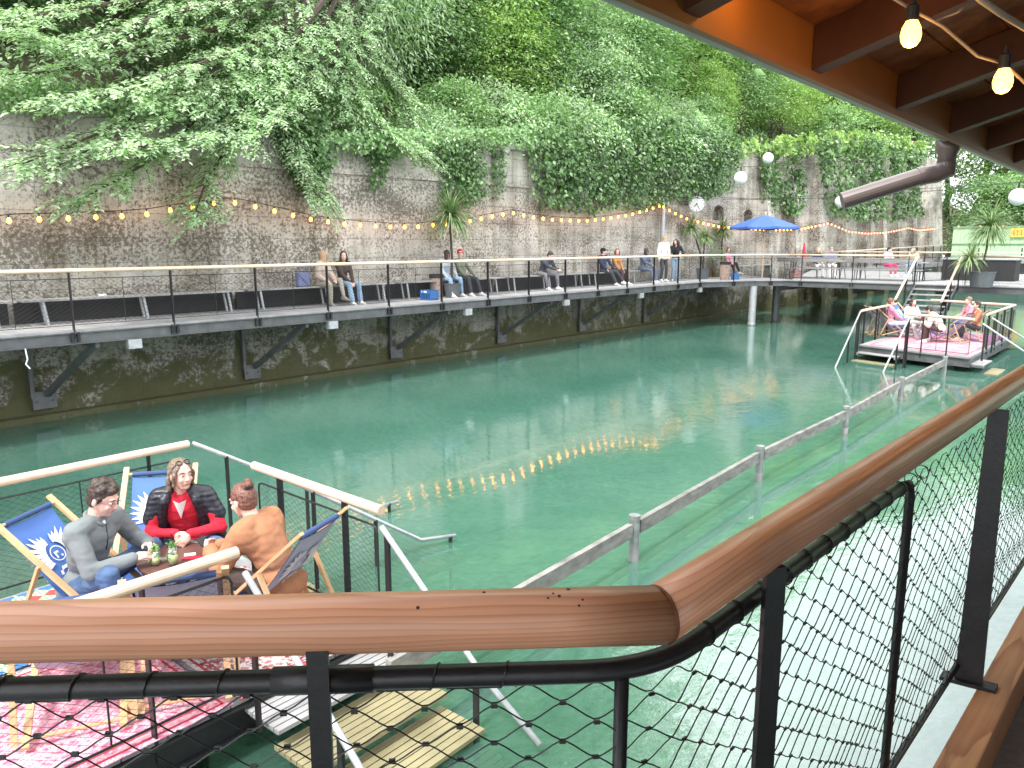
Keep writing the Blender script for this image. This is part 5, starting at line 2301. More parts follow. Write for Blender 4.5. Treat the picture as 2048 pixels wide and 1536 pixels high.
for px0, px1, px2, lb in [((1721, 623), (1674, 727), (1702, 800), 'steel stair rail at the wall-side corner of the right platform'), ((1820, 633), (1770, 736), (1792, 800), 'steel stair rail in the middle of the front of the right platform')]:
    p0 = at(*px0, 1.41)
    p1 = at(*px1, .1)
    p2 = p1 - Ua * .9 + V((0, 0, -.7))
    steel_rail([p0, p1, p2], [(p0.lerp(p1, .12), -1.2), (p0.lerp(p1, .5), -1.2), (p0.lerp(p1, .02), -.2)], lb, SR_, .024)
ST = thing('water_stair', 'steps going down on the near side of the right platform', 'stairs', V((12.8, 20.9, PF)))
water_steps(ST, -rn_u, ra, RPc[1] + ra * .15, 1.2, .20, .36, 5, .22, mats=('plank', 'wetplank'))
for a0, a1, lb in [((1965, 647), (2062, 712), 'steel stair rail at the near corner of the right platform, left one'), ((1984, 636), (2070, 690), 'steel stair rail at the near corner of the right platform, right one')]:
    p0 = at(*a0, 1.30)
    p1 = at(*a1, .45)
    steel_rail([p0, p1, p1 - rn_u * .4 + V((0, 0, -.5))], [(p0.lerp(p1, .06), PF - .1), (p0.lerp(p1, .9), -1.2)], lb, SR_, .024)

# stair from the bridge deck down to the right platform
LS = thing('access_stair', 'open stair with pale handrails from the bridge deck down to the right platform', 'stairs', P(32, 6.5, DK))
tl_, tr_ = P(SF, nl, DK), P(SF, nr, DK)
bl_, br_ = V((*at(1838, 665, PF)[:2], PF)), V((*at(1925, 670, PF)[:2], PF))
bl_ = P(28.6, 7.0, PF) if True else bl_
# the flight runs towards -U, 1.46 m down
fl = 2.5
for n_, nm in ((nl - .05, 'stringer'), (nr + .05, 'stringer')):
    b = MB()
    b.bar(P(SF - .02, n_, DK - .12), P(SF - fl, n_, PF + .05), .05, .22, V((0, 0, 1)))
    b.build(nm, M['steel'], LS)
for k in range(1, 8):
    b = MB()
    zt = DK - (DK - PF) * k / 8
    b.box(P(SF - fl * k / 8, (nl + nr) / 2, zt), (.30, abs(nl - nr) - .16, .04), (U, N, V((0, 0, 1))))
    b.build('tread', M['plank'], LS)
for pxa, pxb in [((1833, 520), (1788, 603)), ((1921, 520), (1878, 604))]:
    n_ = nl if pxa[0] < 1900 else nr
    a = P(SF, n_, DK + .98)
    c_ = P(SF - fl, n_, PF + .98)
    b = MB()
    b.tube([a, c_], .042, 12)
    b.build('handrail', M['palewood'], LS)
    for t in (.04, .5, .96):
        q = a.lerp(c_, t)
        b = MB()
        b.bar(q - V((0, 0, 1.1)), q, .014, .05, N)
        b.build('post', M['black'], LS)
# landing frame in front of the stair, tying it to the platform
b = MB()
lq = [P(SF - fl + .1, nl), P(SF - fl + .1, nr), RPc[2].lerp(RPc[3], .35), RPc[3]]
b.prism([p[:2] for p in (lq if (lq[1] - lq[0]).cross(lq[2] - lq[1]).z > 0 else lq[::-1])], PF - .06, PF - .004)
b.build('landing', M['plank'], LS)

# ---- timber boom with posts in the water ----------------------------------
BM = thing('water_fence', 'long grey timber beam on round posts standing in the water', 'fence', P(9, 3.3))
fp = [at(1267, 1120, 0), at(1517, 960, 0), at(1689, 868, 0), at(1800, 800, 0), at(1887, 752, 0)]
d0 = (fp[1] - fp[0])
fp = [fp[0] - d0 * 1.0, ] + fp
zb_ = .36
tops = []
for i, p in enumerate(fp):
    if i == 0:
        continue
    b = MB()
    b.lathe([(.055, -1.6), (.055, zb_ + .10), (.062, zb_ + .10), (.062, zb_ + .15), (.03, zb_ + .16)], (p.x, p.y, 0), 14)
    b.build('post', M['post_grey'], BM)
    b = MB()
    b.lathe([(.0565, -1.2), (.0565, .06), (.056, .12)], (p.x, p.y, 0), 14)
    b.build('algae_band', M['weather'], BM)
for p, q in zip(fp, fp[1:]):
    d = (q - p).normalized()
    sd_ = V((d.y, -d.x, 0)) * .0
    b = MB()
    b.bar(p + d * .09 + V((0, 0, zb_)) + sd_, q - d * .09 + V((0, 0, zb_)) + sd_, .06, .15, V((0, 0, 1)))
    b.build('beam', M['boom'], BM)
    b = MB()
    b.bar(q + d * .05 + V((0, 0, zb_)), q + d * .09 + V((0, 0, zb_)), .065, .09, V((0, 0, 1)))
    b.build('bracket', M['black'], BM)
    for zz_, off in ((-.06, .0), (-.34, .0)):
        b = MB()
        b.tube([p + V((0, 0, zz_)), q + V((0, 0, zz_))], .045, 8)
        b.build('sunken_rail', M['wetplank'], BM)

# ================================================================= furniture of the left platform
CG = 'deck chairs on the left platform'
c1_ = deck_chair('blue deck chair with winged emblem, empty-backed behind the man in the grey pullover', CG, chair_at(57, 1029, 98, PF + .02), azrot(98))
deck_chair('blue deck chair behind the woman in the red cardigan', CG, chair_at(322, 946, 166, PF + .02), azrot(166))
deck_chair('deck chair with pale underside turned to the channel, behind the woman in the brown coat', CG, chair_at(638, 1053, -70, PF + .02), azrot(-70))
deck_chair('empty deck chair in front of the round table, pale emblem on its underside', CG, chair_at(351, 1158, -21, PF + .02), azrot(-21))
deck_chair('empty deck chair at the lower left, only its dark top bar above the handrail', CG, chair_at(122, 1203, -25, PF + .02), azrot(-25))

TB = thing('round_table', 'small round dark brown table between the three seated people', 'table', V((-2.53, 5.78, PF + .02)))
ht = .52
b = MB()
b.lathe([(.365, ht - .025), (.375, ht - .02), (.375, ht - .003), (.365, ht)], (0, 0, 0), 40)
b.build('tabletop', M['tabletop'], TB, world=False)
for k in range(3):
    a = 2 * math.pi * k / 3 + .4
    b = MB()
    b.tube([V((.08 * math.cos(a), .08 * math.sin(a), ht - .03)), V((.26 * math.cos(a), .26 * math.sin(a), .0))], .014, 8)
    b.build('leg', M['steel'], TB, world=False)
zt_ = PF + .02 + ht


def glassmat(name, col, ior=1.2, rough=.02, alpha=.35):
    m, t, b, o = newmat(name)
    tr = nd(t, 'BsdfTransparent')
    tr.inputs['Color'].default_value = (*col, 1)
    gl = nd(t, 'BsdfGlossy', Roughness=rough)
    mxs = nd(t, 'MixShader')
    mxs.inputs[0].default_value = alpha
    t.links.new(tr.outputs[0], mxs.inputs[1])
    t.links.new(gl.outputs[0], mxs.inputs[2])
    t.links.new(mxs.outputs[0], o.inputs['Surface'])
    t.nodes.remove(b)
    return m


M['glass'] = glassmat('clear_glass', (.96, .98, .97), alpha=.10)
M['drink'] = mat('pale_lime_drink', (.62, .66, .32), .2, .15, 40)
M['ice'] = mat('ice', (.75, .80, .75), .2, .1, 20)
M['mint'] = leafmat('mint_leaves', (.08, .28, .04), (.12, .36, .06), (.2, .45, .1))


def mojito(p, label, rz, h=.14):
    t = thing('cocktail_glass', label, 'cocktail', p, rz, 'cocktails on the round table')
    b = MB()
    b.lathe([(.030, .0), (.034, .01), (.040, h), (.0385, h), (.0325, .012), (.0, .012)], (0, 0, 0), 20)
    b.build('glass', M['glass'], t, world=False, smooth=True)
    b = MB()
    b.lathe([(.0, .014), (.0320, .015), (.0350, h * .55), (.0, h * .555)], (0, 0, 0), 18)
    b.build('drink', M['drink'], t, world=False, smooth=True)
    b = MB()
    rgg = random.Random(h * 1000)
    for k in range(7):
        c = V((rgg.uniform(-.016, .016), rgg.uniform(-.016, .016), h * (.35 + .08 * k)))
        a = rgg.uniform(0, 3)
        b.box(c, (.018, .018, .018), (V((math.cos(a), math.sin(a), .2)).normalized(), V((-math.sin(a), math.cos(a), 0)), V((-.2 * math.cos(a), -.2 * math.sin(a), 1)).normalized()))
    b.build('ice_cubes', M['ice'], t, world=False)
    k = 46
    pos = RNG.normal(size=(k, 3)) * np.array([.014, .014, .016]) + np.array([0, 0, h + .012])
    pos[:14, 2] -= h * .55
    obj_from(leaf_mesh('mint', pos, rnd_unit(k, .6), rnd_unit(k, .6), np.full(k, .026), M['mint'], .7, .1), 'mint', t)
    b = MB()
    b.tube([V((.0, .01, .02)), V((-.02, .045, h * 1.55))], .0032, 6)
    b.build('straw', M['black'], t, world=False)
    return t


mojito(at(312, 1130, zt_), 'shorter pale green cocktail with mint and dark straw near the man', .3, .115)
mojito(at(347, 1130, zt_), 'taller pale green cocktail with mint in the middle of the table edge', 1.3, .15)
M['paper'] = mat('white_card', (.78, .78, .76), .6, .05, 10)
M['greenprint'] = mat('printed_paper', (.55, .62, .56), .6, .3, 60, col2=(.8, .8, .75))
M['red'] = mat('red_plastic', (.55, .02, .05), .4, .1, 6)


def slab(name, label, cat, p, size, rz, m, group=None, bev=True):
    b = MB()
    b.box((0, 0, size[2] / 2), size)
    o = b.build(name, M[m])
    o.location = p
    o.rotation_euler = (0, 0, rz)
    return tag(o, label, cat, group)


slab('playing_card', 'blank white card lying on the dark tabletop', 'card', at(380, 1109, zt_ + .001), (.085, .055, .002), .35, 'paper')
slab('banknote', 'printed green-white slip of paper at the far edge of the table', 'paper', at(397, 1083, zt_ + .001), (.13, .05, .0015), .05, 'greenprint')
slab('phone', 'flat dark red case under the white card at the table edge', 'phone case', at(385, 1117, zt_ + .001), (.15, .05, .007), .1, 'red')
tn = thing('glass_ashtray', 'small clear glass ashtray between the two cocktails', 'ashtray', at(328, 1122, zt_))
b = MB()
b.lathe([(.035, 0), (.043, .022), (.036, .022), (.028, .008), (0, .008)], (0, 0, 0), 18)
b.build('bowl', M['glass'], tn, world=False, smooth=True)
slab('snack_packet', 'crumpled pale blue packet on the table beside the shorter cocktail', 'packet', at(303, 1112, zt_ + .001), (.10, .07, .02), .5, 'greenprint')
slab('snack_box', 'small teal and white box at the left edge of the table', 'box', at(290, 1118, zt_ + .001), (.07, .045, .03), .2, 'greenprint')
# ================================================================= things on and by the walkways
def wb(s, n, z=DK):
    return P(s, n, z)


BG_ = 'long benches along the old wall'
bs = [(-13, 4.4), (-8.5, 4.4), (-4.0, 4.4), (.5, 4.4), (5.0, 4.4), (9.5, 4.3), (13.95, 4.3), (18.4, 4.3), (22.85, 3.3)]
blab = ['far left wall bench outside the view', 'far left wall bench outside the view', 'leftmost of the wall benches, its far end cut by the left edge of the photo', 'wall bench at the left edge beside the first upright of the railing', 'wall bench with a small white box standing below it', 'wall bench with the blue-grey bag and the two women on it',
        'wall bench behind the first potted palm and the blue crate', 'wall bench with the man in the dark jacket looking at his phone', 'wall bench with the bearded man and the woman in blue']
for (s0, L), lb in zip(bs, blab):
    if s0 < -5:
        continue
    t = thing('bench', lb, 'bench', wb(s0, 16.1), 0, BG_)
    b = MB()
    for k, n_ in enumerate((15.93, 16.07, 16.21)):
        b.box(P(s0 + L / 2, n_, DK + .455), (L, .125, .035), (U, N, V((0, 0, 1))))
    b.build('seat', M['weather'], t)
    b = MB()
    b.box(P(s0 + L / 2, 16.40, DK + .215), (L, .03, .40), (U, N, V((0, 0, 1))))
    b.build('shade_board', M['rubber'], t)  # near-black board added to imitate the shade on the wall under the bench
    k = 3 if L > 3.5 else 2
    for i in range(k):
        s_ = s0 + .35 + (L - .7) * i / (k - 1)
        for n_, ds in ((15.95, 0), (16.25, .06)):
            b = MB()
            b.tube([P(s_ + ds, n_, DK + .44), P(s_ + ds + .05, n_ - .03, DK)], .028, 8)
            b.build('leg', M['galv'], t)


def crate(p, rz, label, col='crate_blue'):
    t = thing('crate', label, 'crate', p, rz, 'blue drink crates on the walkway')
    w_, d_, h_ = .40, .30, .27
    b = MB()
    b.box((0, 0, .01), (w_, d_, .02))
    for sx in (-1, 1):
        b.box((sx * (w_ / 2 - .008), 0, h_ / 2), (.016, d_, h_))
    for sy in (-1, 1):
        y = sy * (d_ / 2 - .008)
        b.box((0, y, h_ - .045), (w_ - .034, .016, .09))
        b.box((0, y, .02), (w_ - .034, .015, .04))
        for k in range(7):
            b.box((-w_ / 2 + .03 + (w_ - .06) * k / 6, y, h_ / 2 - .02), (.022, .014, h_ - .12))
    b.build('shell', M[col], t, world=False)
    b = MB()
    for sy in (-1, 1):
        b.box((0, sy * (d_ / 2 + .001), h_ - .045), (.12, .004, .05))
        b.box((-.13, sy * (d_ / 2 + .001), h_ - .045), (.05, .004, .035))
    b.build('printed_mark', M['white'], t, world=False)
    for k in range(3):
        b = MB()
        b.lathe([(.03, .02), (.031, .18), (.013, .22), (.012, .27), (.014, .275)], (-.12 + k * .12, .03 * (k % 2), 0), 10)
        b.build('bottle', M['bottle'], t, world=False)
    return t


M['crate_blue'] = mat('blue_plastic', (.03, .15, .42), .45, .1, 5)
M['bottle'] = mat('brown_bottle', (.05, .03, .015), .2, .1, 5)
M['wicker'] = mat('brown_wicker', (.26, .17, .13), .8, .4, 30, .6, 50, col2=(.55, .42, .36))
M['pot'] = mat('dark_grey_pot', (.10, .115, .125), .6, .15, 6, .2, 20)
M['terracotta'] = mat('terracotta', (.45, .19, .11), .8, .2, 8)
M['kraft'] = mat('kraft_paper', (.50, .29, .13), .8, .15, 10)


def wicker_bin(p, label, h=.62, r=.19):
    t = thing('bin', label, 'bin', p, 0, 'wicker bins on the walkway')
    b = MB()
    prof = []
    for k in range(14):
        z = h * k / 13
        prof.append((r * (.86 + .14 * k / 13) + (.006 if k % 2 else 0), z))
    b.lathe(prof + [(r * .95, h), (r * .9, h - .1), (0, h - .1)], (0, 0, 0), 28)
    b.build('basket', M['wicker'], t, world=False)
    b = MB()
    b.lathe([(r * 1.02, h - .09), (r * 1.05, h + .0), (r * 1.07, h + .02), (r * .98, h + .025), (r * .95, h - .02)], (0, 0, 0), 24)
    b.build('bag_rim', M['rubber'], t, world=False)
    return t


def blades(n_, L, rg_, w=.05, droop=1.0, stiff=.35):
    b = MB()
    for i in range(n_):
        az = rg_.uniform(0, 2 * math.pi)
        el = math.asin(rg_.uniform(-.55, 1.0))
        d = V((math.cos(az) * math.cos(el), math.sin(az) * math.cos(el), math.sin(el)))
        sd = V((-math.sin(az), math.cos(az), 0))
        LL = L * rg_.uniform(.75, 1.1)
        p = d * .03
        v = d.copy()
        prev = None
        k = 6
        for q in range(k + 1):
            t = q / k
            ww = w * (1 - t) ** .6 * (.5 + .5 * min(1, t * 5)) * .5
            cur = (p - sd * ww, p + V((0, 0, .2 * ww)), p + sd * ww)
            if prev:
                b.add([prev[0], prev[1], prev[2], cur[0], cur[1], cur[2]], [(0, 1, 4, 3), (1, 2, 5, 4)])
            prev = cur
            v = (v + V((0, 0, -droop * (.10 + .22 * t)))).normalized()
            p = p + v * (LL / k)
    return b


def palm(p, label, heads, pot=(.19, .24, .36), potm='pot', seed=1, pot_shape='round'):
    """heads: (dx, dy, z, blade length, count)"""
    t = thing('potted_palm', label, 'potted plant', p, 0, 'potted yucca palms on the decks')
    rg_ = random.Random(seed)
    b = MB()
    if pot_shape == 'round':
        b.lathe([(pot[0], 0), (pot[1], pot[2]), (pot[1] + .015, pot[2]), (pot[1] + .015, pot[2] + .03), (pot[1] - .01, pot[2] + .03), (pot[1] - .02, pot[2] - .03), (0, pot[2] - .03)], (0, 0, 0), 24)
    b.build('pot', M[potm], t, world=False)
    for i, (dx, dy, z, L, c) in enumerate(heads):
        b = MB()
        k = 8
        pts = [V((dx * (j / k) ** 1.5 + rg_.uniform(-.012, .012), dy * (j / k) ** 1.5 + rg_.uniform(-.012, .012), pot[2] * .9 + (z - pot[2] * .9) * j / k)) for j in range(k + 1)]
        b.tube(pts, [.042 - .012 * j / k for j in range(k + 1)], 8)
        b.build('trunk', M['bark'], t, world=False, smooth=True)
        bb = blades(c, L, rg_)
        o = bb.build('crown', M['leaf_palm'], t, world=False)
        o.location = (dx, dy, z)
    return t


p = at(905, 594, DK)
palm(p, 'tall single-headed potted palm beside the first wicker bin, in front of the ivy strand', [(-.04, .05, 2.25, 1.0, 260)], seed=4)
wicker_bin(at(873, 594, DK), 'wicker bin with dark rim beside the tall single-headed palm')
crate(at(859, 600, DK), azrot(40), 'blue drink crate left of the first wicker bin')
palm(at(1405, 558, DK), 'two-headed potted palm left of the paper bag, one stem leaning', [(-.55, .1, 2.15, .75, 170), (.02, .0, 1.75, .62, 170)], pot=(.22, .28, .42), seed=6)
palm(at(1441, 553, DK), 'potted palm with a wide head behind the second wicker bin', [(.0, .0, 2.05, .80, 190)], pot=(.2, .24, .36), seed=8)
wicker_bin(at(1449, 560, DK), 'brown wicker bin beside the second blue crate under the wide palm head', .72, .22)
crate(at(1470, 559, DK), azrot(110), 'blue drink crate right of the second wicker bin')
p = at(1962, 574, DK)
palm(p, 'big potted palm in a square dark planter at the right, over the bridge railing', [(.12, .0, 2.05, 1.05, 330), (-.55, -.1, 1.0, .75, 120)], pot=(.34, .40, .5), seed=12)
t = thing('planter', 'tall stone-grey planter with a small shrub behind the two-headed palm', 'planter', P(33.0, 16.05, DK))
b = MB()
b.lathe([(.20, 0), (.24, .75), (.22, .75), (.2, .68), (0, .68)], (0, 0, 0), 20)
b.build('pot', M['wall'], t, world=False)
k = 500
pos = RNG.normal(size=(k, 3)) * np.array([.2, .2, .22]) + np.array([0, 0, .95])
obj_from(leaf_mesh('shrub', pos, rnd_unit(k, .3), rnd_unit(k, .6), np.full(k, .08), M['leaf_mid']), 'shrub', t)
t = thing('shopping_bag', 'brown paper bag standing between the palm pots', 'paper bag', at(1423, 553, DK), azrot(120))
b = MB()
b.prism([(-.16, -.07), (.16, -.07), (.16, .07), (-.16, .07)], 0, .40)
b.build('bag', M['kraft'], t, world=False)
b = MB()
for sy in (-.071, .071):
    b.tube([V((-.05, sy, .38)), V((-.045, sy, .46)), V((.045, sy, .46)), V((.05, sy, .38))], .004, 5)
b.build('handle', M['kraft'], t, world=False)
t = thing('folded_board', 'reddish folded A-board leaning by the planter behind the two palms', 'signboard', at(1385, 548, DK), azrot(140))
b = MB()
b.bar((-.0, -.2, 0), (0, .0, .75), .5, .02, (1, 0, 0))
b.bar((-.0, .2, 0), (0, .0, .75), .5, .02, (1, 0, 0))
b.build('panel', M['terracotta'], t, world=False)
# blue-grey shopper on the bench
sB = atN(605, 550, 16.05)
M['bagblue'] = mat('blue_grey_cloth', (.16, .18, .32), .7, .1, 8, .2, 60)
t = thing('shoulder_bag', 'square blue-grey shoulder bag standing on the bench beside the long-haired woman', 'bag', P(sB.dot(U), 16.05, DK + .475), math.atan2(U.y, U.x))
b = MB()
b.box((0, 0, .17), (.34, .15, .34))
bo = b.build('body', M['bagblue'], t, world=False)
mo = bo.modifiers.new('b', 'BEVEL')
mo.width = .03
mo.segments = 3
b = MB()
b.tube([V((-.16, -.08, .33)), V((-.08, -.085, .22)), V((.05, -.085, .08)), V((.16, -.08, .02))], .012, 6)
b.tube([V((-.16, -.0, .33)), V((-.08, -.0, .42)), V((.08, 0, .42)), V((.16, 0, .33))], .010, 6)
b.build('strap', M['bagblue'], t, world=False)


def small_box(name, label, cat, p, size, rz=0, m='white'):
    b = MB()
    b.box((0, 0, size[2] / 2), size)
    o = b.build(name, M[m])
    o.location = p
    o.rotation_euler = (0, 0, rz)
    mo = o.modifiers.new('b', 'BEVEL')
    mo.width = min(size) * .15
    mo.segments = 2
    return tag(o, label, cat)


small_box('carton', 'small white carton standing on the planks under the left bench', 'carton', at(394, 622, DK), (.12, .12, .20), .3)
small_box('tissue_box', 'little white packet lying on the left wall bench', 'packet', P(atN(205, 590, 16.1).dot(U), 16.1, DK + .475), (.14, .08, .04), .3)
small_box('bucket', 'small pale tub on the planks between the first palm and the man with the phone', 'tub', at(1004, 581, DK), (.13, .13, .24), .3)
small_box('drink_cup', 'orange drink can on the bench beside the bearded man', 'can', P(atN(1197, 541, 16.1).dot(U), 16.1, DK + .475), (.07, .07, .14), 0, 'terracotta')
rope = MB()
rp0 = at(22, 700, DK - .26)
rope.tube([P(4.55, 14.58, DK - .24), P(4.56, 14.56, DK - .42), P(4.53, 14.57, DK - .50), P(4.58, 14.55, DK - .58)], .012, 6)
tag(rope.build('rope_end', M['white']), 'frayed pale rope end hanging under the walkway at the left edge', 'rope')

# ---------------------------------------------------------------- clock
cp = atN(1393, 408, 15.95)
faz = R(185)
fx = V((math.cos(faz), -math.sin(faz), 0))
fd = V((math.sin(faz), math.cos(faz), 0))
t = thing('station_clock', 'round white clock with black hands hanging out from the wall under the ivy', 'clock', cp - V((0, 0, 0)))
rad = .315
b = MB()
axx = (fx, V((0, 0, 1)), fx.cross(V((0, 0, 1))))
sgn = 1 if axx[2].dot(fd) > 0 else -1
b.lathe([(rad * .96, -.07), (rad * 1.04, -.07), (rad * 1.04, .07), (rad * .96, .07)], cp, 36, axx)
b.build('case', M['galv'], t)
b = MB()
b.lathe([(rad * .96, -.0715), (rad * .96, .0715)], cp, 36, axx)
b.build('dial', M['white'], t)
b = MB()
right = fx if fx.dot(V((1, 0, 0))) > 0 else -fx
for sg in (1, -1):
    f_ = fd * sg
    rt = right * sg
    for h in range(12):
        a = math.pi * 2 * h / 12
        dd = rt * math.sin(a) + V((0, 0, math.cos(a)))
        b.bar(cp + f_ * .074 + dd * rad * .76, cp + f_ * .074 + dd * rad * .92, .018 if h % 3 else .03, .004, f_)
b.build('hour_marks', M['black'], t)
b = MB()
for sg in (1, -1):
    f_ = fd * sg
    rt = right * sg
    for ang, L, w_ in ((7.42 / 12 * 360, .5, .035), (25 / 60 * 360, .78, .024)):
        a = R(ang)
        dd = rt * math.sin(a) + V((0, 0, math.cos(a)))
        b.bar(cp + f_ * .080 - dd * .04, cp + f_ * .080 + dd * rad * L, w_, .006, f_)
b.build('hands', M['black'], t)
b = MB()
b.tube([cp + V((0, 0, 0)), cp + N * .6], .03, 8)
b.build('arm', M['steel'], t)

# ---------------------------------------------------------------- parasol
pb = V((*(ray(1524, 553) * 34.0)[:2], DK))
M['parasol'] = mat('blue_parasol_cloth', (.06, .13, .42), .7, .08, 2, .1, 60)
t = thing('parasol', 'open blue parasol on a pale wooden pole at the bend of the deck', 'parasol', pb)
zc_ = 2.62
b = MB()
b.tube([V((0, 0, 0)), V((0, 0, zc_ + .15))], .028, 10)
b.ell((0, 0, zc_ + .16), .045)
b.build('pole', M['palewood'], t, world=False)
b = MB()
n8 = 8
vs, fs = [V((0, 0, zc_ + .08))], []
ring = 4
for j in range(1, ring + 1):
    tt = j / ring
    for k in range(n8 * 4):
        a = 2 * math.pi * k / (n8 * 4)
        u8 = (k % 4) / 4
        pinch = 1 - .07 * (4 * u8 * (1 - u8)) * tt
        r_q = 1.52 * tt * pinch
        z = zc_ + .08 - .50 * tt ** 1.15 - .035 * (4 * u8 * (1 - u8)) * tt
        vs.append(V((math.cos(a) * r_q, math.sin(a) * r_q, z)))
kk = n8 * 4
for k in range(kk):
    k2 = (k + 1) % kk
    fs.append((0, 1 + k, 1 + k2))
    for j in range(ring - 1):
        fs.append((1 + j * kk + k, 1 + (j + 1) * kk + k, 1 + (j + 1) * kk + k2, 1 + j * kk + k2))
# valance
o_ = len(vs)
for k in range(kk):
    v0 = vs[1 + (ring - 1) * kk + k]
    vs.append(v0 + V((0, 0, -.09)))
for k in range(kk):
    k2 = (k + 1) % kk
    fs.append((1 + (ring - 1) * kk + k, o_ + k, o_ + k2, 1 + (ring - 1) * kk + k2))
b.add(vs, fs)
b.build('canopy', M['parasol'], t, world=False)
for k in range(n8):
    a = 2 * math.pi * k / n8
    b = MB()
    b.tube([V((0, 0, zc_ - .0)), V((math.cos(a) * 1.45, math.sin(a) * 1.45, zc_ - .42))], .009, 5)
    b.build('rib', M['chairwood'], t, world=False)

# ---------------------------------------------------------------- pole with the string lights
lp_ = atN(1325, 470, 16.25)
t = thing('light_pole', 'pale steel pole on the wall where the string lights meet', 'pole', P(lp_.dot(U), 16.25, DK))
b = MB()
b.lathe([(.085, 0), (.085, 3.0), (.06, 3.05)], (0, 0, 0), 14)
b.build('pole', M['galv'], t, world=False)
b = MB()
b.box((0, 0, 3.0), (.22, .2, .14))
b.build('junction_box', M['steel'], t, world=False)

M['bulb_far'] = emis('amber_bulb', (1.0, .28, .022), 13, (1, .6, .2))
M['bulb_red'] = emis('reddish_bulb', (1.0, .16, .07), 5, (1, .4, .3))


def light_string(keys, n_, label, m, spacing=.5, r=.041, sbreak=None):
    pts = [atN(x, y, n_) for x, y in keys]
    root = thing('string_light', label, 'string lights', pts[0], 0, 'strings of lit bulbs along the old wall')
    fine = [pts[0]]
    for a, c in zip(pts, pts[1:]):
        k = max(2, int((c - a).length / .25))
        for q in range(1, k + 1):
            fine.append(a.lerp(c, q / k))
    b = MB()
    b.tube(fine, .009, 4)
    b.build('cable', M['wire'], root)
    acc = .1
    first = None
    for a, c in zip(fine, fine[1:]):
        L = (c - a).length
        while acc < L:
            p = a.lerp(c, acc / L)
            if first is None:
                q = MB()
                q.lathe([(.004, -.16), (r * .8, -.14), (r, -.115), (r * .8, -.08), (r * .4, -.055)], (0, 0, 0), 8)
                first = q.build('bulb', M[m], root, world=False, smooth=True)
                q = MB()
                q.lathe([(.016, -.055), (.016, 0)], (0, 0, 0), 6)
                sk = q.build('socket', M['rubber'], first, world=False)
                o = first
            else:
                o = first.copy()
                COL.objects.link(o)
                o.parent = root
                s2 = sk.copy()
                COL.objects.link(s2)
                s2.parent = o
            o.location = p - root.location
            acc += spacing
        acc -= L
    return root


light_string([(-60, 437), (29, 428), (147, 425), (249, 421), (299, 417), (346, 409), (391, 404), (432, 396), (471, 396), (511, 404), (549, 413), (622, 430), (688, 439), (778, 446), (834, 446), (861, 443)], 16.15, 'string of amber bulbs along the left stretch of wall, ending at the first palm', 'bulb_far')
light_string([(861, 443), (900, 440), (935, 436), (983, 426), (1025, 419), (1060, 427), (1104, 433), (1170, 436), (1215, 431), (1262, 424), (1322, 406)], 16.15, 'string of amber bulbs from the first palm to the steel pole', 'bulb_far')
light_string([(1325, 407), (1345, 419), (1372, 432), (1400, 440), (1440, 449), (1480, 452), (1540, 456), (1600, 455), (1630, 449)], 16.1, 'string of small bulbs passing behind the clock, the niches and the parasol', 'bulb_far')
light_string([(1630, 449), (1658, 443), (1680, 452), (1699, 460), (1735, 464), (1773, 462), (1800, 457), (1817, 453), (1838, 458), (1870, 455)], 15.3, 'string of reddish bulbs on the ribbed far wall', 'bulb_red', spacing=.62, r=.05)

# ---------------------------------------------------------------- paper lanterns on wires
M['lantern'] = mat('white_paper_lantern', (.86, .85, .86), .6, .04, 4)
wires = [([(1440, 324), (1510, 345), (1590, 352), (1750, 358), (1960, 352), (2200, 330)], 15.0), ([(1380, 246), (1450, 285), (1536, 300), (1680, 385), (1900, 360), (2150, 350)], 13.0)]
LGp = 'white paper globe lanterns over the channel'
for (x, y, r_px, dist, lb) in [(1481, 356, 12, 22.1, 'white globe lantern above the arched niches'), (1536, 316, 10, 26.5, 'smaller white globe lantern, highest of all'),
                               (1682, 403, 12, 24.1, 'white globe lantern half hidden behind the end of the slanted drainpipe'), (2036, 394, 17, 16.6, 'white globe lantern at the right edge over the big palm')]:
    d = ray(x, y)
    c = d * dist + V((0, 0, EYE))
    t = thing('paper_lantern', lb, 'lantern', c, 0, LGp)
    b = MB()
    b.ell((0, 0, 0), .18, None, 24, 16)
    b.build('globe', M['lantern'], t, world=False, smooth=True)
    b = MB()
    b.tube([V((0, 0, .17)), V((0, 0, .30))], .02, 8)
    b.build('cap', M['black'], t, world=False)
    w0 = c + V((0, 0, .30))
    b = MB()
    A_ = w0 + (N * 1.0 + U * .35) * (15.9 - w0.dot(N)) + V((0, 0, .55))
    B_ = w0 - N * (w0.dot(N) + 3.0) + U * 2 + V((0, 0, 1.0))
    pts = []
    for (p, q) in ((A_, w0), (w0, B_)):
        for k in range(9):
            tt = k / 8
            pts.append(p.lerp(q, tt) - V((0, 0, 1.2 * tt * (1 - tt))))
    b.tube(pts, .006, 4)
    b.build('wire', M['wire'], t)

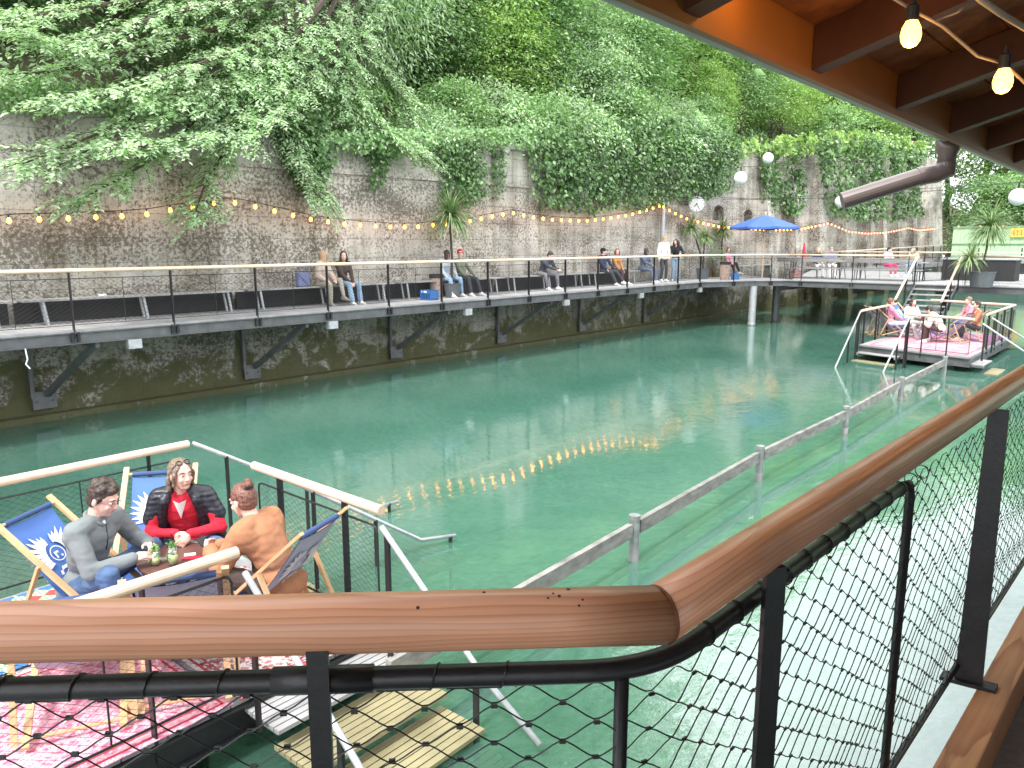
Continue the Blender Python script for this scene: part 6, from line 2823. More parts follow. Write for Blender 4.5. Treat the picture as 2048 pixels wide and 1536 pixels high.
# ---------------------------------------------------------------- far quay and green hoarding
b = MB()
q0, q1 = P(74, 15.6), P(74, -46)
M['quay'] = mat('dark_quay_wall', (.035, .04, .04), .9, .3, .6, .3, 6)
t = thing('quay_wall', 'dark quay wall with a pale kerb across the far end of the channel', 'wall', P(74, 0, 0))
b.prism([p[:2] for p in (P(74, 15.6), P(74, -46), P(77, -46), P(77, 15.6))][::1] if True else [], -1.5, 1.80)
b.build('wall_body', M['quay'], t)
b = MB()
b.bar(P(74.1, 15.6, 1.88), P(74.1, -46, 1.88), .3, .16)
b.build('kerb', M['galv'], t)
for n in range(13, -30, -3):
    b = MB()
    b.bar(P(74.0, n, .0), P(74.0, n, 3.0), .07, .07)
    b.build('post', M['black'], t)
t = thing('near_quay', 'dark quay along the near side of the channel beyond the veranda', 'wall', P(40, -9, 0))
b = MB()
b.prism([p[:2] for p in (P(12, -8), P(12, -12), P(74, -12), P(74, -8))][::1], -1.5, 1.85)
b.build('wall_body', M['quay'], t)
M['hoard'] = mat('pale_green_boarding', (.46, .66, .42), .6, .05, 1.5, .05, 10)
M['hoard_d'] = mat('green_rail', (.30, .46, .28), .6, .08, 3)
t = thing('hoarding', 'pale green board hoarding with horizontal rails beyond the bridge deck', 'hoarding', P(75, 0, 1.9))
z0_, z1_ = 1.9, 4.72
n = 15.2
b = MB()
while n > -42:
    b.box(P(75, n - .30, (z0_ + z1_) / 2), (.04, .585, z1_ - z0_), (U, N, V((0, 0, 1))))
    b.box(P(74.97, n - .30, (z0_ + z1_) / 2), (.04, .03, z1_ - z0_), (U, N, V((0, 0, 1))))
    n -= .6
b.build('panel', M['hoard'], t)
for zz_, h_ in ((3.35, .09), (4.7, .12), (2.3, .09)):
    b = MB()
    b.bar(P(74.92, 15.2, zz_), P(74.92, -42, zz_), .08, h_)
    b.build('rail', M['hoard_d'], t)
M['yellow'] = mat('yellow_sign', (.75, .50, .08), .5, .05, 5)
t = thing('sign', 'small yellow sign with dark bars on the green hoarding at the right edge', 'sign', atS(2040, 465, 74.85))
b = MB()
c = atS(2040, 465, 74.83)
b.box(c, (.04, 1.3, .75), (U, N, V((0, 0, 1))))
b.build('plate', M['yellow'], t)
b = MB()
for k in range(-1, 3):
    b.box(c - U * .03 + N * (.25 * k - .1), (.02, .08, .42), (U, N, V((0, 0, 1))))
b.build('lettering', M['terracotta'], t)
light_string([(1872, 452), (1905, 454), (1940, 453), (1975, 455), (2010, 453), (2048, 455), (2080, 454)], 15.0, 'row of tiny bulbs along the top of the green hoarding', 'bulb_red', spacing=8)
_sl = [o for o in COL.objects if o.get('label', '').startswith('row of tiny bulbs')][0]
for ch in KIDS(_sl):
    for g in KIDS(ch):
        bpy.data.objects.remove(g)
    bpy.data.objects.remove(ch)
bpy.data.objects.remove(_sl)
t = thing('string_light', 'row of tiny bulbs along the top of the green hoarding', 'string lights', P(74.8, 15, 4.8), 0, 'strings of lit bulbs along the old wall')
b = MB()
b.tube([P(74.8, 15.2, 4.82), P(74.8, -20, 4.82)], .02, 4)
b.build('cable', M['wire'], t)
fb_ = None
for k in range(22):
    if fb_ is None:
        b = MB()
        b.ell((0, 0, 0), .06, None, 8, 6)
        fb_ = b.build('bulb', M['bulb_red'], t, world=False, smooth=True)
        o = fb_
    else:
        o = fb_.copy()
        COL.objects.link(o)
        o.parent = t
    o.location = P(74.75, 14.8 - 1.6 * k, 4.76) - t.location

# dark netted cage and lift things behind the stair on the bridge deck
t = thing('net_gate', 'black framed net gate standing at the head of the stair on the bridge deck', 'gate', P(34.2, 7.2, DK))
g0, g1 = at(1845, 562, DK), at(1890, 561, DK)
b = MB()
for a, c in ((g0, g1),):
    zt = V((0, 0, .95))
    b.tube([a, c, c + zt, a + zt, a, c], .025, 6)
b.build('frame', M['black'], t)
b = MB()
straight_net(b, g0, (g1 - g0).normalized(), V((0, 0, 1)), (g1 - g0).length, .95, .10, .07, .004)
b.build('net', M['wire'], t)
t = thing('storage_box', 'long black storage box on the bridge deck behind the stair', 'box', P(36.5, 6.6, DK))
b = MB()
b.box(P(37.2, 6.4, DK + .42), (1.2, 2.6, .84), (U, N, V((0, 0, 1))))
b.build('chest', M['rubber'], t)
b = MB()
b.box(P(37.2, 6.4, DK + .87), (1.3, 2.75, .06), (U, N, V((0, 0, 1))))
b.build('lid', M['galv'], t)
t = thing('storage_box', 'black storage box on the bridge deck right of the big palm', 'box', P(37, 2.0, DK))
b = MB()
b.box(P(37.5, 1.4, DK + .42), (1.2, 4.0, .84), (U, N, V((0, 0, 1))))
b.build('chest', M['rubber'], t)
b = MB()
b.box(P(37.5, 1.4, DK + .87), (1.3, 4.15, .06), (U, N, V((0, 0, 1))))
b.build('lid', M['galv'], t)


# ---------------------------------------------------------------- picnic tables on the bridge deck
def picnic(p, rz, L, label):
    t = thing('picnic_set', label, 'picnic table', p, rz, 'wooden picnic sets on the bridge deck')
    b = MB()
    for k in range(4):
        b.box((0, -.27 + .18 * k, .74), (L, .165, .035))
    b.build('tabletop', M['weather'], t, world=False)
    for sy in (-1, 1):
        b = MB()
        for k in range(2):
            b.box((0, sy * (.62 + .15 * k), .45), (L, .14, .035))
        b.build('seat', M['weather'], t, world=False)
        b = MB()
        b.box((0, sy * .88, .80), (L, .03, .17))
        b.build('backrest', M['weather'], t, world=False)
    for sx in (-1, 1):
        b = MB()
        x = sx * (L / 2 - .3)
        for sy in (-1, 1):
            b.tube([V((x - .07, sy * .5, 0)), V((x - .07, sy * .62, .42)), V((x - .07, sy * .86, .88))], .018, 6)
            b.tube([V((x + .07, sy * .78, 0)), V((x + .05, sy * .66, .42))], .018, 6)
            b.tube([V((x, sy * .25, 0)), V((x, sy * .12, .72))], .022, 6)
        b.build('leg', M['steel'], t, world=False)
    return t


ptx = [(1590, 560, 2.6, 'grey picnic set with slatted backrest behind the parasol pole'), (1755, 563, 2.9, 'grey picnic set with slatted backrest near the head of the stair')]
PTP = []
for x, y, L, lb in ptx:
    pp = at(x, y, DK)
    pp = P(34.6, pp.dot(N), DK)
    PTP.append(pp)
    picnic(pp, math.atan2(-N.y, -N.x), L, lb)
t = thing('bench', 'long plank bench and shelf at the wall side of the bridge deck', 'bench', P(34.5, 15.5, DK))
b = MB()
b.box(P(36, 15.9, DK + .45), (5.5, .4, .05), (U, N, V((0, 0, 1))))
b.build('seat', M['weather'], t)
for k in range(4):
    b = MB()
    b.tube([P(33.6 + 1.6 * k, 15.8, DK), P(33.6 + 1.6 * k, 15.8, DK + .43)], .03, 8)
    b.build('leg', M['galv'], t)
M['redwhite'] = mat('red_white_cloth', (.62, .05, .05), .8, .3, 16, col2=(.75, .65, .62))
t = thing('cool_bag', 'red and white cool bag on the planks under the left picnic set', 'bag', at(1592, 556, DK), .4)
b = MB()
b.box((0, 0, .17), (.42, .28, .34))
bo = b.build('body', M['redwhite'], t, world=False)
mo = bo.modifiers.new('b', 'BEVEL')
mo.width = .04
mo.segments = 2
b = MB()
b.tube([V((-.15, 0, .33)), V((-.1, 0, .47)), V((.1, 0, .47)), V((.15, 0, .33))], .012, 6)
b.build('handle', M['redwhite'], t, world=False)
t = thing('closed_parasol', 'furled red parasol on a thin pole behind the left picnic set', 'parasol', P(35.8, 13.2, DK))
b = MB()
b.tube([V((0, 0, 0)), V((0, 0, 1.6))], .02, 6)
b.build('pole', M['galv'], t, world=False)
b = MB()
b.lathe([(.03, .65), (.10, .75), (.08, 1.1), (.03, 1.5), (.01, 1.55)], (0, 0, 0), 12)
b.build('canopy', M['red'], t, world=False)
# ================================================================= people
def ik(a, c, l1, l2, pole):
    """middle joint of a two-bone limb; the end is pulled in when out of reach"""
    a, c, pole = V(a), V(c), V(pole)
    d = c - a
    L = d.length
    mxl = (l1 + l2) * .985
    if L > mxl:
        c = a + d.normalized() * mxl
        L = mxl
        d = c - a
    x = (l1 * l1 - l2 * l2 + L * L) / (2 * L)
    h = math.sqrt(max(0, l1 * l1 - x * x))
    dn = d.normalized()
    p = pole - dn * pole.dot(dn)
    p.normalize()
    return a + dn * x + p * h, c


def pose(pel, lean, wr, wl, ar, al, face=(0, 1, 0), k=1.0, twist=0.0, knee_r=None, knee_l=None, elb_r=None, elb_l=None, side_lean=0.0, curve=.25):
    """local frame: +Y forward, +X the person's right, Z up. lean = forward lean in degrees"""
    pel = V(pel)
    ln = R(lean)
    up = V((math.sin(R(side_lean)), math.sin(ln), math.cos(ln))).normalized()
    fw = V((0, math.cos(ln), -math.sin(ln)))
    mid = pel + (V((0, math.sin(ln * .7), math.cos(ln * .7)))) * .25 * k
    neck = mid + up * .26 * k
    sx = V((math.cos(R(twist)), math.sin(R(twist)), 0))
    sr = neck + sx * .175 * k - up * .035
    sl_ = neck - sx * .175 * k - up * .035
    face = V(face).normalized()
    head = neck + (up * .7 + V((0, 0, .3)) + face * .18).normalized() * .165 * k
    hr, hl = pel + sx * .09 * k, pel - sx * .09 * k
    er, wr = ik(sr, wr, .285 * k, .255 * k, elb_r or V((.6, -.5, -.8)))
    el_, wl = ik(sl_, wl, .285 * k, .255 * k, elb_l or V((-.6, -.5, -.8)))
    kr, ar = ik(hr, ar, .43 * k, .42 * k, knee_r or V((.15, .8, 1)))
    kl, al = ik(hl, al, .43 * k, .42 * k, knee_l or V((-.15, .8, 1)))
    return dict(pel=pel, mid=mid, neck=neck, head=head, up=up, fw=fw, sx=sx, face=face, sr=sr, sl=sl_, er=er, el=el_, wr=wr, wl=wl, hr=hr, hl=hl, kr=kr, kl=kl, ar=ar, al=al, k=k)


def union(b, voxel, name, m, parent, smooth_it=2, disp=0.0, dscale=8.0, seed=0):
    me = b.mesh(name, m, True)
    o = bpy.data.objects.new(name, me)
    COL.objects.link(o)
    md = o.modifiers.new('r', 'REMESH')
    md.mode = 'VOXEL'
    md.voxel_size = voxel
    md.use_smooth_shade = True
    if smooth_it:
        ms = o.modifiers.new('s', 'SMOOTH')
        ms.iterations = smooth_it
        ms.factor = .5
    bpy.context.view_layer.update()
    dg = bpy.context.evaluated_depsgraph_get()
    me2 = bpy.data.meshes.new_from_object(o.evaluated_get(dg))
    bpy.data.objects.remove(o)
    me2.name = name
    if disp:
        n = len(me2.vertices)
        co = np.empty(n * 3, np.float32)
        no = np.empty(n * 3, np.float32)
        me2.vertices.foreach_get('co', co)
        me2.vertices.foreach_get('normal', no)
        co = co.reshape(-1, 3)
        no = no.reshape(-1, 3)
        dv = np.array([noise.noise(V((c[0] * dscale, c[1] * dscale, c[2] * dscale * 2.6 + seed))) + .5 * noise.noise(V((c[0] * dscale * 2.3, c[1] * dscale * 2.3, c[2] * dscale * 5.0 + seed))) for c in co])
        co = co + no * (dv * disp)[:, None]
        me2.vertices.foreach_set('co', co.astype(np.float32).reshape(-1))
        me2.update()
    me2.materials.clear()
    me2.materials.append(m)
    me2.polygons.foreach_set('use_smooth', [True] * len(me2.polygons))
    o2 = bpy.data.objects.new(name, me2)
    COL.objects.link(o2)
    o2.parent = parent
    return o2


def hand(b, wrist, d, nrm, side, curl=.5, spread=1.0, k=1.0):
    """d: hand direction, nrm: palm normal (palm side), side: unit vector towards the thumb"""
    d = V(d).normalized()
    side = V(side)
    side = (side - d * side.dot(d)).normalized()
    nrm = V(nrm)
    nrm = (nrm - d * nrm.dot(d) - side * nrm.dot(side)).normalized()
    b.ell(wrist + d * .045 * k, (.040 * k, .052 * k, .016 * k), (side, d, nrm), 12, 8)
    b.cap(wrist - d * .02, wrist + d * .03, .024 * k, .022 * k)
    for i, L in enumerate((.066, .074, .069, .054)):
        off = .028 - .0187 * i
        base = wrist + d * .082 * k + side * off * k
        cc = curl * (1 + .12 * i)
        d1 = (d * math.cos(cc * .7) + nrm * math.sin(cc * .7) + side * (off * 2.2 * spread)).normalized()
        d2 = (d * math.cos(cc * 1.9) + nrm * math.sin(cc * 1.9) + side * (off * 1.2 * spread)).normalized()
        m_ = base + d1 * L * .55 * k
        b.cap(base - d * .01, m_, .0090 * k, .0082 * k, 8)
        b.cap(m_, m_ + d2 * L * .5 * k, .0082 * k, .0068 * k, 8)
    tb = wrist + d * .028 * k + side * .032 * k
    t1 = (d * .65 + side * .65 + nrm * .35).normalized()
    t2 = (d * .85 + side * .15 + nrm * .5).normalized()
    b.cap(tb, tb + t1 * .036 * k, .0120 * k, .0100 * k, 8)
    b.cap(tb + t1 * .036 * k, tb + t1 * .036 * k + t2 * .03 * k, .0098 * k, .0078 * k, 8)


def torso(b, J, g=0.0, belly=1.0, sh=1.0):
    k = J['k']
    sx, up = J['sx'], J['up']
    fw = sx.cross(up) * -1
    if fw.dot(J['fw']) < 0:
        fw = -fw
    ax = (sx, fw, up)
    b.ell(J['neck'] - up * .16 * k, ((.155 * sh + g) * k, (.105 + g) * k, (.19 + g * .5) * k), ax, 16, 12)
    b.ell(J['mid'] + up * .02 * k, ((.135 + g) * k, (.10 * belly + g) * k, (.17 + g) * k), ax, 16, 12)
    b.ell(J['pel'] + up * .04 * k, ((.150 + g) * k, (.115 * belly + g) * k, (.13 + g) * k), ax, 16, 12)
    b.cap(J['sr'], J['neck'] - up * .01, (.058 + g) * k, (.055 + g * .6) * k)
    b.cap(J['sl'], J['neck'] - up * .01, (.058 + g) * k, (.055 + g * .6) * k)
    b.cap(J['sr'] - up * .03, J['mid'], (.06 + g) * k, (.07 + g) * k)
    b.cap(J['sl'] - up * .03, J['mid'], (.06 + g) * k, (.07 + g) * k)


def arms(b, J, g=0.0, upto=1.0, rr=(.048, .040, .038, .027)):
    k = J['k']
    for s in ('r', 'l'):
        b.cap(J['s' + s], J['e' + s], (rr[0] + g) * k, (rr[1] + g) * k)
        w_ = J['e' + s].lerp(J['w' + s], upto)
        b.cap(J['e' + s], w_, (rr[2] + g) * k, (rr[3] + (rr[2] - rr[3]) * (1 - upto) + g) * k)


def legs(b, J, g=0.0, upto=1.0, flare=0.0, ring=None):
    k = J['k']
    for s in ('r', 'l'):
        b.cap(J['h' + s], J['k' + s], (.080 + g) * k, (.055 + g) * k)
        m_ = J['k' + s].lerp(J['a' + s], .3)
        e = J['k' + s].lerp(J['a' + s], upto)
        b.cap(J['k' + s], m_, (.054 + g) * k, (.054 + g) * k)
        b.cap(m_, e, (.054 + g) * k, (.036 + g + flare) * k)


def feet(b, J, toe=None, g=0.0, sc_=1.0):
    k = J['k']
    for s in ('r', 'l'):
        a = J['a' + s]
        td = (toe or {}).get(s)
        if td is None:
            td = V((.12 if s == 'r' else -.12, 1, -.10))
        td = V(td).normalized()
        heel = a - td * .05 * k + V((0, 0, -.055)) * k
        ball = a + td * .12 * k + V((0, 0, -.062)) * k
        b.cap(heel, ball, (.034 + g) * k, (.034 + g) * k)
        b.cap(ball, ball + td * .06 * k, (.034 + g) * k, (.024 + g) * k)
        b.cap(a, heel + V((0, 0, .012)), (.034 + g) * k, (.032 + g) * k)
        b.cap(a, ball - td * .03 * k + V((0, 0, .01)), (.033 + g) * k, (.030 + g) * k)


def headmesh(b, J, k=1.0, nose=1.0):
    h, f = J['head'], J['face']
    u = (V((0, 0, 1)) - f * f.z).normalized()
    r = f.cross(u).normalized()
    ax = (r, f, u)
    b.ell(h + u * .030 * k - f * .010 * k, (.074 * k, .092 * k, .088 * k), ax, 18, 12)
    b.ell(h + f * .022 * k - u * .030 * k, (.060 * k, .068 * k, .080 * k), ax, 18, 12)
    b.cap(h + f * .040 * k - u * .088 * k, h + f * .060 * k - u * .088 * k, .024 * k, .021 * k)
    for s in (-1, 1):
        b.cap(h + r * (s * .058) * k - f * .0 - u * .035 * k, h + f * .045 * k + r * (s * .02) * k - u * .09 * k, .018 * k, .018 * k)
        b.ell(h + r * (s * .077) * k - f * .010 * k - u * .008 * k, (.009 * k, .018 * k, .030 * k), ax, 8, 8)
        b.ell(h + r * (s * .034) * k + f * .067 * k - u * .028 * k, (.022 * k, .018 * k, .020 * k), ax, 8, 8)
    b.cap(h + f * .085 * k + u * .016 * k, h + f * .104 * k * nose - u * .026 * k, .009 * k, .0125 * k)
    b.ell(h + f * .088 * k - u * .032 * k, (.019 * k, .013 * k, .010 * k), ax, 8, 6)
    b.cap(h + r * .032 * k + f * .076 * k + u * .030 * k, h - r * .032 * k + f * .076 * k + u * .030 * k, .013 * k, .013 * k)
    b.cap(h + r * .017 * k + f * .084 * k - u * .055 * k, h - r * .017 * k + f * .084 * k - u * .055 * k, .0075 * k, .0075 * k)
    b.cap(h - u * .06 * k - f * .02 * k, J['neck'] - J['up'] * .04, .050 * k, .058 * k)
    return r, f, u


M['eye_white'] = mat('eye_white', (.75, .74, .72), .3, .02)
M['eye_dark'] = mat('dark_iris', (.05, .035, .025), .2, .1)
M['lip'] = mat('lips', (.50, .16, .14), .5, .1)
M['brow'] = mat('eyebrow', (.07, .045, .03), .8, .2, 60)


def facebits(J, parent, k=1.0, brow='brow', smile=0.0, big=False):
    h, f = J['head'], J['face']
    u = (V((0, 0, 1)) - f * f.z).normalized()
    r = f.cross(u).normalized()
    ax = (r, f, u)
    for s in (-1, 1):
        b = MB()
        b.ell(h + r * (s * .031) * k + f * .0765 * k + u * .008 * k, (.0125 * k, .010 * k, .0075 * k), ax, 10, 8)
        e = b.build('eye', M['eye_white'], parent, world=False, smooth=True)
        b = MB()
        b.ell(h + r * (s * .031) * k + f * .0835 * k + u * .008 * k, (.0062 * k, .0045 * k, .0062 * k), ax, 8, 6)
        b.build('iris', M['eye_dark'], e, world=False, smooth=True)
        b = MB()
        b.tube([h + r * (s * .050) * k + f * .074 * k + u * .029 * k, h + r * (s * .034) * k + f * .0875 * k + u * .036 * k, h + r * (s * .016) * k + f * .089 * k + u * .032 * k], [.0025, .0042, .0035], 6)
        b.build('eyebrow', M[brow], parent, world=False, smooth=True)
    b = MB()
    pts = []
    for q in range(7):
        t = q / 6 * 2 - 1
        pts.append(h + r * (t * .024) * k + f * (.0925 - .012 * t * t) * k - u * (.0555 - smile * .007 * t * t) * k)
    b.tube(pts, [.002, .004, .005, .0052, .005, .004, .002], 6)
    b.build('mouth', M['lip'], parent, world=False, smooth=True)


def hairmat(name, c1, c2):
    m, t, b, o = newmat(name)
    vec = coords(t, (1, 1, .25))
    f = ntex(t, vec, 90, 3, .6)
    r = ramp(t, [(.35, c1), (.65, c2)], f)
    t.links.new(r.outputs['Color'], b.inputs['Base Color'])
    b.inputs['Roughness'].default_value = .45
    bump(t, f, .8, .006, b)
    return m


HM = {'darkbrown': hairmat('dark_brown_hair', (.025, .017, .013), (.085, .058, .045)), 'brown': hairmat('brown_hair', (.12, .082, .06), (.29, .21, .155)),
      'auburn': hairmat('auburn_hair', (.10, .04, .028), (.26, .12, .085)), 'blond': hairmat('blond_hair', (.32, .19, .10), (.58, .40, .24)),
      'black': hairmat('black_hair', (.010, .008, .008), (.045, .035, .032)), 'grey': hairmat('greying_hair', (.18, .15, .13), (.40, .35, .30))}


def hair(J, style, m, parent, voxel, seed=0):
    h, f, k = J['head'], J['face'], J['k']
    u = (V((0, 0, 1)) - f * f.z).normalized()
    r = f.cross(u).normalized()
    ax = (r, f, u)
    b = MB()
    rg_ = random.Random(seed)
    b.ell(h - f * .022 * k + u * .044 * k, (.083 * k, .093 * k, .086 * k), ax, 18, 12)
    b.ell(h - f * .040 * k - u * .010 * k, (.076 * k, .065 * k, .075 * k), ax, 16, 10)
    if style in ('short', 'wavy'):
        amp = .018 if style == 'wavy' else .008
        for q in range(26 if style == 'wavy' else 12):
            a = rg_.uniform(0, 6.28)
            e = rg_.uniform(.35, 1.4)
            p = h - f * .016 * k + u * .045 * k + (r * math.cos(a) * math.cos(e) * .075 + f * math.sin(a) * math.cos(e) * .086 + u * math.sin(e) * .082) * k
            b.ell(p, (rg_.uniform(.014, .024) * k + amp * .3,) * 3, None, 8, 6)
        b.cap(h + f * .055 * k + u * .085 * k + r * .03 * k, h + f * .055 * k + u * .085 * k - r * .03 * k, .022 * k, .022 * k)
        for s in (-1, 1):
            b.cap(h + r * (s * .074) * k + u * .03 * k + f * .012 * k, h + r * (s * .074) * k - u * .012 * k + f * .010 * k, .012 * k, .007 * k)
    if style in ('bob', 'long', 'curly', 'vlong'):
        Ln = {'bob': .13, 'long': .25, 'curly': .20, 'vlong': .36}[style]
        dn = V((0, 0, -1))
        for q in range(15):
            a = -1.15 + 2.3 * q / 14
            p = h + u * .035 * k + (r * math.sin(a) * .078 - f * math.cos(a) * .080 + f * .01) * k
            out = (r * math.sin(a) - f * math.cos(a) * .6) * .02
            e = p + dn * (Ln + rg_.uniform(-.02, .02)) * k + out
            if style == 'curly':
                b.cap(p + out * 1.2, e + out * 2.2, .040 * k, .035 * k)
                for z in range(3):
                    b.ell(p.lerp(e, .2 + .3 * z) + out * 2 + V([rg_.uniform(-.02, .02) for _ in range(3)]), .032 * k, None, 8, 6)
            else:
                m_ = p.lerp(e, .5) + out * .6
                b.cap(p, m_, .022 * k, .022 * k)
                b.cap(m_, e, .022 * k, .014 * k)
        for s in (-1, 1):
            p = h + f * .040 * k + u * .085 * k + r * (s * .03) * k
            m_ = h + f * .040 * k + u * .015 * k + r * (s * .078) * k
            b.cap(p, m_, .018 * k, .015 * k)
            b.cap(m_, m_ + dn * (Ln * .75) * k - f * .02, .016 * k, .012 * k)
    if style == 'bun':
        b.ell(h - f * .045 * k + u * .03 * k, (.080 * k, .075 * k, .085 * k), ax, 14, 10)
        bc = h - f * .098 * k + u * .118 * k
        for q in range(14):
            b.ell(bc + V([rg_.uniform(-.026, .026) for _ in range(3)]) * k, rg_.uniform(.018, .028) * k, None, 8, 6)
        b.cap(h - f * .05 * k + u * .07 * k, bc, .04 * k, .03 * k)
    o = union(b, voxel * .8, 'hair', m, parent, 1, .006 * k if style != 'short' else .003, 26, seed)
    return o


def person(label, loc, rz, J, top, bottom, hair_style, hair_m, skin='skin', voxel=.014, group=None, shoes='white', grip=(.5, .5), near=False, extra=None, flare=0.0, top_g=.016, sleeve=.97, palm_n=None, hd=None, toe=None, skirt=None, smile=.5, brow='brow', belly=1.0, sweater_len=0.0, legs_up=.92):
    t = thing('person', label, 'person', loc, rz, group)
    k = J['k']
    b = MB()
    torso(b, J, -.012, belly)
    arms(b, J, -.004)
    legs(b, J, -.012)
    feet(b, J, toe, -.006)
    headmesh(b, J, k)
    for s in ('r', 'l'):
        d = (J['w' + s] - J['e' + s]).normalized()
        if hd and s in hd:
            d = V(hd[s]).normalized()
        pn = V((0, 0, -1)) if not palm_n else V(palm_n[s])
        sd = d.cross(pn)
        inn = V((-1, 0, 0)) if s == 'r' else V((1, 0, 0))
        if sd.dot(inn) < 0:
            sd = -sd
        hand(b, J['w' + s], d, pn, sd, grip[0 if s == 'r' else 1], 1.0, k)
    vb = voxel * (.62 if near else 1)
    union(b, vb, 'body', M[skin], t, 1)
    # upper garment
    b = MB()
    torso(b, J, top_g - .004, belly)
    arms(b, J, top_g, sleeve)
    if sweater_len:
        fwd_ = J['fw']
        b.ell(J['pel'] - J['up'] * .01, (.165 * k + top_g, .14 * k + top_g, .10 * k), (J['sx'], J['fw'], J['up']), 16, 10)
    # collar
    b.cap(J['neck'] - J['up'] * .03, J['neck'] + J['up'] * .015, .070 * k, .060 * k)
    union(b, voxel, 'top', M[top], t, 2, .006 if near else .005, 8 if near else 6, 3)
    b = MB()
    b.ell(J['pel'] + V((0, 0, -.0)), (.165 * k, .135 * k * belly, .13 * k), (J['sx'], J['fw'], J['up']), 14, 10)
    legs(b, J, .010, legs_up, flare)
    union(b, voxel, 'trousers', M[bottom], t, 2, .006 if near else .003, 11, 7)
    b = MB()
    feet(b, J, toe, .004)
    union(b, voxel * .8, 'shoes', M[shoes], t, 1)
    hair(J, hair_style, HM[hair_m], t, min(voxel, .011) if near else voxel * .8, seed=len(label))
    if near:
        facebits(J, t, k, brow, smile)
    return t


def cloth(name, c, **kw):
    M[name] = mat(name, c, kw.get('rough', .85), kw.get('var', .12), kw.get('scale', 5), kw.get('bmp', .25), kw.get('bscale', 60), col2=kw.get('col2'), bd=kw.get('bd', .004))


cloth('grey_fleece', (.19, .215, .22), bmp=.2, bscale=200)
cloth('denim', (.07, .125, .235), var=.35, scale=9, bmp=.3, bscale=150)
cloth('denim_pale', (.26, .38, .52), var=.2, scale=9)
cloth('red_knit', (.58, .015, .04), var=.15, scale=30, bmp=.5, bscale=90)
cloth('brown_wool', (.38, .17, .085), var=.12, scale=12, bmp=.2, bscale=160)
cloth('dark_brown', (.07, .045, .04), var=.2, scale=12)
cloth('beige', (.50, .40, .34))
cloth('black_cloth', (.02, .02, .024))
cloth('dark_jacket', (.055, .06, .085))
cloth('grey_trouser', (.20, .20, .22))
cloth('charcoal', (.05, .055, .065))
cloth('white_cloth', (.72, .71, .70), bmp=.3)
cloth('pink_cloth', (.66, .30, .38))
cloth('cream_fleece', (.66, .62, .56), bmp=.8, bscale=60)
cloth('olive', (.19, .21, .15))
cloth('navy', (.03, .045, .11))
cloth('orange_scarf', (.52, .24, .09))
cloth('blue_grey', (.12, .15, .22))
cloth('light_denim_shirt', (.45, .50, .58))
cloth('hot_pink', (.68, .06, .18))
cloth('khaki', (.36, .33, .27))
cloth('green_top', (.40, .48, .30))
cloth('camel_boot', (.30, .26, .22))


def quilt_mat():
    m, t, b, o = newmat('black_quilted_jacket')
    vec = coords(t)
    wv = nd(t, 'TexWave', wave_type='BANDS', bands_direction='Z', wave_profile='SIN', Scale=7.0, Distortion=.5)
    t.links.new(vec, wv.inputs['Vector'])
    b.inputs['Base Color'].default_value = (.018, .020, .030, 1)
    b.inputs['Roughness'].default_value = .34
    n_ = bump(t, wv.outputs['Fac'], .35, .008, None)
    bump(t, ntex(t, vec, 30, 3), .35, .008, b, n_)
    return m


M['quilt'] = quilt_mat()

# ---------------------------------------------------------------- the three people at the round table
ZF = PF + .02                       # floor they stand on (rug)


def W2L(root_loc, rz, p):
    return Matrix.Rotation(-rz, 3, 'Z') @ (V(p) - V(root_loc))


# man in the grey pullover
mloc = V((-3.28, 5.64, ZF))
mrz = azrot(100)
L_ = lambda p: W2L(mloc, mrz, p)
pel = V((0, -.02, .33))
wr_ = L_(V((-2.84, 5.52, zt_ + .085)))
wl_ = L_(V((-2.84, 5.78, zt_ + .10)))
Jm = pose(pel, 19, wr_, wl_, (.15, .36, .085), (-.26, .42, .085), face=(-.08, .86, -.36), k=1.12, knee_r=V((.25, .5, 1)), knee_l=V((-.6, .4, 1)), twist=-4, elb_r=V((.75, -.3, -.75)), elb_l=V((-.75, -.2, -.75)))
man = person('wavy-haired man with glasses in a grey zip pullover and jeans at the round table', mloc, mrz, Jm, 'grey_fleece', 'denim', 'wavy', 'darkbrown', 'skin2', .011, 'people at the round table', near=True,
             top_g=.020, grip=(.9, .75), palm_n={'r': (-.4, 0, -.8), 'l': (.4, 0, -.8)}, sweater_len=1, smile=.9)
h, f = Jm['head'], Jm['face']
u = (V((0, 0, 1)) - f * f.z).normalized()
r = f.cross(u).normalized()
k = 1.12
M['lens'] = glassmat('spectacle_lens', (.9, .93, .95))
b = MB()
for s in (-1, 1):
    c = h + r * (s * .033) * k + f * .097 * k + u * .004 * k
    b.tube([c + r * (.021 * math.cos(a)) + u * (.016 * math.sin(a)) for a in [2 * math.pi * q / 14 for q in range(15)]], .0014, 5, False)
    b.tube([c + r * (s * .021), h + r * (s * .078) * k + f * .02 * k + u * .006 * k, h + r * (s * .080) * k - f * .02 * k - u * .004 * k], .0014, 5)
b.tube([h + r * .012 * k + f * .099 * k + u * .007 * k, h - r * .012 * k + f * .099 * k + u * .007 * k], .0014, 5)
b.build('glasses', M['black'], man, world=False)
b = MB()
b.tube([Jm['neck'] + Jm['fw'] * .085 + Jm['up'] * .0, Jm['neck'] + Jm['fw'] * .128 - Jm['up'] * .10, Jm['neck'] + Jm['fw'] * .138 - Jm['up'] * .20], .004, 6)
b.build('zip', M['black'], man, world=False)
b = MB()
nk = Jm['neck'] + Jm['up'] * .01
pts = [nk + (Jm['sx'] * math.sin(a) * .074 + Jm['fw'] * math.cos(a) * .078) * 1.0 + Jm['up'] * (.022 - .045 * max(0, math.cos(a)) ** 3) for a in [.22 + (2 * math.pi - .44) * q / 20 for q in range(21)]]
b.tube(pts, .017, 8)
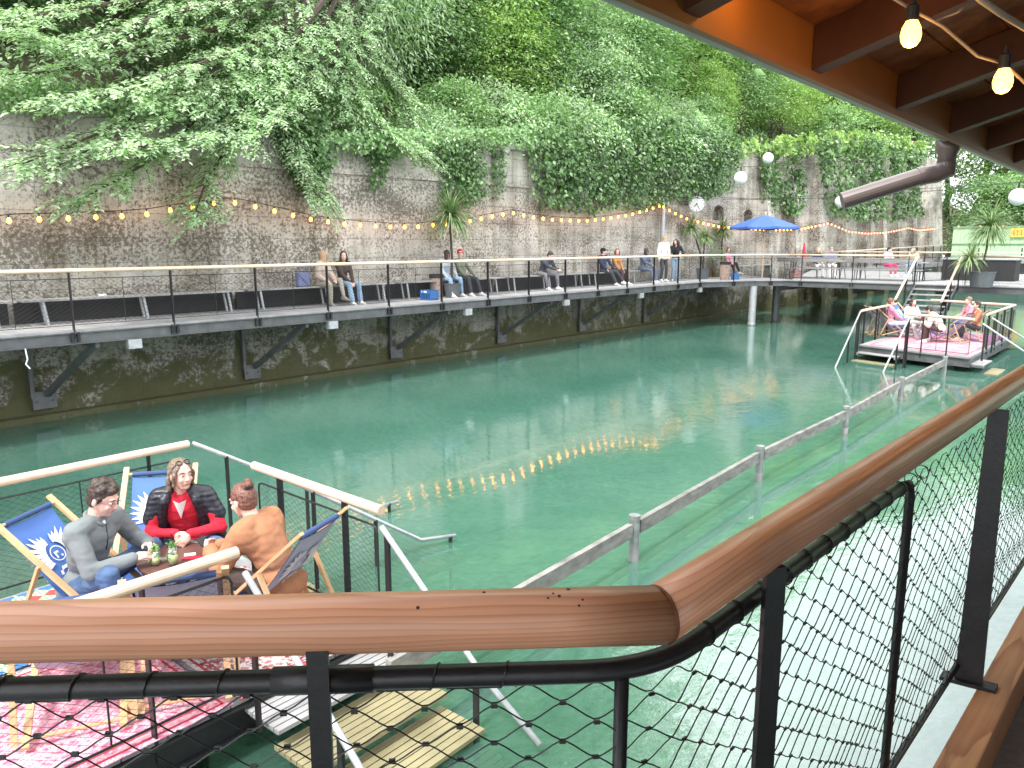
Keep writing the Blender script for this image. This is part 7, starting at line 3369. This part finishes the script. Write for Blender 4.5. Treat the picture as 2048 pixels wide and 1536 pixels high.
b.build('collar', M['grey_fleece'], man, world=False, smooth=True)
b = MB()
b.ell(Jm['neck'] + Jm['fw'] * .045 + Jm['up'] * -.015, (.028, .040, .045), (Jm['sx'], Jm['fw'], Jm['up']), 12, 8)
b.build('undershirt', M['white'], man, world=False, smooth=True)
M['stubble'] = mat('beard_shadow', (.34, .20, .16), .8, .2, 60)

# woman in the red cardigan and black quilted jacket
wloc = V((-2.78, 6.35, ZF))
wrz = azrot(168)
L_ = lambda p: W2L(wloc, wrz, p)
Jw = pose((0, -.02, .36), 16, L_(V((-2.74, 6.05, PF + .62))), L_(V((-2.63, 6.04, PF + .62))), (.14, .36, .085), (-.14, .38, .085), face=(-.62, .76, .02), k=1.07,
          knee_r=V((.45, .3, .9)), knee_l=V((-.45, .3, .9)), elb_r=V((.9, -.5, -.3)), elb_l=V((-.9, -.5, -.3)))
wom = person('woman in a red cardigan and open black jacket, sunglasses pushed up on her hair', wloc, wrz, Jw, 'red_knit', 'denim', 'bob', 'brown', 'skin2', .011, 'people at the round table', near=True,
             top_g=.010, grip=(.8, .8), palm_n={'r': (-.7, 0, -.6), 'l': (.7, 0, -.6)}, hd={'r': (-.45, .8, -.4), 'l': (.45, .8, -.4)}, smile=1.0, sweater_len=1)
# open jacket: sleeves and two front panels
b = MB()
sx, fw, up = Jw['sx'], Jw['fw'], Jw['up']
for s, sg in (('r', 1), ('l', -1)):
    # shoulder and the side panel that lies over the upper arm
    b.cap(Jw['s' + s] - up * .008 + sx * sg * .0, Jw['s' + s].lerp(Jw['e' + s], .62) + sx * sg * .016 - fw * .015, .081, .072)
    p0 = Jw['neck'] + sx * sg * .125 + fw * .085 - up * .03
    p1 = Jw['mid'] + sx * sg * .170 + fw * .085 + up * .02
    p2 = Jw['pel'] + sx * sg * .20 + fw * .07
    b.cap(p0, p1, .038, .040)
    b.cap(p1, p2, .040, .04)
    b.cap(Jw['neck'] + sx * sg * .075 - fw * .02 + up * .035, p0, .040, .042)
    b.cap(Jw['neck'] + sx * sg * .08 + up * .012, Jw['s' + s] + up * .012, .060, .070)
    b.cap(Jw['s' + s] + fw * .02, p1 - fw * .03, .062, .058)
    b.cap(p1 - fw * .06, p2 - fw * .06, .058, .055)
    # empty sleeve hanging outside
    s0_ = Jw['s' + s] + sx * sg * .030 - fw * .03 - up * .07
    s1_ = Jw['mid'] + sx * sg * .255 - fw * .02 - up * .02
    s2_ = Jw['pel'] + sx * sg * .30 + V((0, .05, -.10))
    b.cap(s0_, s1_, .062, .055)
    b.cap(s1_, s2_, .055, .045)
b.ell(Jw['neck'] - up * .20 - fw * .055, (.155, .085, .20), (sx, fw, up), 16, 12)
b.ell(Jw['mid'] - fw * .05, (.17, .10, .22), (sx, fw, up), 16, 12)
b.cap(Jw['neck'] + sx * .07 - fw * .05 + up * .035, Jw['neck'] - sx * .07 - fw * .05 + up * .035, .03, .03)
union(b, .011, 'jacket', M['quilt'], wom, 3, .005, 12, 2)
b = MB()
vn = Jw['neck'] + fw * .122
b.add([Jw['neck'] + sx * .052 + fw * .100 - up * .015, Jw['neck'] - sx * .052 + fw * .100 - up * .015, Jw['neck'] + fw * .140 - up * .17, Jw['neck'] + fw * .135 - up * .02], [(0, 3, 2), (3, 1, 2)])
b.build('undershirt', M['white'], wom, world=False, smooth=True)
h, f = Jw['head'], Jw['face']
u = (V((0, 0, 1)) - f * f.z).normalized()
r = f.cross(u).normalized()
b = MB()
for s in (-1, 1):
    c = h + r * (s * .034) + f * .048 + u * .112
    dv = (f * .62 + u * .78).normalized()
    e2 = r.cross(dv)
    b.tube([c + r * (.024 * math.cos(a)) + e2 * (.021 * math.sin(a)) for a in [2 * math.pi * q / 14 for q in range(15)]], .004, 6, False)
    b.tube([c + r * (s * .022), h + r * (s * .085) + u * .045, h + r * (s * .083) + u * .01 - f * .01], .003, 5)
b.build('sunglasses', M['black'], wom, world=False)
b = MB()
for s in ('r',):
    d = (Jw['w' + s] - Jw['e' + s]).normalized()
    x_, y_, _ = frame(d)
    b.tube([Jw['w' + s] - d * .015 + x_ * (.034 * math.cos(a)) + y_ * (.034 * math.sin(a)) for a in [2 * math.pi * q / 14 for q in range(15)]], .007, 6, False)
b.build('watch', M['black'], wom, world=False)

# woman in the brown coat, seen from behind
bloc = V((-1.77, 5.63, ZF))
brz = azrot(-72)
L_ = lambda p: W2L(bloc, brz, p)
Jb = pose((0, -.02, .34), 30, L_(V((-2.29, 5.80, zt_ + .07))), L_(V((-2.32, 5.68, zt_ + .08))), (.16, .34, .085), (-.18, .32, .085), face=(.12, .9, -.30), k=1.08,
          knee_r=V((.4, .5, 1)), knee_l=V((-.4, .5, 1)), elb_r=V((.8, -.4, -.8)), elb_l=V((-.8, -.4, -.8)))
bro = person('woman in a brown coat with auburn hair bun, seen from behind at the table', bloc, brz, Jb, 'brown_wool', 'dark_brown', 'bun', 'auburn', 'skin2', .011, 'people at the round table', near=True,
             top_g=.032, grip=(1.0, 1.0), palm_n={'r': (-.5, 0, .6), 'l': (.5, 0, .6)}, sweater_len=1)
b = MB()
sx, fw, up = Jb['sx'], Jb['fw'], Jb['up']
# coat tails spread over the seat
b.cap(Jb['pel'] + sx * .10 + up * .05, Jb['pel'] + sx * .16 + V((0, -.06, -.20)), .10, .07)
b.cap(Jb['pel'] - sx * .10 + up * .05, Jb['pel'] - sx * .16 + V((0, -.06, -.20)), .10, .07)
b.cap(Jb['pel'] + up * .08 - fw * .02, Jb['pel'] + V((0, -.10, -.18)), .12, .10)
b.cap(Jb['pel'] + sx * .14 + V((0, .0, -.02)), Jb['pel'] + sx * .17 + V((0, .20, -.10)), .09, .06)
b.cap(Jb['pel'] - sx * .14 + V((0, .0, -.02)), Jb['pel'] - sx * .17 + V((0, .20, -.10)), .09, .06)
union(b, .012, 'coat_tails', M['brown_wool'], bro, 2, .012, 9, 5)
h, f = Jb['head'], Jb['face']
u = (V((0, 0, 1)) - f * f.z).normalized()
r = f.cross(u).normalized()
b = MB()
bc = h - f * .088 + u * .100
dv = (u * .65 - f * .75).normalized()
x_, y_, _ = frame(dv)
b.tube([bc + x_ * (.036 * math.cos(a)) + y_ * (.036 * math.sin(a)) for a in [2 * math.pi * q / 16 for q in range(17)]], .013, 8, False)
b.build('hair_band', M['black'], bro, world=False, smooth=True)
ph = V((-2.39, 5.77, zt_ + .10))
b = MB()
b.box((0, 0, 0), (.072, .145, .009))
o = b.build('phone', M['rubber'])
o.location = ph
o.rotation_euler = (R(38), R(-10), azrot(-60))
tag(o, 'dark phone held by the woman in the brown coat', 'phone')

# ---------------------------------------------------------------- people on the benches along the wall
RB = azrot(130.5)                   # facing the channel
GW = 'people on the walkway along the wall'


def sit_at(px, py, label, face=(0, 1, 0), lean=8, top='navy', bottom='charcoal', hs='short', hm='black', skin='skin2', wr=(.12, .34, .50), wl=(-.12, .34, .50), ar=(.14, .48, .085), al=(-.14, .46, .085), nb_=16.02, rz=None, k=1.0, z=DK, grp=GW, seat=.53, **kw):
    s = atN(px, py, nb_ - .1).dot(U)
    loc = P(s, nb_, z)
    J = pose((0, .0, seat), lean, wr, wl, ar, al, face=face, k=k, knee_r=kw.pop('knee_r', None), knee_l=kw.pop('knee_l', None), twist=kw.pop('twist', 0))
    return person(label, loc, RB if rz is None else rz, J, top, bottom, hs, hm, skin, .017, grp, **kw)


# +Y local faces the channel; local -X is towards image right for them? (person's right = image left)
p1_ = sit_at(648, 560, 'long-haired blond woman in a beige coat with crossed legs on the wall bench', face=(-.75, -.15, -.05), top='beige', bottom='khaki', hs='vlong', hm='blond', al=(-.30, .46, .22), ar=(.05, .42, .085), wr=(.05, .3, .60), wl=(-.15, .33, .62), shoes='camel_boot', twist=25, sweater_len=1, top_g=.03, knee_l=V((-.6, .5, 1)))
p2_ = sit_at(688, 555, 'dark-haired woman in a dark jacket and pale jeans beside the long-haired blond woman', face=(.55, .8, -.02), top='dark_brown', bottom='denim_pale', hs='long', hm='darkbrown', wr=(.0, .36, .50), wl=(-.08, .36, .52), ar=(.06, .48, .085), al=(-.22, .44, .085), flare=.025, lean=12)
p3_ = sit_at(893, 545, 'woman in a white top and pale jeans behind the first potted palm', face=(-.75, .5, 0), top='light_denim_shirt', bottom='denim_pale', hs='long', hm='darkbrown', wr=(.15, .3, .5), wl=(-.2, .3, .6), ar=(.14, .48, .085), al=(-.25, .46, .085), twist=-20, lean=12)
p4_ = sit_at(926, 545, 'man in an olive jacket and a red and white cap beside the first potted palm', face=(.62, .75, -.02), top='olive', bottom='charcoal', hs='short', hm='brown', wr=(.1, .3, .55), wl=(-.42, .22, .50), ar=(.08, .50, .085), al=(-.34, .50, .085), lean=-2)
J4 = None


def cap_on(t, J, col='red', white_front=True):
    h, f, k = J['head'], J['face'], J['k']
    u = (V((0, 0, 1)) - f * f.z).normalized()
    r = f.cross(u).normalized()
    b = MB()
    b.ell(h - f * .012 + u * .058, (.092, .104, .085), (r, f, u), 16, 10)
    b.build('cap', M[col], t, world=False, smooth=True)
    b = MB()
    b.ell(h + f * .11 + u * .062, (.065, .075, .012), (r, f, u), 12, 6)
    b.build('cap_visor', M['white'] if white_front else M[col], t, world=False, smooth=True)


def seat_J(face, k=1.0, lean=8, **kw):
    return pose((0, 0, .53), lean, (.12, .34, .5), (-.12, .34, .5), (.14, .48, .085), (-.14, .46, .085), face=face, k=k)


cap_on(p4_, seat_J((.62, .75, -.02), 1, -2))
p5_ = sit_at(1088, 548, 'man in a dark jacket and grey trousers hunched over his phone on the wall bench', face=(-.35, .8, -.5), top='dark_jacket', bottom='grey_trouser', hs='short', hm='black', lean=34, wr=(-.05, .56, .66), wl=(-.18, .58, .66), ar=(.20, .44, .085), al=(-.30, .46, .085), knee_r=V((.5, .6, 1)), knee_l=V((-.5, .6, 1)), twist=-18)
p6_ = sit_at(1211, 532, 'man in a dark cap and navy jacket leaning back beside the orange scarf', face=(-.55, .75, 0), top='navy', bottom='charcoal', hs='short', hm='black', lean=-4, al=(-.42, .60, .14), ar=(-.05, .55, .085), wl=(-.35, .28, .55), wr=(.1, .3, .5), twist=-20)
cap_on(p6_, seat_J((-.55, .75, 0), 1, -4), 'black_cloth', False)
p7_ = sit_at(1233, 535, 'person with an orange scarf and brown coat, right of the man in the dark cap', face=(.7, .6, 0), top='orange_scarf', bottom='dark_brown', hs='bob', hm='auburn', lean=12, ar=(.1, .48, .085), al=(-.2, .48, .085))
p8_ = sit_at(1290, 535, 'long-haired woman in blue-grey clothes sitting alone with a cup beside the standing pair', face=(-.8, .5, -.1), top='blue_grey', bottom='blue_grey', hs='long', hm='darkbrown', lean=12, wr=(-.05, .36, .68), wl=(-.16, .38, .68), ar=(-.02, .50, .085), al=(-.22, .48, .085), twist=-25, sweater_len=1, flare=.02)
p9_ = sit_at(1455, 530, 'seated person in a pink and black top behind the second wicker bin, legs crossed', face=(.5, .8, 0), top='pink_cloth', bottom='black_cloth', hs='bob', hm='auburn', lean=10, ar=(.1, .5, .085), al=(-.36, .52, .22), nb_=15.9)


def stand_at(px, py, label, rz, face, top, bottom, hs, hm, k=1.0, wr=(.24, .05, .80), wl=(-.24, .05, .80), ar=(.10, .02, .085), al=(-.10, .06, .085), z=DK, grp=GW, **kw):
    loc = P(atN(px, py - 85, 15.7).dot(U), 15.7, z)
    J = pose((0, 0, .93 * k), kw.pop('lean', 2), wr, wl, ar, al, face=face, k=k, knee_r=V((0, 1, 0)), knee_l=V((0, 1, 0)))
    return person(label, loc, rz, J, top, bottom, hs, hm, 'skin2', .017, grp, **kw)


stand_at(1328, 559, 'standing fair-haired man in a long white shirt and dark trousers beside the curly-haired woman', azrot(150), (-.1, .9, -.35), 'white_cloth', 'charcoal', 'short', 'blond', 1.03, wr=(.30, .10, .85), wl=(-.27, .02, .78), sweater_len=1, top_g=.035)
stand_at(1353, 559, 'standing curly dark-haired woman in a black top and pale wide jeans, hand at her mouth', azrot(190), (.5, .8, -.1), 'black_cloth', 'denim_pale', 'curly', 'black', .96, wr=(.04, .22, 1.34), wl=(-.20, .16, 1.10), flare=.04)

# people at the picnic sets on the bridge deck
GP = 'people at the picnic sets on the bridge deck'


def seat_free(px, py, z, label, azf, face, **kw):
    loc = at(px, py, z)
    lean = kw.pop('lean', 8)
    seat = kw.pop('seat', .53)
    J = pose((0, 0, seat), lean, kw.pop('wr', (.12, .36, .66)), kw.pop('wl', (-.12, .36, .66)), kw.pop('ar', (.12, .44, .085)), kw.pop('al', (-.12, .44, .085)), face=face, k=kw.pop('k', 1.0), knee_l=kw.pop('knee_l', None), knee_r=kw.pop('knee_r', None))
    return person(label, loc, azrot(azf), J, kw.pop('top'), kw.pop('bottom'), kw.pop('hs'), kw.pop('hm'), 'skin2', .018, kw.pop('grp', GP), **kw)


q_ = PTP[0] - P(0, .85) * 0
seat_free(1630, 554, DK, 'fair-haired person in a navy jacket at the left picnic set', 175, (.2, .9, -.2), top='navy', bottom='white_cloth', hs='bob', hm='blond', lean=14)
seat_free(1658, 553, DK, 'sunburnt bald man in a blue top and white trousers at the left picnic set', 185, (-.1, .9, -.2), top='bagblue', bottom='white_cloth', hs='short', hm='grey', lean=6)
seat_free(1772, 552, DK, 'dark-haired person in pink-red trousers at the right picnic set', 165, (-.4, .8, -.1), top='light_denim_shirt', bottom='hot_pink', hs='short', hm='black', lean=4)
seat_free(1826, 553, DK, 'grey-haired person in a pale green top and jeans at the right picnic set', 230, (.3, .9, 0), top='green_top', bottom='denim_pale', hs='bob', hm='grey', lean=20)

# ---------------------------------------------------------------- the group on the right platform
GR = 'people on the right platform'
GC = 'deck chairs on the right platform'
ZP = PF + .012


def rchair(px, py, az, label):
    p = at(px, py, PF)
    return deck_chair(label, GC, V((p.x, p.y, ZP)), azrot(az))


rchair(1768, 671, 100, 'blue deck chair at the left of the right platform, nearest the wall')
rchair(1782, 674, 95, 'blue deck chair of the woman in pink on the right platform')
rchair(1812, 664, 150, 'blue deck chair behind the woman in white on the right platform')
rchair(1896, 684, -38, 'deck chair with pale underside facing us at the right of the right platform')
rchair(1928, 680, -50, 'deck chair at the right of the right platform, behind the pale-backed one')
tp = at(1848, 680, PF)
t = thing('side_table', 'light round side table with bottle and glasses on the right platform', 'table', V((tp.x, tp.y, ZP)))
b = MB()
b.lathe([(.38, .50), (.39, .505), (.39, .52), (.38, .525)], (0, 0, 0), 28)
b.build('tabletop', M['weather'], t, world=False)
for k_ in range(4):
    a = math.pi / 2 * k_ + .3
    b = MB()
    b.tube([V((.12 * math.cos(a), .12 * math.sin(a), .5)), V((.3 * math.cos(a), .3 * math.sin(a), 0))], .014, 6)
    b.build('leg', M['galv'], t, world=False)
M['redbottle'] = mat('dark_red_bottle', (.22, .02, .03), .15, .1, 5)
for dx, dy, sc_, lb, mm in ((-.14, -.05, 1.0, 'dark red bottle on the side table of the right platform', 'redbottle'), (.14, .02, .62, 'small pink drink beside the dark red bottle', 'pink_cloth')):
    b = MB()
    b.lathe([(.034 * sc_, 0), (.036 * sc_, .02), (.036 * sc_, .17 * sc_), (.014, .22 * sc_), (.013, .29 * sc_), (0, .29 * sc_)], (0, 0, 0), 12)
    o = b.build('bottle' if sc_ == 1 else 'drink', M[mm], smooth=True)
    o.location = V((tp.x + dx, tp.y + dy, ZP + .525))
    tag(o, lb, 'bottle' if sc_ == 1 else 'drink')
kw_ = dict(seat=.36)
seat_free(1778, 672, ZP, 'woman in pink leaning back in the left blue deck chair, pale trousers', 95, (-.1, .95, 0), top='pink_cloth', bottom='white_cloth', hs='short', hm='auburn', lean=-6, wr=(.06, .35, .52), wl=(-.06, .35, .52), ar=(.06, .80, .22), al=(-.06, .82, .16), grp=GR, seat=.42)
seat_free(1816, 672, ZP, 'dark-haired woman in white facing us between the blue chairs', 172, (-.1, .95, 0), top='white_cloth', bottom='white_cloth', hs='long', hm='darkbrown', lean=8, ar=(.15, .6, .085), al=(-.12, .62, .085), grp=GR, seat=.42)
seat_free(1880, 686, ZP, 'person in a cream fleece bent forward at the side table, back to us', -50, (.1, .8, -.6), top='cream_fleece', bottom='dark_brown', hs='short', hm='black', lean=38, wr=(.1, .5, .6), wl=(-.1, .5, .6), ar=(.2, .4, .085), al=(-.2, .4, .085), grp=GR, seat=.40, top_g=.04)
seat_free(1935, 676, ZP, 'fair-skinned person facing left at the right side of the right platform', -85, (.0, .95, 0), top='pink_cloth', bottom='denim', hs='short', hm='brown', lean=6, grp=GR, seat=.50)
seat_free(1950, 682, ZP, 'dark-haired person low in the rearmost chair of the right platform', -80, (.2, .95, 0), top='terracotta', bottom='charcoal', hs='short', hm='darkbrown', lean=2, grp=GR, seat=.42)

def _px(p):
    c, s_ = math.cos(PITCH), math.sin(PITCH)
    z = p.z - EYE
    d = p.y * c - z * s_
    u_ = p.y * s_ + z * c
    return (round(1024 + FPX * p.x / d), round(768 - FPX * u_ / d))
for nm_, J_, lc_, rz_ in (('man', Jm, mloc, mrz), ('red', Jw, wloc, wrz), ('brown', Jb, bloc, brz)):
    mt_ = Matrix.Translation(lc_) @ Matrix.Rotation(rz_, 4, 'Z')
    print('PX', nm_, {q: _px(mt_ @ J_[q]) for q in ('head', 'sr', 'sl', 'er', 'el', 'wr', 'wl', 'pel', 'kr', 'kl')})
